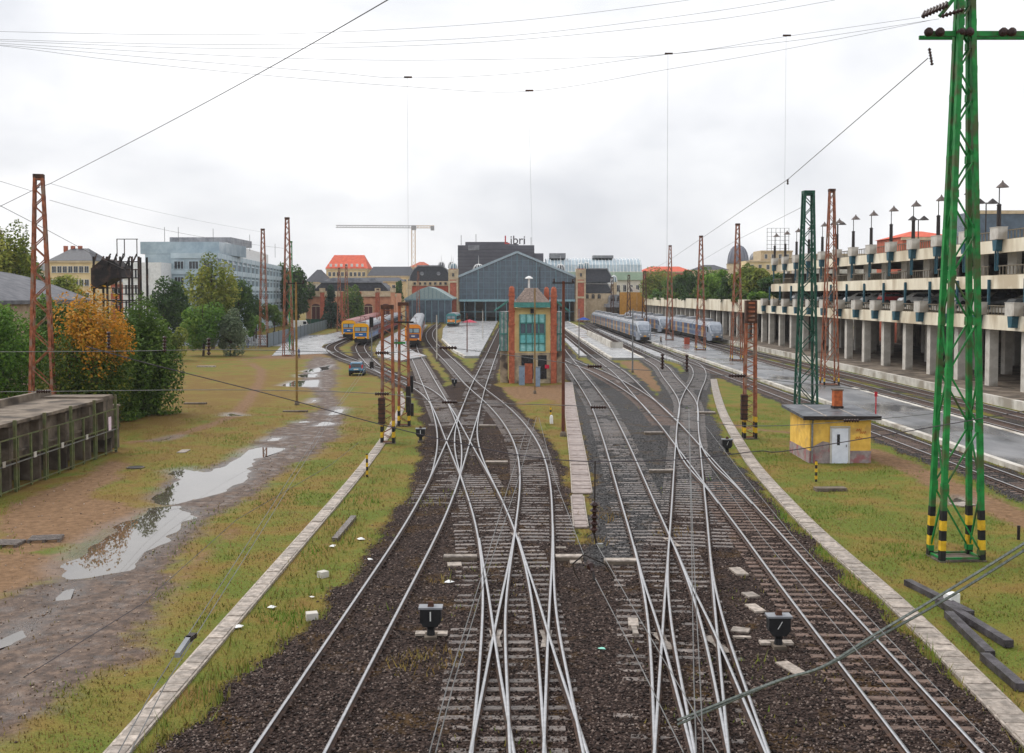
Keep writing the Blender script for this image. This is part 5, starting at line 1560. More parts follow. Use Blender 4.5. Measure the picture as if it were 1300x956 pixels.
# --- signal box
p = at(676, 487)
t = thing('signal_box', 'signal box with red brick chimneys, brown roof and teal windows', 'signal box', (p.x, p.y, 0))
k = 1 / 11.75
def sx(px): return (px - 676) * k
def sz(py): return HCAM + (HORIZON - py) * k
m_soot = mat('stained render', lin(206, 190, 160), lin(150, 136, 118), 0.85, scale=1.4, c3=lin(88, 80, 74), s3=0.7)
MB().box((0, 3.2, sz(448) / 2), (sx(703) - sx(649), 5.6, sz(448))).build('base_wall', m_soot, t)
for x0, x1 in ((662, 677), (683, 694)):
    MB().box(((sx(x0) + sx(x1)) / 2, 0.36, sz(466)), (sx(x1) - sx(x0), 0.1, sz(450) - sz(480))).build('opening', m_black, t)
MB().box((sx(671), 0.3, sz(474)), (sx(676) - sx(666), 0.3, sz(462) - sz(487))).build('door', m_brick, t)
MB().box((0, 3.2, (sz(448) + sz(391)) / 2), (sx(699) - sx(653), 5.2, sz(391) - sz(448))).build('upper_wall', m_butter, t)
wn = MB().box((sx(676), 0.55, (sz(399) + sz(446)) / 2), (sx(692) - sx(660), 0.16, sz(399) - sz(446))).build('window_bay', m_tealp, t)
for x in (660, 668, 676, 684, 692): MB().box((sx(x), 0.42, (sz(399) + sz(446)) / 2), (0.12, 0.12, sz(399) - sz(446))).build('mullion', m_teal, wn)
for y in (410, 424, 436): MB().box((0, 0.41, sz(y)), (sx(692) - sx(660), 0.1, 0.1)).build('transom', m_teal, wn)
for x0, x1 in ((661, 667), (669, 675), (677, 683), (685, 691)):
    MB().box(((sx(x0) + sx(x1)) / 2, 0.45, sz(417)), (sx(x1) - sx(x0), 0.05, sz(411) - sz(423))).build('pane', m_glass, wn)
for x0, x1 in ((661, 667), (669, 675), (677, 683), (685, 691)):
    MB().box(((sx(x0) + sx(x1)) / 2, 0.45, sz(430)), (sx(x1) - sx(x0), 0.05, sz(425) - sz(435))).build('pane', mat('teal pane', lin(120, 196, 196), lin(96, 170, 172), 0.2), wn)
MB().box((0, 0.3, sz(395)), (0.45, 0.3, 0.5)).build('lamp', m_dark, t)
MB().box((sx(675.5), 0.1, sz(387)), (sx(699) - sx(653), 0.9, sz(384) - sz(390.5))).build('eaves_board', m_teal, t)
rf = MB()
e0, e1, a0_, a1_ = sx(653), sx(698), sx(667), sx(683)
zt, ze = sz(366), sz(384)
rf.add([(e0, -0.3, ze), (e1, -0.3, ze), (e1, 6.6, ze), (e0, 6.6, ze), (a0_, 2.2, zt), (a1_, 2.2, zt), (a1_, 4.2, zt), (a0_, 4.2, zt)],
       [(3, 2, 1, 0), (0, 1, 5, 4), (1, 2, 6, 5), (2, 3, 7, 6), (3, 0, 4, 7), (4, 5, 6, 7)])
ro = rf.build('roof', m_tile, t)
nrow = 10
SH = MB(); SH.box((0, 0, 0), (0.38, 0.36, 0.03)); SHM = SH.mesh('shingle', m_tile)
ang = math.atan2(zt - ze, 2.5)
for i in range(nrow):
    f = (i + 0.5) / nrow
    xa, xb = e0 + (a0_ - e0) * f, e1 + (a1_ - e1) * f
    n = max(4, int((xb - xa) / 0.42))
    for j in range(n):
        o = place('shingle', SHM, ro, (xa + (xb - xa) * (j + 0.5) / n + (0.0 if i % 2 else 0.02), -0.3 + 2.5 * f - 0.02, ze + (zt - ze) * f + 0.03))
        o.rotation_euler = (ang - 0.06, 0, 0)
vt = MB().tube([(sx(672), 2.8, zt - 0.2), (sx(672), 2.8, sz(352))], 0.11, 8).build('vent_pipe', m_white, t)
MB().lathe([(0.45, 0), (0.4, 0.12), (0.2, 0.24), (0.03, 0.3)], n=12).build('vent_cap', m_white, vt, (sx(672), 2.8, sz(353.5)))
MB().tube([(sx(686), 2.8, zt - 0.2), (sx(686), 2.8, sz(338))], 0.05, 6).build('aerial', m_dark, t)
def pier(x0, x1, yt, yb, y, dd, nm='chimney'):
    q = MB(); q.box(((sx(x0) + sx(x1)) / 2, y, (sz(yt) + sz(yb)) / 2), (sx(x1) - sx(x0), dd, sz(yt) - sz(yb)))
    o = q.build(nm, m_brick, t)
    MB().lathe([((sx(x1) - sx(x0)) * 0.52, 0), ((sx(x1) - sx(x0)) * 0.46, 0.3), ((sx(x1) - sx(x0)) * 0.2, 0.5)], n=10).build('chimney_cap', m_brick, o, ((sx(x0) + sx(x1)) / 2, y, sz(yt)))
    for zz in (yt + 6, yt + 26, 412, 447):
        MB().box(((sx(x0) + sx(x1)) / 2, y, sz(zz)), (sx(x1) - sx(x0) + 0.12, dd + 0.12, 0.16)).build('brick_band', m_brick, o)
pier(646, 653.3, 369, 487, 0.4, 0.75); pier(699.4, 706.6, 370, 487, 0.4, 0.75); pier(691.5, 698, 370, 386, 3.0, 0.7)
for s, xa, xb in ((-1, 645, 627), (1, 707, 723)):
    q = MB()
    q.add([(sx(xa), 0.8, sz(384)), (sx(xb), 0.8, sz(396)), (sx(xb), 6.2, sz(396)), (sx(xa), 6.2, sz(384)), (sx(xa), 0.8, sz(381)), (sx(xb), 0.8, sz(394)), (sx(xb), 6.2, sz(394)), (sx(xa), 6.2, sz(381))],
          [(0, 1, 2, 3), (4, 7, 6, 5), (0, 4, 5, 1), (1, 5, 6, 2), (2, 6, 7, 3), (3, 7, 4, 0)])
    q.build('side_roof', m_teal, t)
    x0_ = sx(xa); x1_ = sx(xa + (xb - xa) * 0.6)
    wg = MB().box(((x0_ + x1_) / 2, 3.4, (sz(396) + sz(446)) / 2), (abs(x1_ - x0_), 5.0, sz(396) - sz(446))).build('side_bay', mat('pale side glazing', lin(196, 204, 200), lin(120, 138, 140), 0.25, scale=1.6), t)
    for f in (0.05, 0.5, 0.95):
        MB().box((x0_ + (x1_ - x0_) * f, 0.86, (sz(396) + sz(446)) / 2), (0.12, 0.1, sz(396) - sz(446))).build('post', m_teal, wg)
    MB().box(((x0_ + x1_) / 2, 0.85, sz(424)), (abs(x1_ - x0_), 0.1, 0.14)).build('transom', m_teal, wg)
    MB().box(((x0_ + x1_) / 2, 3.4, sz(446) / 2), (abs(x1_ - x0_) * 0.9, 4.6, sz(446))).build('side_base', m_soot, t)
MB().box((sx(694.5), 0.28, sz(465.5)), (0.45, 0.04, 0.4)).build('warning_sign', mat('red sign', lin(206, 40, 70)), t)

# ------------------------------------------------------------------ parking garage
t = thing('parking_garage', 'long concrete parking garage with planter boxes and blue brackets', 'garage', (46, 92, 0))
LG, BAY = 108.0, 7.6
NB = 15
for z0_, z1_, x in ((6.3, 7.65, 0.0), (10.15, 11.45, 0.9), (13.65, 14.9, 1.8)):
    MB().box((14 + x, LG / 2, (z0_ + z1_) / 2 + 0.15), (28, LG, 0.5)).build('deck', m_conc, t)
    for i in range(NB):
        y = i * BAY - 0.6
        if y > LG - 4: break
        MB().box((x - 0.2, y + BAY / 2, (z0_ + z1_) / 2), (0.5, BAY - 0.04, z1_ - z0_)).build('fascia_panel', m_cream, t)
bxm = MB(); bxm.box((0, 0, 0.6), (0.9, 1.85, 1.15)); bxm.box((0, 0, 1.2), (0.98, 1.93, 0.06)); BXM = bxm.mesh('planter_box', m_conc)
brm = MB(); brm.ext_x([(-0.52, 0), (-0.32, -1.05), (0.32, -1.05), (0.52, 0)], -0.3, 0.3); BRM = brm.mesh('bracket', m_tealb)
clm = MB(); clm.box((0, 0, 2.8), (0.85, 1.0, 5.6)); CLM = clm.mesh('column', m_conc)
clm2 = MB(); clm2.box((0, 0, 1.25), (0.5, 2.0, 2.5)); CLM2 = clm2.mesh('upper_column', m_conc)
psm = MB(); psm.box((0, 0, 0.7), (0.22, 0.24, 2.9)); PSM = psm.mesh('blue_post', m_tealb)
pm2 = MB(); pm2.box((0, -0.25, 0), (0.14, 0.12, 2.2)); pm2.box((0, 0.25, 0), (0.14, 0.12, 2.2)); PM2 = pm2.mesh('blue_tie', m_tealb)
rl = MB()
for i in range(8): rl.box((0, -2.5 + i * 0.714, 0.42), (0.07, 0.09, 0.84))
rl.box((0, 0, 0.88), (0.16, 5.4, 0.1)); rl.box((0, 0, 0.03), (0.12, 5.4, 0.08)); RLM = rl.mesh('railing', mat('olive railing', lin(118, 108, 92), lin(96, 88, 74), 0.6))
for i in range(NB):
    y = i * BAY
    if y > LG: break
    if i % 1 == 0:
        place('column', CLM, t, (0.7, y, 0.75)); place('column', CLM, t, (9.0, y, 0.75)); place('column', CLM, t, (17.0, y, 0.75))
    place('planter_box', BXM, t, (-0.65, y, 7.66)); place('bracket', BRM, t, (-0.75, y, 7.64))
    place('planter_box', BXM, t, (1.15, y, 14.9)); place('bracket', BRM, t, (1.05, y, 14.88))
    place('blue_post', PSM, t, (0.3, y, 8.9)); place('blue_tie', PM2, t, (1.0, y, 13.0))
    place('upper_column', CLM2, t, (4.2, y + 3.2, 11.46))
    if y + BAY <= LG:
        for x, z in ((-0.25, 7.66), (0.75, 11.46), (1.65, 14.9)):
            place('railing', RLM, t, (x, y + BAY / 2, z))
MB().box((24, LG / 2, 7), (0.4, LG, 14)).build('rear_wall', m_concd, t)
MB().box((15.5, LG / 2, 8.05), (26, LG, 0.5)).build('deck', m_conc, t)
MB().box((15, LG - 0.3, 9.8), (24, 0.4, 7.2)).build('end_wall', m_concd, t)
MB().box((28.2, LG / 2, 10.5), (0.3, LG, 8)).build('rear_wall', m_concd, t)
# lamps along the garage roof
lp = thing('roof_lamp', 'x', 'lamp', (0, 0, 0), group='lamps along the garage roof')
MB().lathe([(0.22, 0), (0.2, 2.1), (0.26, 2.15), (0.1, 2.3)], n=10).build('base_tube', m_dark, lp)
MB().tube([(0, 0, 2.2), (0, 0, 4.1)], 0.05, 6).build('stem', m_dark, lp)
q = MB(); q.lathe([(0.62, 0), (0.5, 0.14), (0.12, 0.5), (0.04, 0.7)], n=12); q.build('lamp_shade', mat('lamp shade brown', lin(98, 86, 80), lin(80, 70, 66), 0.5), lp, (0.3, 0, 3.85))
first = True
for i in range(NB):
    y = 92 + i * BAY
    if y > 92 + LG: break
    o = lp if first else copy_tree(lp)
    first = False
    o.location = (47.15, y, 16.1)
    o['label'] = 'dark roof lamp with conical shade, %s along the garage parapet%s' % (ORD[i], '' if i == 0 else ' counted from the right')
for k, (px, py, Yd) in enumerate(((1252, 258, 130), (1166, 279, 150), (1064, 285, 190))):
    p = W(px, py, Yd)
    o = thing('double_roof_lamp', ('double headed lamp behind the parapet, right of the green pylon', 'double headed lamp behind the parapet, left of the green pylon', 'double headed lamp near the rusty platform mast')[k], 'lamp', (p.x, Yd, 14.95), group='double lamps on the garage deck')
    MB().tube([(0, 0, 0), (0, 0, p.z - 14.95)], 0.07, 6).build('stem', m_dark, o)
    for s in (-1, 1): MB().lathe([(0.7, 0), (0.5, 0.2), (0.05, 0.6)], n=12).build('lamp_shade', m_dark, o, (s * 0.75, 0, p.z - 15.0))
    MB().box((0, 0, p.z - 14.9), (1.6, 0.06, 0.06)).build('cross_arm', m_dark, o)
# deck wall with tree planting beyond the garage
t = thing('planted_deck', 'long cream concrete deck wall on dark columns carrying trees', 'deck', (46, 201, 0))
for i in range(25): MB().box((-0.2, i * 7.6 + 3.8, 7.35), (0.5, 7.56, 2.5)).build('fascia_panel', m_cream, t)
MB().box((10, 95, 6.6), (20, 190, 0.6)).build('deck', m_concd, t)
MB().box((2.2, 95, 8.0), (4.4, 190, 0.9)).build('soil_bed', mat('soil', lin(72, 60, 48)), t)
for i in range(25): place('column', CLM, t, (0.9, i * 7.6 + 4, 0.75)); place('column', CLM, t, (8, i * 7.6 + 4, 0.75))
MB().box((15, 95, 3.6), (0.4, 190, 6.5)).build('rear_wall', m_concd, t)
# ochre hoarding and white sail near the garage end
p = W(803, 392, 380)
t = thing('ochre_hoarding', 'tall ochre panel structure at the far end of the deck wall', 'hoarding', (p.x, 380, 0))
for i in range(3): MB().box((-3 + i * 3.0, 0, 6.4), (2.9, 0.4, 8.0)).build('panel', mat('ochre sheet', lin(196, 144, 62), lin(170, 120, 52), 0.6), t)
for x in (-4.4, 4.4): MB().box((x, 0.2, 5.5), (0.3, 0.3, 11)).build('post', m_dark, t)
p = W(810, 372, 384)
sv = MB(); sv.add([(-2.8, 0, 2.4), (0.4, 0.6, -2.6), (3.2, 0, 1.6), (0.6, -0.8, 0.9), (-2.8, 0.06, 2.34), (0.4, 0.66, -2.66), (3.2, 0.06, 1.54), (0.6, -0.74, 0.84)], [(0, 1, 3), (1, 2, 3), (4, 7, 5), (5, 7, 6), (0, 4, 5, 1), (1, 5, 6, 2), (2, 6, 7, 3), (3, 7, 4, 0)])
t = thing('white_sail', 'white pointed sail canopy above the ochre hoarding', 'sail', (p.x, 384, p.z))
sv.build('cloth', m_white, t); MB().tube([(0.6, 0.2, -p.z), (0.6, 0.2, 0.6)], 0.12, 6).build('mast', m_dark, t)
# fence by the apron
t = thing('sheet_fence', 'grey blue sheet metal fence beside the pale apron', 'fence', (0, 0, 0))
a, b = at(340, 441), at(432, 412)
n = 22
for i in range(n):
    p, q = a.lerp(b, i / n), a.lerp(b, (i + 1) / n)
    MB().bar((p.x, p.y, 1.25), (q.x - (q.x - p.x) * 0.02, q.y - (q.y - p.y) * 0.02, 1.25), 0.08, 2.5).build('fence_panel', mat('fence grey blue', lin(112, 124, 130), lin(94, 106, 112), 0.55), t)
    MB().box((p.x, p.y, 1.35), (0.14, 0.14, 2.7)).build('post', m_dark, t)
t = thing('sheet_fence', 'low green fence in front of the orange terminal', 'fence', (0, 0, 0))
a, b = W(388, 408, 325), W(425, 408, 325)
for i in range(6):
    p, q = a.lerp(b, i / 6), a.lerp(b, (i + 1) / 6)
    MB().box(((p.x + q.x) / 2, 325, 1.2), ((q.x - p.x) * 0.97, 0.1, 2.4)).build('fence_panel', m_dgreen, t)
t = thing('mesh_fence', 'wire mesh fence behind the brown grass at the far left', 'fence', (0, 0, 0))
a, b = at(212, 438), at(330, 443)
for i in range(25):
    p = a.lerp(b, i / 24)
    MB().box((p.x, p.y, 0.95), (0.09, 0.09, 1.9)).build('post', m_steel, t)
for z in (0.15, 0.55, 0.95, 1.35, 1.8):
    MB().bar((a.x, a.y, z), (b.x, b.y, z), 0.03).build('strand', m_steel, t)
# ------------------------------------------------------------------ trains
def cab_profile(w_, h0, h1, r=0.5):
    return [(-w_ / 2, h0), (w_ / 2, h0), (w_ / 2, h1 - r), (w_ / 2 - r * 0.35, h1 - r * 0.3), (w_ / 2 - r * 1.2, h1), (-w_ / 2 + r * 1.2, h1), (-w_ / 2 + r * 0.35, h1 - r * 0.3), (-w_ / 2, h1 - r)]
def coach(par, y0, L_, w_, bodym, bandm, roofm, nwin=9, nm='coach', wm=None, off=0.0, rz=0.0):
    c = bpy.data.objects.new(nm, None); COL.objects.link(c); c.parent = par; c.location = (off, y0, 0); c.rotation_euler = (0, 0, rz)
    MB().ext_y(cab_profile(w_, 1.0, 3.75), 0, L_).build('body', bodym, c)
    MB().ext_y([(-w_ / 2 + 0.1, 3.6), (w_ / 2 - 0.1, 3.6), (w_ / 2 - 0.6, 4.05), (-w_ / 2 + 0.6, 4.05)], 0.1, L_ - 0.1).build('roof', roofm, c)
    MB().box((0, L_ / 2, 0.72), (w_ * 0.8, L_ * 0.94, 0.75)).build('underframe', m_tdark, c)
    for s in (-1, 1):
        MB().box((s * (w_ / 2 + 0.012), L_ / 2, 1.55), (0.03, L_ - 0.2, 0.7)).build('stripe', bandm, c)
        MB().box((s * (w_ / 2 + 0.014), L_ / 2, 2.75), (0.03, L_ - 1.5, 0.9)).build('window_band', wm or m_black, c)
    return c
def emu_front(t, w_, fm, lowm, label_pan=True, dirty=m_tdark):
    f = MB().ext_y(cab_profile(w_, 1.0, 3.95, 0.6), -0.6, 0.0).build('cab_front', fm, t)
    MB().box((0, -0.64, 2.85), (w_ * 0.8, 0.08, 0.85)).build('windscreen_surround', m_blk, f)
    for s in (-1, 1):
        MB().box((s * w_ * 0.2, -0.69, 2.85), (w_ * 0.34, 0.06, 0.7)).build('windscreen', m_glassb, f)
        MB().lathe([(0.14, 0), (0.14, 0.08)], n=10).build('headlight', m_white, f, (s * w_ * 0.34, -0.6, 1.35)).rotation_euler = (PI / 2, 0, 0)
        q = MB().lathe([(0.06, 0), (0.05, 0.35), (0.2, 0.36), (0.2, 0.42)], n=10).build('buffer', m_tdark, f, (s * 0.87, -0.55, 1.05)); q.rotation_euler = (PI / 2, 0, 0)
    MB().box((0, -0.63, 1.85), (w_ * 0.74, 0.08, 0.75)).build('lower_panel', lowm, f)
    MB().box((0, -0.68, 1.85), (w_ * 0.22, 0.04, 0.18)).build('number_plate', m_white, f)
    MB().box((0, -0.45, 0.72), (w_ * 0.82, 0.7, 0.7)).build('pilot', dirty, t)
def pantograph(t, y):
    q = MB()
    for s in (-1, 1):
        q.bar((s * 0.5, y, 4.1), (s * 0.5, y + 1.2, 4.7), 0.07); q.bar((s * 0.5, y + 1.2, 4.7), (s * 0.3, y, 5.2), 0.06)
    q.box((0, y, 5.22), (1.6, 0.2, 0.08)); q.box((0, y + 0.4, 4.12), (1.4, 1.8, 0.1))
    q.build('pantograph', m_rustd, t)
def pose_on(key, y0, dy):
    Cl = TR[key]; i = int(np.argmin(np.abs(Cl[:, 1] - y0) + (np.abs(Cl[:, 0] + 30) > 60) * 999))
    d = None
    return Cl[i]
def line_rz(a, b):
    return math.atan2(b[1] - a[1], b[0] - a[0]) - PI / 2
a, b = at(458.5, 437, 0.2), at(505, 413.5, 0.2)
t = thing('electric_train', 'yellow faced electric train with blue panel, right one of the left pair', 'train', (a.x, a.y, 0.2), line_rz(a, b), 'parked yellow trains')
emu_front(t, 2.95, m_ty, m_tb); pantograph(t, 3.0)
for k in range(5): coach(t, 0.02 + k * 25, 24.5, 2.9, m_tgrey, m_tred if k else m_tb, m_roofg)
a, b = at(443, 430.5, 0.2), at(483, 411.5, 0.2)
t = thing('electric_train', 'yellow faced electric train standing leftmost, half hidden by its neighbour', 'train', (a.x, a.y, 0.2), line_rz(a, b), 'parked yellow trains')
emu_front(t, 2.95, m_ty, m_tb)
for k in range(5): coach(t, 0.02 + k * 25, 24.5, 2.9, m_tred, m_tgrey, mat('red brown coach roof', lin(150, 96, 92), lin(124, 78, 76), 0.5))
a, b = at(524.5, 439.5, 0.2), at(534, 412, 0.2)
t = thing('locomotive_train', 'orange and violet locomotive heading grey coaches in the middle left', 'train', (a.x, a.y, 0.2), line_rz(a, b), 'parked yellow trains')
emu_front(t, 2.95, m_torange, mat('loco violet grey', lin(92, 92, 124), lin(74, 74, 102), 0.4)); pantograph(t, 4.0)
for k in range(5): coach(t, 0.02 + k * 24, 23.5, 2.9, m_tgrey, mat('loco violet grey', lin(92, 92, 124)) if k == 0 else m_tred, m_roofg)
a = at(590, 423, 0.2)
t = thing('locomotive', 'small teal and orange locomotive standing at the left middle platform', 'locomotive', (-17.5, 318, 0.2), -0.03)
emu_front(t, 2.9, mat('loco teal', lin(80, 150, 150), lin(60, 124, 126), 0.4), m_torange); coach(t, 0.02, 16, 2.9, mat('loco teal', lin(80, 150, 150)), m_torange, m_roofg)
m_fl = mat('railcar pale', lin(150, 157, 166), lin(120, 127, 138), 0.3, coat=0.3)
m_flb = mat('railcar blue', lin(70, 96, 134), lin(54, 78, 112), 0.3, coat=0.3)
def railcar(label, x, y, rz=0.0, n=4):
    t = thing('railcar', label, 'train', (x, y, 0.2), rz, 'pale low floor railcars')
    nose = MB()
    sec = []
    for yy, zt_, zb_, wd in ((-2.6, 2.0, 0.55, 1.9), (-2.3, 2.45, 0.45, 2.4), (-1.4, 3.45, 0.4, 2.75), (-0.3, 3.95, 0.4, 2.86), (0.6, 4.05, 0.4, 2.88)):
        w2 = wd / 2
        sec.append([(-w2, yy, zb_), (w2, yy, zb_), (w2, yy, zt_ - 0.5), (w2 * 0.72, yy, zt_), (-w2 * 0.72, yy, zt_), (-w2, yy, zt_ - 0.5)])
    vs = [v for s in sec for v in s]; fs = [tuple(range(6))]
    for i in range(len(sec) - 1):
        for j in range(6): fs.append((i * 6 + (j + 1) % 6, i * 6 + j, (i + 1) * 6 + j, (i + 1) * 6 + (j + 1) % 6))
    nose.add(vs, fs)
    f = nose.build('cab_nose', m_fl, t)
    ws = MB(); ws.add([(-1.0, -2.42, 2.3), (1.0, -2.42, 2.3), (1.15, -1.35, 3.42), (-1.15, -1.35, 3.42), (-1.0, -2.3, 2.25), (1.0, -2.3, 2.25), (1.15, -1.2, 3.3), (-1.15, -1.2, 3.3)], [(0, 1, 2, 3), (7, 6, 5, 4), (0, 4, 5, 1), (1, 5, 6, 2), (2, 6, 7, 3), (3, 7, 4, 0)])
    ws.build('windscreen', m_glass, f)
    MB().box((0, -2.55, 0.75), (1.8, 0.25, 0.6)).build('bumper', m_tdark, f)
    for s in (-1, 1):
        MB().box((s * 0.85, -2.55, 1.55), (0.3, 0.14, 0.22)).build('headlight', m_white, f)
        MB().box((s * 1.42, -0.3, 2.6), (0.06, 1.1, 1.0)).build('side_window', m_black, f)
    MB().box((0, -2.66, 1.25), (0.5, 0.06, 0.25)).build('coupler_cover', m_ty, f)
    for k in range(n):
        c = coach(t, 0.62 + k * 17.5, 17.0, 2.88, m_fl, m_flb, m_roofg, wm=m_flb)
        for yy in (4.2, 5.6, 11.4, 12.8):
            for s in (-1, 1): MB().box((s * 1.47, yy, 2.1), (0.04, 0.5, 2.2)).build('door', m_ty, c)
        MB().box((0, 8.5, 4.3), (1.7, 6, 0.5)).build('roof_box', m_roofg, c)
    return t
railcar('pale railcar with blue windscreen at the middle right platform', 26.1, 219, 0.0, 7)
railcar('pale blue railcar with yellow doors beside the deck wall', 39.7, 216, 0.0, 3)
railcar('pale blue railcar standing behind the one beside the deck wall', 36.9, 268, 0.015, 4)

# ------------------------------------------------------------------ cars
def make_car(label, body, loc, rz, group=None, cat='car', simple=False, name='parked_car', h=1.5, L_=4.0):
    t = thing(name, label, cat, loc, rz, group)      # front faces +y, rear faces -y
    w_ = 0.86
    prof = [(-L_ / 2, 0.35), (-L_ / 2 - 0.05, 0.75), (-L_ / 2 + 0.12, 0.98), (-L_ / 2 + 0.3, h - 0.1), (-L_ / 2 + 0.55, h), (0.15, h), (0.95, 1.0), (L_ / 2 - 0.2, 0.85), (L_ / 2, 0.6), (L_ / 2 - 0.05, 0.3)]
    n = len(prof)
    vs, fs = [], []
    for s, k in ((-1, 0), (1, 1)):
        for y, z in prof:
            ww = w_ if z < 1.0 else w_ - 0.2 * (z - 1.0) / (h - 1.0)
            vs.append((s * ww, y, z))
    fs = [tuple(reversed(range(n))), tuple(range(n, 2 * n))] + [(i, (i + 1) % n, n + (i + 1) % n, n + i) for i in range(n)]
    MB().add(vs, [tuple(reversed(f)) for f in fs]).build('body', body, t)
    MB().add([(-0.62, -L_ / 2 + 0.11, 1.02), (0.62, -L_ / 2 + 0.11, 1.02), (0.54, -L_ / 2 + 0.27, h - 0.14), (-0.54, -L_ / 2 + 0.27, h - 0.14)], [(0, 1, 2, 3)]).build('rear_window', m_black, t)
    for s in (-1, 1):
        mb = MB(); mb.add([(s * (w_ + 0.005), -L_ / 2 + 0.45, 1.0), (s * (w_ + 0.005), 0.85, 1.0), (s * (w_ - 0.16), 0.2, h - 0.1), (s * (w_ - 0.16), -L_ / 2 + 0.6, h - 0.1)], [(0, 1, 2, 3)]); mb.build('side_window', m_black, t)
        if not simple:
            MB().box((s * 0.72, -L_ / 2 + 0.1, 1.12), (0.16, 0.14, 0.42)).build('tail_lamp', m_tail, t)
        for y in (-L_ / 2 + 0.7, L_ / 2 - 0.75):
            wh = MB().lathe([(0.31, -0.1), (0.32, 0), (0.31, 0.1)], n=14).build('wheel', m_tyre, t, (s * 0.78, y, 0.31)); wh.rotation_euler = (0, PI / 2, 0)
            if not simple:
                MB().lathe([(0.19, -0.112), (0.19, 0.112)], n=10).build('rim', m_steel, wh)
    MB().add([(-0.66, 0.9, 1.03), (0.66, 0.9, 1.03), (0.58, 0.22, h - 0.06), (-0.58, 0.22, h - 0.06)], [(0, 1, 2, 3)]).build('windscreen', m_black, t)
    MB().box((0, -L_ / 2 - 0.03, 0.5), (1.6, 0.16, 0.28)).build('rear_bumper', m_tyre, t)
    if not simple: MB().box((0, -L_ / 2 - 0.05, 0.8), (0.52, 0.03, 0.13)).build('number_plate', m_white, t)
    return t
m_carb = mat('car blue', lin(52, 112, 142), lin(42, 96, 124), 0.25, coat=0.6)
c = at(451, 477.5)
make_car('blue hatchback parked on the grass beside the muddy road', m_carb, (c.x, c.y + 1.9, 0.0), 0.05, h=1.6, L_=3.8)
cols = [('white', lin(226, 228, 230)), ('silver', lin(170, 174, 178)), ('dark grey', lin(86, 90, 94)), ('red', lin(150, 40, 40)), ('black', lin(40, 42, 46))]
seq = [1, 2, 4, 1, 2, 0, 3, 1, 0, 2, 1, 4, 1]
cnt = {}
for i, k in enumerate(seq):
    nm, cc = cols[k]
    cnt[k] = cnt.get(k, 0) + 1
    y = 96 + i * 7.4 + random.uniform(-1, 1)
    lab = '%s car on the lower garage deck, %s from the right end' % (nm, 'first' if i == 0 else ORD[i])
    make_car(lab, mat('car ' + nm, cc, rough=0.25, coat=0.5), (48.9, y, 8.35), PI / 2 * (1 if i % 3 else -1), 'cars parked on the lower garage deck', simple=True)
# truck and vans far left
def van(label, x, y, L_, h, rz, name='white_van', cat='van'):
    t = thing(name, label, cat, (x, y, 0), rz)
    prof = [(-L_ / 2, 0.4), (-L_ / 2, h * 0.98), (L_ / 2 - 1.6, h), (L_ / 2 - 0.9, h * 0.6), (L_ / 2, h * 0.45), (L_ / 2, 0.4)]
    MB().ext_x(prof, -1.0, 1.0).build('body', m_white, t)
    MB().add([(-0.9, L_ / 2 - 1.56, h * 0.96), (0.9, L_ / 2 - 1.56, h * 0.96), (0.9, L_ / 2 - 0.88, h * 0.62), (-0.9, L_ / 2 - 0.88, h * 0.62)], [(0, 1, 2, 3)]).build('windscreen', m_black, t)
    for s in (-1, 1):
        MB().box((s * 1.005, L_ / 2 - 1.8, h * 0.75), (0.03, 0.9, h * 0.28)).build('side_window', m_black, t)
        for yy in (-L_ / 2 + 1.0, L_ / 2 - 1.0):
            MB().lathe([(0.38, -0.12), (0.38, 0.12)], n=12).build('wheel', m_tyre, t, (s * 0.9, yy, 0.38)).rotation_euler = (0, PI / 2, 0)
    return t
p = W(383, 410, 300)
van('white van parked behind the grey blue fence', p.x, 300, 5.4, 2.6, -PI / 2 + 0.1)
p = W(222, 400, 250)
van('white delivery van behind the bushes at the far left', p.x, 246, 8.5, 4.6, PI / 2 + 0.15, 'delivery_truck', 'truck')
p = W(196, 402, 260)
van('smaller white van to the left of the delivery van', p.x, 258, 5.5, 2.8, PI / 2)

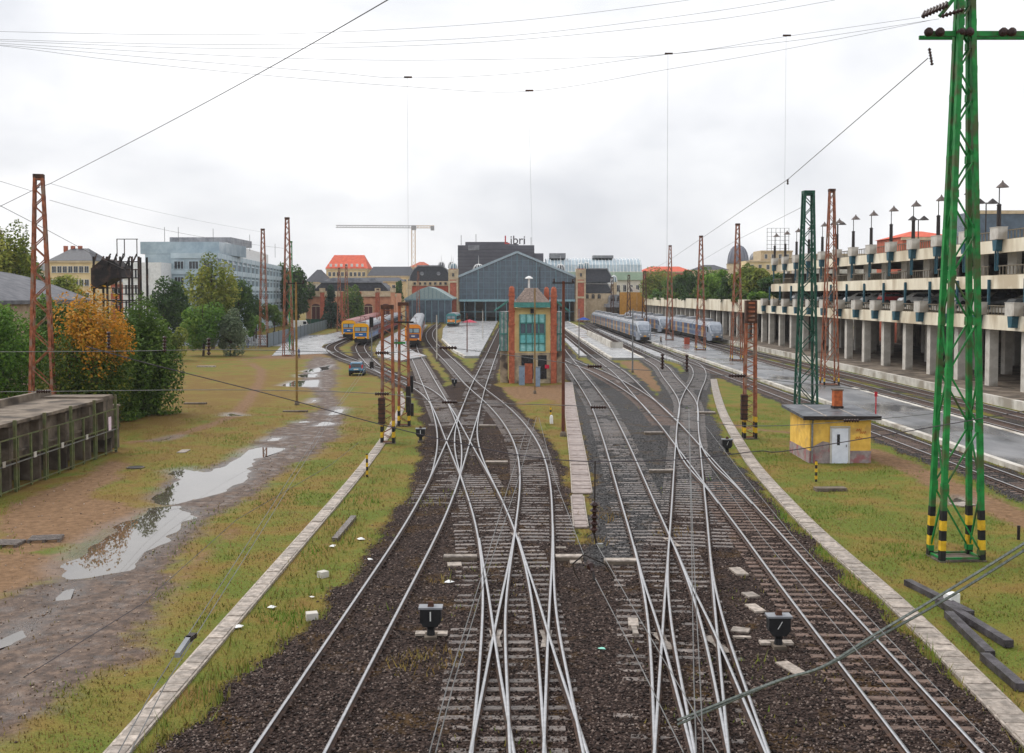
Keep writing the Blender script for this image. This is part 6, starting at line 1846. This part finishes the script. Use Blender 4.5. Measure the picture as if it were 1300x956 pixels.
# ------------------------------------------------------------------ people
def person(label, loc, rz, top, legs, hair=lin(50, 38, 30), stride=0.25, h=1.74, sit=False):
    t = thing('person', label, 'person', loc, rz)
    k = h / 1.74
    J = [(0, 0, 0.95), (0, 0.01, 1.2), (0, 0.0, 1.42), (0, 0, 1.52), (0, -0.02, 1.60), (0, -0.01, 1.70),
         (0.1, 0, 0.9), (0.11, -stride * 0.5, 0.5), (0.11, -stride * 0.6, 0.08), (0.11, -stride * 0.6 - 0.16, 0.04),
         (-0.1, 0, 0.9), (-0.11, stride * 0.3, 0.5), (-0.11, stride * 0.8, 0.1), (-0.11, stride * 0.8 - 0.16, 0.04),
         (0.19, 0, 1.4), (0.25, stride * 0.3, 1.13), (0.25, stride * 0.1, 0.88), (0.25, stride * 0.05 - 0.03, 0.78),
         (-0.19, 0, 1.4), (-0.25, -stride * 0.3, 1.13), (-0.25, -stride * 0.5, 0.9), (-0.25, -stride * 0.55, 0.8)]
    ed = [(0, 1), (1, 2), (2, 3), (3, 4), (4, 5), (0, 6), (6, 7), (7, 8), (8, 9), (0, 10), (10, 11), (11, 12), (12, 13), (2, 14), (14, 15), (15, 16), (16, 17), (2, 18), (18, 19), (19, 20), (20, 21)]
    rad = [0.13, 0.125, 0.14, 0.06, 0.085, 0.08, 0.095, 0.065, 0.045, 0.04, 0.095, 0.065, 0.045, 0.04, 0.065, 0.045, 0.035, 0.03, 0.065, 0.045, 0.035, 0.03]
    me = bpy.data.meshes.new('body')
    me.from_pydata([tuple(c * k for c in j) for j in J], ed, [])
    o = place('body', me, t)
    bm_mat = mat('cloth %s' % label[:12], legs)
    me.materials.append(bm_mat)
    md = o.modifiers.new('skin', 'SKIN')
    for v, r in zip(me.skin_vertices[0].data, rad): v.radius = (r * k, r * k)
    me.skin_vertices[0].data[0].use_root = True
    o.modifiers.new('sub', 'SUBSURF').levels = 1
    o.modifiers['sub'].render_levels = 1
    bpy.context.view_layer.update()
    ev = bpy.data.meshes.new_from_object(o.evaluated_get(bpy.context.evaluated_depsgraph_get()))
    o.modifiers.clear(); o.data = ev
    ev.materials.clear()
    for mm in (bm_mat, mat('top %s' % label[:12], top), mat('skin tone', lin(206, 160, 132)), mat('hair %s' % label[:12], hair)): ev.materials.append(mm)
    for f in ev.polygons:
        z = f.center.z / k
        f.material_index = 3 if (z > 1.64 or (z > 1.56 and f.center.y > 0.0)) else 2 if (z > 1.47 or (abs(f.center.x) > 0.2 and z < 0.9)) else 1 if z > 0.93 else 0
        f.use_smooth = True
    return t
def ppos(px, py, z=0.0):
    p = at(px, py, z); return (p.x, p.y, z)
person('person in dark jacket and blue jeans by the bushes far left', ppos(314.5, 442), 0.4, lin(50, 48, 60), lin(70, 100, 150))
person('person in dark red top next to the one in jeans', ppos(308, 442.5), -0.5, lin(120, 50, 56), lin(46, 44, 50))
person('person in blue standing behind the ochre pole', ppos(379.5, 455), 2.0, lin(52, 70, 130), lin(44, 48, 70), h=1.7)
person('person in dark clothes walking on the platform beside the grey coaches', ppos(498.5, 430, 0.3), 0.2, lin(44, 46, 66), lin(40, 40, 50), stride=0.4)
person('person in grey on the platform nearer to the twin masts', ppos(503, 441, 0.3), -0.3, lin(120, 122, 128), lin(52, 54, 70))
person('person standing by the rusty mast on the right platform', ppos(839, 438, 0.28), 1.0, lin(120, 96, 70), lin(54, 50, 52))
# little things on platforms
for px, py, cc, lab in ((872, 437, lin(176, 84, 60), 'brick red box on the right platform'), (494, 404, lin(60, 90, 160), 'blue kiosk box near the left canopy')):
    p = at(px, py, 0.28)
    t = thing('platform_box', lab, 'box', p)
    MB().box((0, 0, 0.65), (0.95, 0.7, 1.3)).build('body', mat('box ' + lab[:9], cc, rough=0.6), t)
    MB().box((0, 0, 1.33), (1.05, 0.8, 0.08)).build('lid', m_dark, t)
def parasol(px, py, Y, cc, lab):
    p = W(px, py, Y)
    t = thing('parasol', lab, 'parasol', (p.x, Y, 0.36))
    MB().tube([(0, 0, 0), (0, 0, p.z - 0.36)], 0.05, 6).build('pole', m_steel, t)
    MB().lathe([(2.4, 0), (1.2, 0.5), (0.05, 0.9)], n=8).build('canopy', mat('parasol ' + lab[:6], cc), t, (0, 0, p.z - 0.9))
parasol(563, 403, 385, lin(40, 80, 170), 'blue parasol left of the hall tower')
parasol(741, 404, 385, lin(36, 76, 190), 'blue parasol right of the hall tower')
parasol(596, 407, 330, lin(180, 60, 80), 'dark pink parasol on the left middle platform')
# ------------------------------------------------------------------ trees and bushes
def leaf_mat(name, cols, rough=0.6):
    m = bpy.data.materials.new(name); m.use_nodes = True
    t = m.node_tree; b = t.nodes['Principled BSDF']
    a = t.nodes.new('ShaderNodeAttribute'); a.attribute_name = 'tone'
    r = t.nodes.new('ShaderNodeValToRGB')
    e = r.color_ramp.elements
    while len(e) < len(cols): e.new(0.5)
    for i, (q, c) in enumerate(zip(e, cols)):
        q.position = i / (len(cols) - 1); q.color = (*c, 1)
    t.links.new(a.outputs['Fac'], r.inputs['Fac'])
    t.links.new(r.outputs['Color'], b.inputs['Base Color'])
    b.inputs['Roughness'].default_value = rough
    b.inputs['Specular IOR Level'].default_value = 0.12
    tr = t.nodes.new('ShaderNodeBsdfTranslucent')
    t.links.new(r.outputs['Color'], tr.inputs['Color'])
    mx_ = t.nodes.new('ShaderNodeMixShader'); mx_.inputs[0].default_value = 0.28
    o = t.nodes['Material Output']
    t.links.new(b.outputs[0], mx_.inputs[1]); t.links.new(tr.outputs[0], mx_.inputs[2]); t.links.new(mx_.outputs[0], o.inputs['Surface'])
    return m
LG_ = leaf_mat('mid green leaves', [lin(52, 74, 34), lin(82, 108, 44), lin(112, 134, 58)])
LD_ = leaf_mat('dark green leaves', [lin(38, 60, 30), lin(60, 88, 40), lin(86, 112, 52)])
LB_ = leaf_mat('bright green leaves', [lin(64, 96, 36), lin(96, 132, 48), lin(132, 156, 64)])
LY_ = leaf_mat('yellow green leaves', [lin(74, 92, 38), lin(122, 134, 56), lin(160, 158, 74)])
LO_ = leaf_mat('autumn orange leaves', [lin(58, 80, 32), lin(92, 106, 38), lin(146, 122, 38), lin(192, 130, 42), lin(206, 152, 58)])
LS_ = leaf_mat('silver green leaves', [lin(70, 86, 62), lin(104, 118, 88), lin(140, 150, 116)])
LC_ = leaf_mat('conifer needles', [lin(30, 50, 40), lin(44, 68, 52), lin(64, 88, 66)])
def tree(name, label, x, y, z, h, rx, lm, n=3500, ls=0.35, base=0.25, ncl=26, cat='tree', group=None, seed=0, cone=False, shape=1.0, tr=None, grad=False):
    g = np.random.default_rng(seed + int(abs(x) * 13 + y * 7))
    t = thing(name, label, cat, (x, y, z), 0, group)
    zc, rz_ = h * (1 + base) / 2, h * (1 - base) / 2
    # clump centres
    u = g.normal(size=(ncl, 3)); u /= np.linalg.norm(u, axis=1)[:, None]
    rad = g.random(ncl) ** 0.45 * 0.82
    C_ = u * rad[:, None]
    if cone:
        zz = g.random(ncl); C_ = np.c_[np.cos(u[:, 0] * 9) * (1 - zz) * 0.75, np.sin(u[:, 0] * 9) * (1 - zz) * 0.75, zz * 2 - 1]
    cr_ = (0.20 + 0.22 * g.random(ncl)) * (1.0 if not cone else 0.7)
    k = g.integers(0, ncl, n)
    d = g.normal(size=(n, 3)); d /= np.linalg.norm(d, axis=1)[:, None]
    P = C_[k] + d * (cr_[k] * (0.55 + 0.55 * g.random(n) ** 0.5))[:, None]
    P = P * np.array([rx, rx, rz_]) + np.array([0, 0, zc])
    P[:, 2] = np.maximum(P[:, 2], 0.15)
    nd = d * 0.7 + g.normal(size=(n, 3)) * 0.6 + np.array([0, 0, 0.5]); nd /= np.linalg.norm(nd, axis=1)[:, None]
    a = np.cross(nd, g.normal(size=(n, 3))); a /= np.linalg.norm(a, axis=1)[:, None]
    b = np.cross(nd, a)
    s = ls * (0.55 + 0.8 * g.random(n))[:, None]
    V = np.stack([P - a * s * 0.5, P - b * s * 0.3 + a * s * 0.05, P + a * s * 0.6, P + b * s * 0.3 + a * s * 0.05], 1).reshape(-1, 3)
    F = np.arange(4 * n).reshape(n, 4)
    me = npmesh('crown', V, F, lm)
    tone = np.clip(0.5 + (g.random(ncl)[k] - 0.5) * 0.7 + (g.random(n) - 0.5) * 0.6, 0, 1)
    if grad:
        hot = (C_[:, 2] + 0.35 * C_[:, 0] + (g.random(ncl) - 0.5) * 0.6) > 0.2
        tone = np.clip(np.where(hot[k], 0.45 + 0.5 * g.random(ncl)[k], 0.12) + (g.random(n) - 0.5) * 0.45, 0, 1)
    at_ = me.attributes.new('tone', 'FLOAT', 'FACE'); at_.data.foreach_set('value', tone.astype(np.float32))
    place('crown', me, t)
    tk = MB(); r0 = tr or max(0.07, h * 0.022)
    tk.tube([(0, 0, -0.1), (0.05 * rx, 0, h * 0.3), (-0.03 * rx, 0.02, h * 0.6), (0, 0, h * 0.88)], [r0, r0 * 0.75, r0 * 0.5, r0 * 0.15], 7)
    for i in range(7):
        c_ = C_[i % ncl] * np.array([rx, rx, rz_]) * 0.8 + np.array([0, 0, zc])
        z0_ = h * (0.22 + 0.07 * i)
        tk.tube([(0, 0, z0_), tuple(np.array([0, 0, z0_]) * 0.5 + c_ * 0.5 + np.array([0, 0, h * 0.03])), tuple(c_)], [r0 * 0.45, r0 * 0.3, r0 * 0.1], 5)
    tk.build('trunk', m_bark, t)
    return t
def tpx(name, label, px, pyb, pyt, wpx, Y, lm, **kw):
    x = W(px, pyb, Y).x; s = FPX / Y
    zb = kw.pop('zb', 0.0)
    return tree(name, label, x, Y, zb, W(px, pyt, Y).z - zb, wpx / s / 2, lm, **kw)
tpx('autumn_tree', 'orange and green autumn tree behind the concrete pens', 112, 500, 358, 125, 79, LO_, n=26000, ls=0.22, base=-0.1, ncl=80, grad=True)
tpx('leafy_tree', 'dense dark green tree at the right end of the pens', 182, 512, 382, 100, 88, LG_, n=24000, ls=0.25, base=-0.15, ncl=70)
tpx('leafy_tree', 'mid green tree filling the gap between the orange and the end tree', 150, 508, 388, 80, 84, LG_, n=16000, ls=0.25, base=-0.15, ncl=50)
tpx('leafy_tree', 'green bushy tree between the left mast and the autumn tree', 66, 505, 372, 90, 97, LG_, n=12000, ls=0.3, base=0.05, ncl=34)
tpx('leafy_tree', 'green bushy tree at the left edge behind the pens', 4, 500, 376, 120, 90, LB_, n=14000, ls=0.28, base=0.05, ncl=34)
tpx('leafy_tree', 'tall pale green tree at the left edge above the shed roof', 4, 420, 268, 80, 140, LY_, n=8000, ls=0.42, base=0.35, ncl=28)
tpx('leafy_tree', 'lower tree behind the shed roof left of the mast', 36, 420, 316, 50, 150, LG_, n=5000, ls=0.42, base=0.3, ncl=20)
tpx('leafy_tree', 'light green tree behind the left mast and shed roof', 88, 420, 341, 60, 170, LY_, n=5000, ls=0.5, base=0.2, ncl=20)
tpx('leafy_tree', 'round dark tree in front of the white office block', 209, 415, 350, 66, 200, LD_, n=6000, ls=0.55, base=0.15, ncl=26)
tpx('leafy_tree', 'big yellow green tree in front of the glass office corner', 270, 415, 324, 66, 195, LY_, n=8000, ls=0.5, base=0.2, ncl=30)
tpx('leafy_tree', 'dark tree just right of the big yellow green tree', 302, 420, 358, 52, 205, LD_, n=4500, ls=0.5, base=0.1, ncl=20)
tpx('leafy_tree', 'bright green broad tree in front of the white vans', 258, 436, 378, 62, 172, LB_, n=7000, ls=0.42, base=0.1, ncl=26)
tpx('leafy_bush', 'silver green round bush beside the bright green tree', 292, 440, 391, 52, 172, LS_, n=6000, ls=0.38, base=0.0, ncl=24, cat='bush')
tpx('leafy_bush', 'low yellow green bush left of the bright green tree', 214, 436, 404, 50, 160, LY_, n=3500, ls=0.4, base=0.0, ncl=16, cat='bush')
tpx('leafy_tree', 'small round tree left of the thin red mast', 322, 420, 395, 26, 225, LB_, n=2500, ls=0.5, base=0.15, ncl=12)
tpx('leafy_tree', 'dark tree between the thin red mast and the glass office', 325, 415, 368, 26, 240, LD_, n=2500, ls=0.5, base=0.1, ncl=12)
tpx('leafy_tree', 'green tree between the two red masts', 348, 412, 382, 26, 250, LG_, n=2500, ls=0.55, base=0.05, ncl=12)
tpx('leafy_tree', 'tall dark tree right of the glass office', 378, 408, 334, 42, 330, LD_, n=6000, ls=0.8, base=0.05, ncl=26)
tpx('leafy_tree', 'dark tree left of the tall dark one beside the glass office', 363, 408, 334, 26, 345, LD_, n=3500, ls=0.8, base=0.05, ncl=16)
tpx('conifer_tree', 'dark conifer in front of the orange terminal', 420, 411, 366, 34, 312, LC_, n=4500, ls=0.55, base=0.0, ncl=60, cone=True)
tpx('leafy_tree', 'green tree in front of the orange terminal right of the conifer', 447, 411, 361, 32, 316, LG_, n=4500, ls=0.6, base=0.0, ncl=22)
tpx('leafy_tree', 'small dark tree between the terminal and the brick pavilion', 504, 408, 353, 17, 380, LD_, n=2200, ls=0.7, base=0.05, ncl=12)
# trees on the planted deck
deck = [(840, 334, 44, 365, LY_, 'yellow green tree at the far left end of the planted deck'), (858, 344, 36, 330, LG_, 'second tree from the left on the planted deck'),
        (876, 343, 34, 305, LD_, 'third tree from the left on the planted deck'), (893, 339, 36, 280, LG_, 'fourth tree from the left on the planted deck, behind a rusty mast'),
        (912, 341, 40, 258, LB_, 'bright green tree in the middle of the planted deck'), (934, 342, 40, 240, LD_, 'dark tree on the planted deck below the large dome'),
        (950, 335, 40, 225, LY_, 'tallest yellow green tree right of the large dome'), (972, 346, 40, 212, LD_, 'dark tree at the garage end of the planted deck'),
        (826, 362, 26, 375, LG_, 'low tree at the leftmost tip of the planted deck')]
for i, (px, py, wp, Y, lm_, lab) in enumerate(deck):
    tree('deck_tree', lab, 48.6 + (i % 2) * 1.6, Y, 8.2, W(px, py, Y).z - 8.2, wp * Y / FPX / 2 * 1.25, lm_, n=5000, ls=0.62, base=0.0, ncl=26, group='trees on the planted deck', seed=i)
for i in range(11):
    Y = 208 + i * 16.5
    tree('deck_shrub', 'green shrub hanging over the deck wall, %s from the garage' % ('first' if i == 0 else ORD[i]), 46.9, Y, 8.0, 2.4 + (i * 7 % 5) * 0.4, 2.6 + (i % 3) * 0.5, (LB_, LG_, LD_)[i % 3], n=1800, ls=0.5, base=-0.15, ncl=14, cat='shrub', group='shrubs on the planted deck', seed=i + 40)

# ------------------------------------------------------------------ grass blades, weeds, ballast stones
def scatter(n, x0, x1, y0, y1, pw_=1.6):
    y = y0 + (y1 - y0) * rng.random(n) ** pw_
    half = 0.49 * y + 1.5
    x = np.clip(rng.uniform(-1, 1, n) * half, x0, x1)
    return np.c_[x, y]
P = scatter(330000, -34, 33, 19, 95)
Z, GH = near_zones(P)
patch = fbm(P, 2.6, 31)
gm = (1 - Z[0]) * (1 - Z[1]) * (1 - Z[2])
wf = 0.5 + 0.5 * sstep(patch, -0.3, 0.5)
edge = sstep(Z[0], 0.02, 0.5) * (1 - sstep(Z[0], 0.5, 0.98))
weedspot = np.zeros(len(P))
for wx, wy, wr in ((533, 845, 1.3), (548, 835, 0.9), (560, 740, 0.8), (640, 628, 1.6), (545, 640, 1.5), (590, 630, 1.2), (755, 690, 0.9), (770, 660, 1.0), (868, 676, 0.7), (700, 540, 1.0), (580, 470, 3.0), (940, 735, 0.5), (965, 845, 0.6), (850, 680, 0.6), (1170, 815, 0.8), (1100, 735, 0.8)):
    c_ = at(wx, wy); weedspot = np.maximum(weedspot, 1 - sstep(np.hypot(P[:, 0] - c_.x, P[:, 1] - c_.y) + 0.5 * patch, wr * 0.3, wr))
keep = (rng.random(len(P)) < gm * wf * 0.55 + edge * 0.8 * (P[:, 0] > -9) + 0.03 * (patch > 0.25) + 0.35 * weedspot) & (Z[3] > 0.15)
for Lq in (smooth_line([(-8.25, 19), (-8.2, 59), (-8.6, 77), (-9.5, 95)], step=2.0), px_line([(1248, 867), (1130, 750), (1047, 682), (986, 620), (954, 584), (940, 561), (919, 525)], step=2.0, ext0=8)):
    keep &= seg_dist(P, Lq) > 0.42
keep &= ~((P[:, 0] < -23.5) & (P[:, 0] > -33) & (P[:, 1] > 49) & (P[:, 1] < 70))
P = P[keep]; patch = patch[keep]; gz = GH[keep]
n = len(P)
lush = sstep(patch, 0.0, 0.6)
nearwalk = ((np.abs(P[:, 0] + 7.2) < 1.1) | (np.abs(P[:, 0] - 10.9) < 1.0)) & (P[:, 1] < 60)
hgt = (0.03 + 0.06 * rng.random(n)) * (1 + 0.7 * lush) + ((weedspot[keep] > 0.3) | nearwalk | (rng.random(n) < 0.02)) * rng.random(n) ** 2 * 0.26
ang = (rng.random(n) - 0.5) * PI * 0.9
wd = 0.008 + 0.010 * rng.random(n) + P[:, 1] * 0.00022
lean = (rng.random((n, 2)) - 0.5) * hgt[:, None] * 1.2
dx = np.c_[np.cos(ang), np.sin(ang)] * wd[:, None]
V = np.empty((n, 3, 3))
V[:, 0, :2] = P - dx; V[:, 1, :2] = P + dx; V[:, 2, :2] = P + lean
V[:, 0, 2] = V[:, 1, 2] = gz - 0.01; V[:, 2, 2] = gz + hgt
gmat = leaf_mat('grass blades', [lin(124, 96, 56), lin(130, 112, 58), lin(114, 118, 48), lin(92, 122, 38)])
me = npmesh('grass', V.reshape(-1, 3), np.arange(3 * n).reshape(n, 3), gmat)
clump = vnoise(P, 0.45, 50) > 0.45
hgt += clump * (nearwalk * 0.22 + 0.05) * rng.random(n)
V[:, 2, 2] = gz + hgt
me.vertices.foreach_set('co', V.reshape(-1).astype(np.float32))
tone = np.clip(0.15 + clump * 0.15 + 0.55 * lush + nearwalk * 0.35 + (P[:, 0] > 10) * 0.12 + (rng.random(n) - 0.5) * 0.5, 0, 1)
a_ = me.attributes.new('tone', 'FLOAT', 'FACE'); a_.data.foreach_set('value', tone.astype(np.float32))
nv = np.zeros((3 * n, 3), np.float32); nv[:, 2] = 1; nv[:, :2] = rng.normal(size=(3 * n, 2)) * 0.25
nv /= np.linalg.norm(nv, axis=1)[:, None]
me.polygons.foreach_set('use_smooth', np.ones(n, bool))
me.normals_split_custom_set_from_vertices(nv.tolist())
tag(place('grass', me), 'short yellow green grass blades over the railway yard', 'grass', kind='stuff')
# stones
def stones(name, label, P, gz, smin, smax, m):
    n = len(P)
    base = np.array([(1, 0, 0), (-0.9, 0.2, 0), (0.1, 1, 0), (0, -1, 0.1), (0.1, 0, 0.8), (0, 0.1, -0.6)])
    s = smin + (smax - smin) * rng.random(n) ** 2
    V = base[None] * (0.7 + 0.6 * rng.random((n, 6, 3)))
    a = rng.random(n) * 2 * PI
    c, sn = np.cos(a)[:, None], np.sin(a)[:, None]
    V = np.stack([V[..., 0] * c - V[..., 1] * sn, V[..., 0] * sn + V[..., 1] * c, V[..., 2]], -1) * s[:, None, None]
    V += np.c_[P, gz + s * 0.15][:, None, :]
    f = np.array([(0, 2, 4), (2, 1, 4), (1, 3, 4), (3, 0, 4), (2, 0, 5), (1, 2, 5), (3, 1, 5), (0, 3, 5)])
    F = (f[None] + (np.arange(n) * 6)[:, None, None]).reshape(-1, 3)
    me = npmesh(name, V.reshape(-1, 3), F, m)
    tn = np.repeat(rng.random(n), 8)
    a_ = me.attributes.new('tone', 'FLOAT', 'FACE'); a_.data.foreach_set('value', tn.astype(np.float32))
    tag(place(name, me), label, 'stones', kind='stuff')
def tone_mat(name, cols, rough):
    m = leaf_mat(name, cols, rough)
    t = m.node_tree
    t.links.new(t.nodes['Principled BSDF'].outputs[0], t.nodes['Material Output'].inputs['Surface'])
    return m
sb = tone_mat('brown ballast stone', [lin(22, 17, 16), lin(46, 36, 33), lin(72, 59, 54), lin(134, 119, 110)], 0.5)
sg_ = tone_mat('grey ballast stone', [lin(33, 32, 32), lin(55, 54, 54), lin(86, 85, 85)], 0.5)
sm_ = tone_mat('muddy pebble', [lin(82, 68, 57), lin(116, 99, 86), lin(176, 160, 144)], 0.7)
P = scatter(150000, -14, 30, 19, 75, 1.5)
Z, GH = near_zones(P)
k = rng.random(len(P)) < Z[0]
P = P[k]; Z = tuple(z[k] for z in Z); gz = GH[k]
br = Z[4] < 0.5
stones('ballast_stones', 'brown wet ballast stones between the foreground rails', P[br], gz[br], 0.022, 0.055, sb)
stones('ballast_stones', 'grey ballast stones around the right hand tracks', P[~br], gz[~br], 0.022, 0.055, sg_)
P = scatter(26000, -34, -6, 19, 70, 1.5)
Z, GH = near_zones(P)
k = (rng.random(len(P)) < (Z[1] * 0.8 + Z[2] * 0.35)) & (Z[3] > 0.0)
P = P[k]; GH = GH[k]
stones('pebbles', 'small pebbles and clods on the muddy road', P, GH, 0.008, 0.05, sm_)
# litter
for i, (px, py, s_) in enumerate(((422, 695, 0.12), (458, 686, 0.14), (345, 773, 0.12), (470, 712, 0.1), (396, 760, 0.08), (764, 826, 0.1), (570, 741, 0.16), (303, 798, 0.14))):
    p = at(px, py)
    q = MB(); q.add([(-s_, -s_ * 0.7, 0.03), (s_ * 0.8, -s_, 0.02), (s_, s_ * 0.7, 0.05), (-s_ * 0.7, s_, 0.03), (0.1 * s_, 0, s_ * 0.7)], [(0, 1, 4), (1, 2, 4), (2, 3, 4), (3, 0, 4), (3, 2, 1, 0)])
    lab = ('crumpled white scrap beside the left walkway below the sleeper', 'white scrap nearest the leftmost rail', 'white scrap on the left grass by the walkway bend', 'small white scrap on the ballast edge', 'tiny white scrap in the grass near the broken block', 'pale green scrap on the brown ballast in the middle', 'white lump behind the upright-bar lantern', 'pale scrap on the left walkway edge')[i]
    tag(q.build('litter', mat('litter green', lin(150, 220, 200)) if i == 5 else m_white, None, (p.x, p.y, 0.03), i * 0.7), lab, 'litter', 'scraps of litter')
# ------------------------------------------------------------------ damp air
hz = MB().box((0, 1175, 33), (2700, 2950, 70)).build('haze', [])
hm = bpy.data.materials.new('damp haze'); hm.use_nodes = True
ht = hm.node_tree; ht.nodes.clear()
ho = ht.nodes.new('ShaderNodeOutputMaterial'); hv = ht.nodes.new('ShaderNodeVolumePrincipled')
hv.inputs['Color'].default_value = (0.93, 0.95, 1.0, 1)
hv.inputs['Density'].default_value = 0.00013
hv.inputs['Anisotropy'].default_value = 0.2
ht.links.new(hv.outputs[0], ho.inputs['Volume'])
hz.data.materials.append(hm)
tag(hz, kind='stuff')
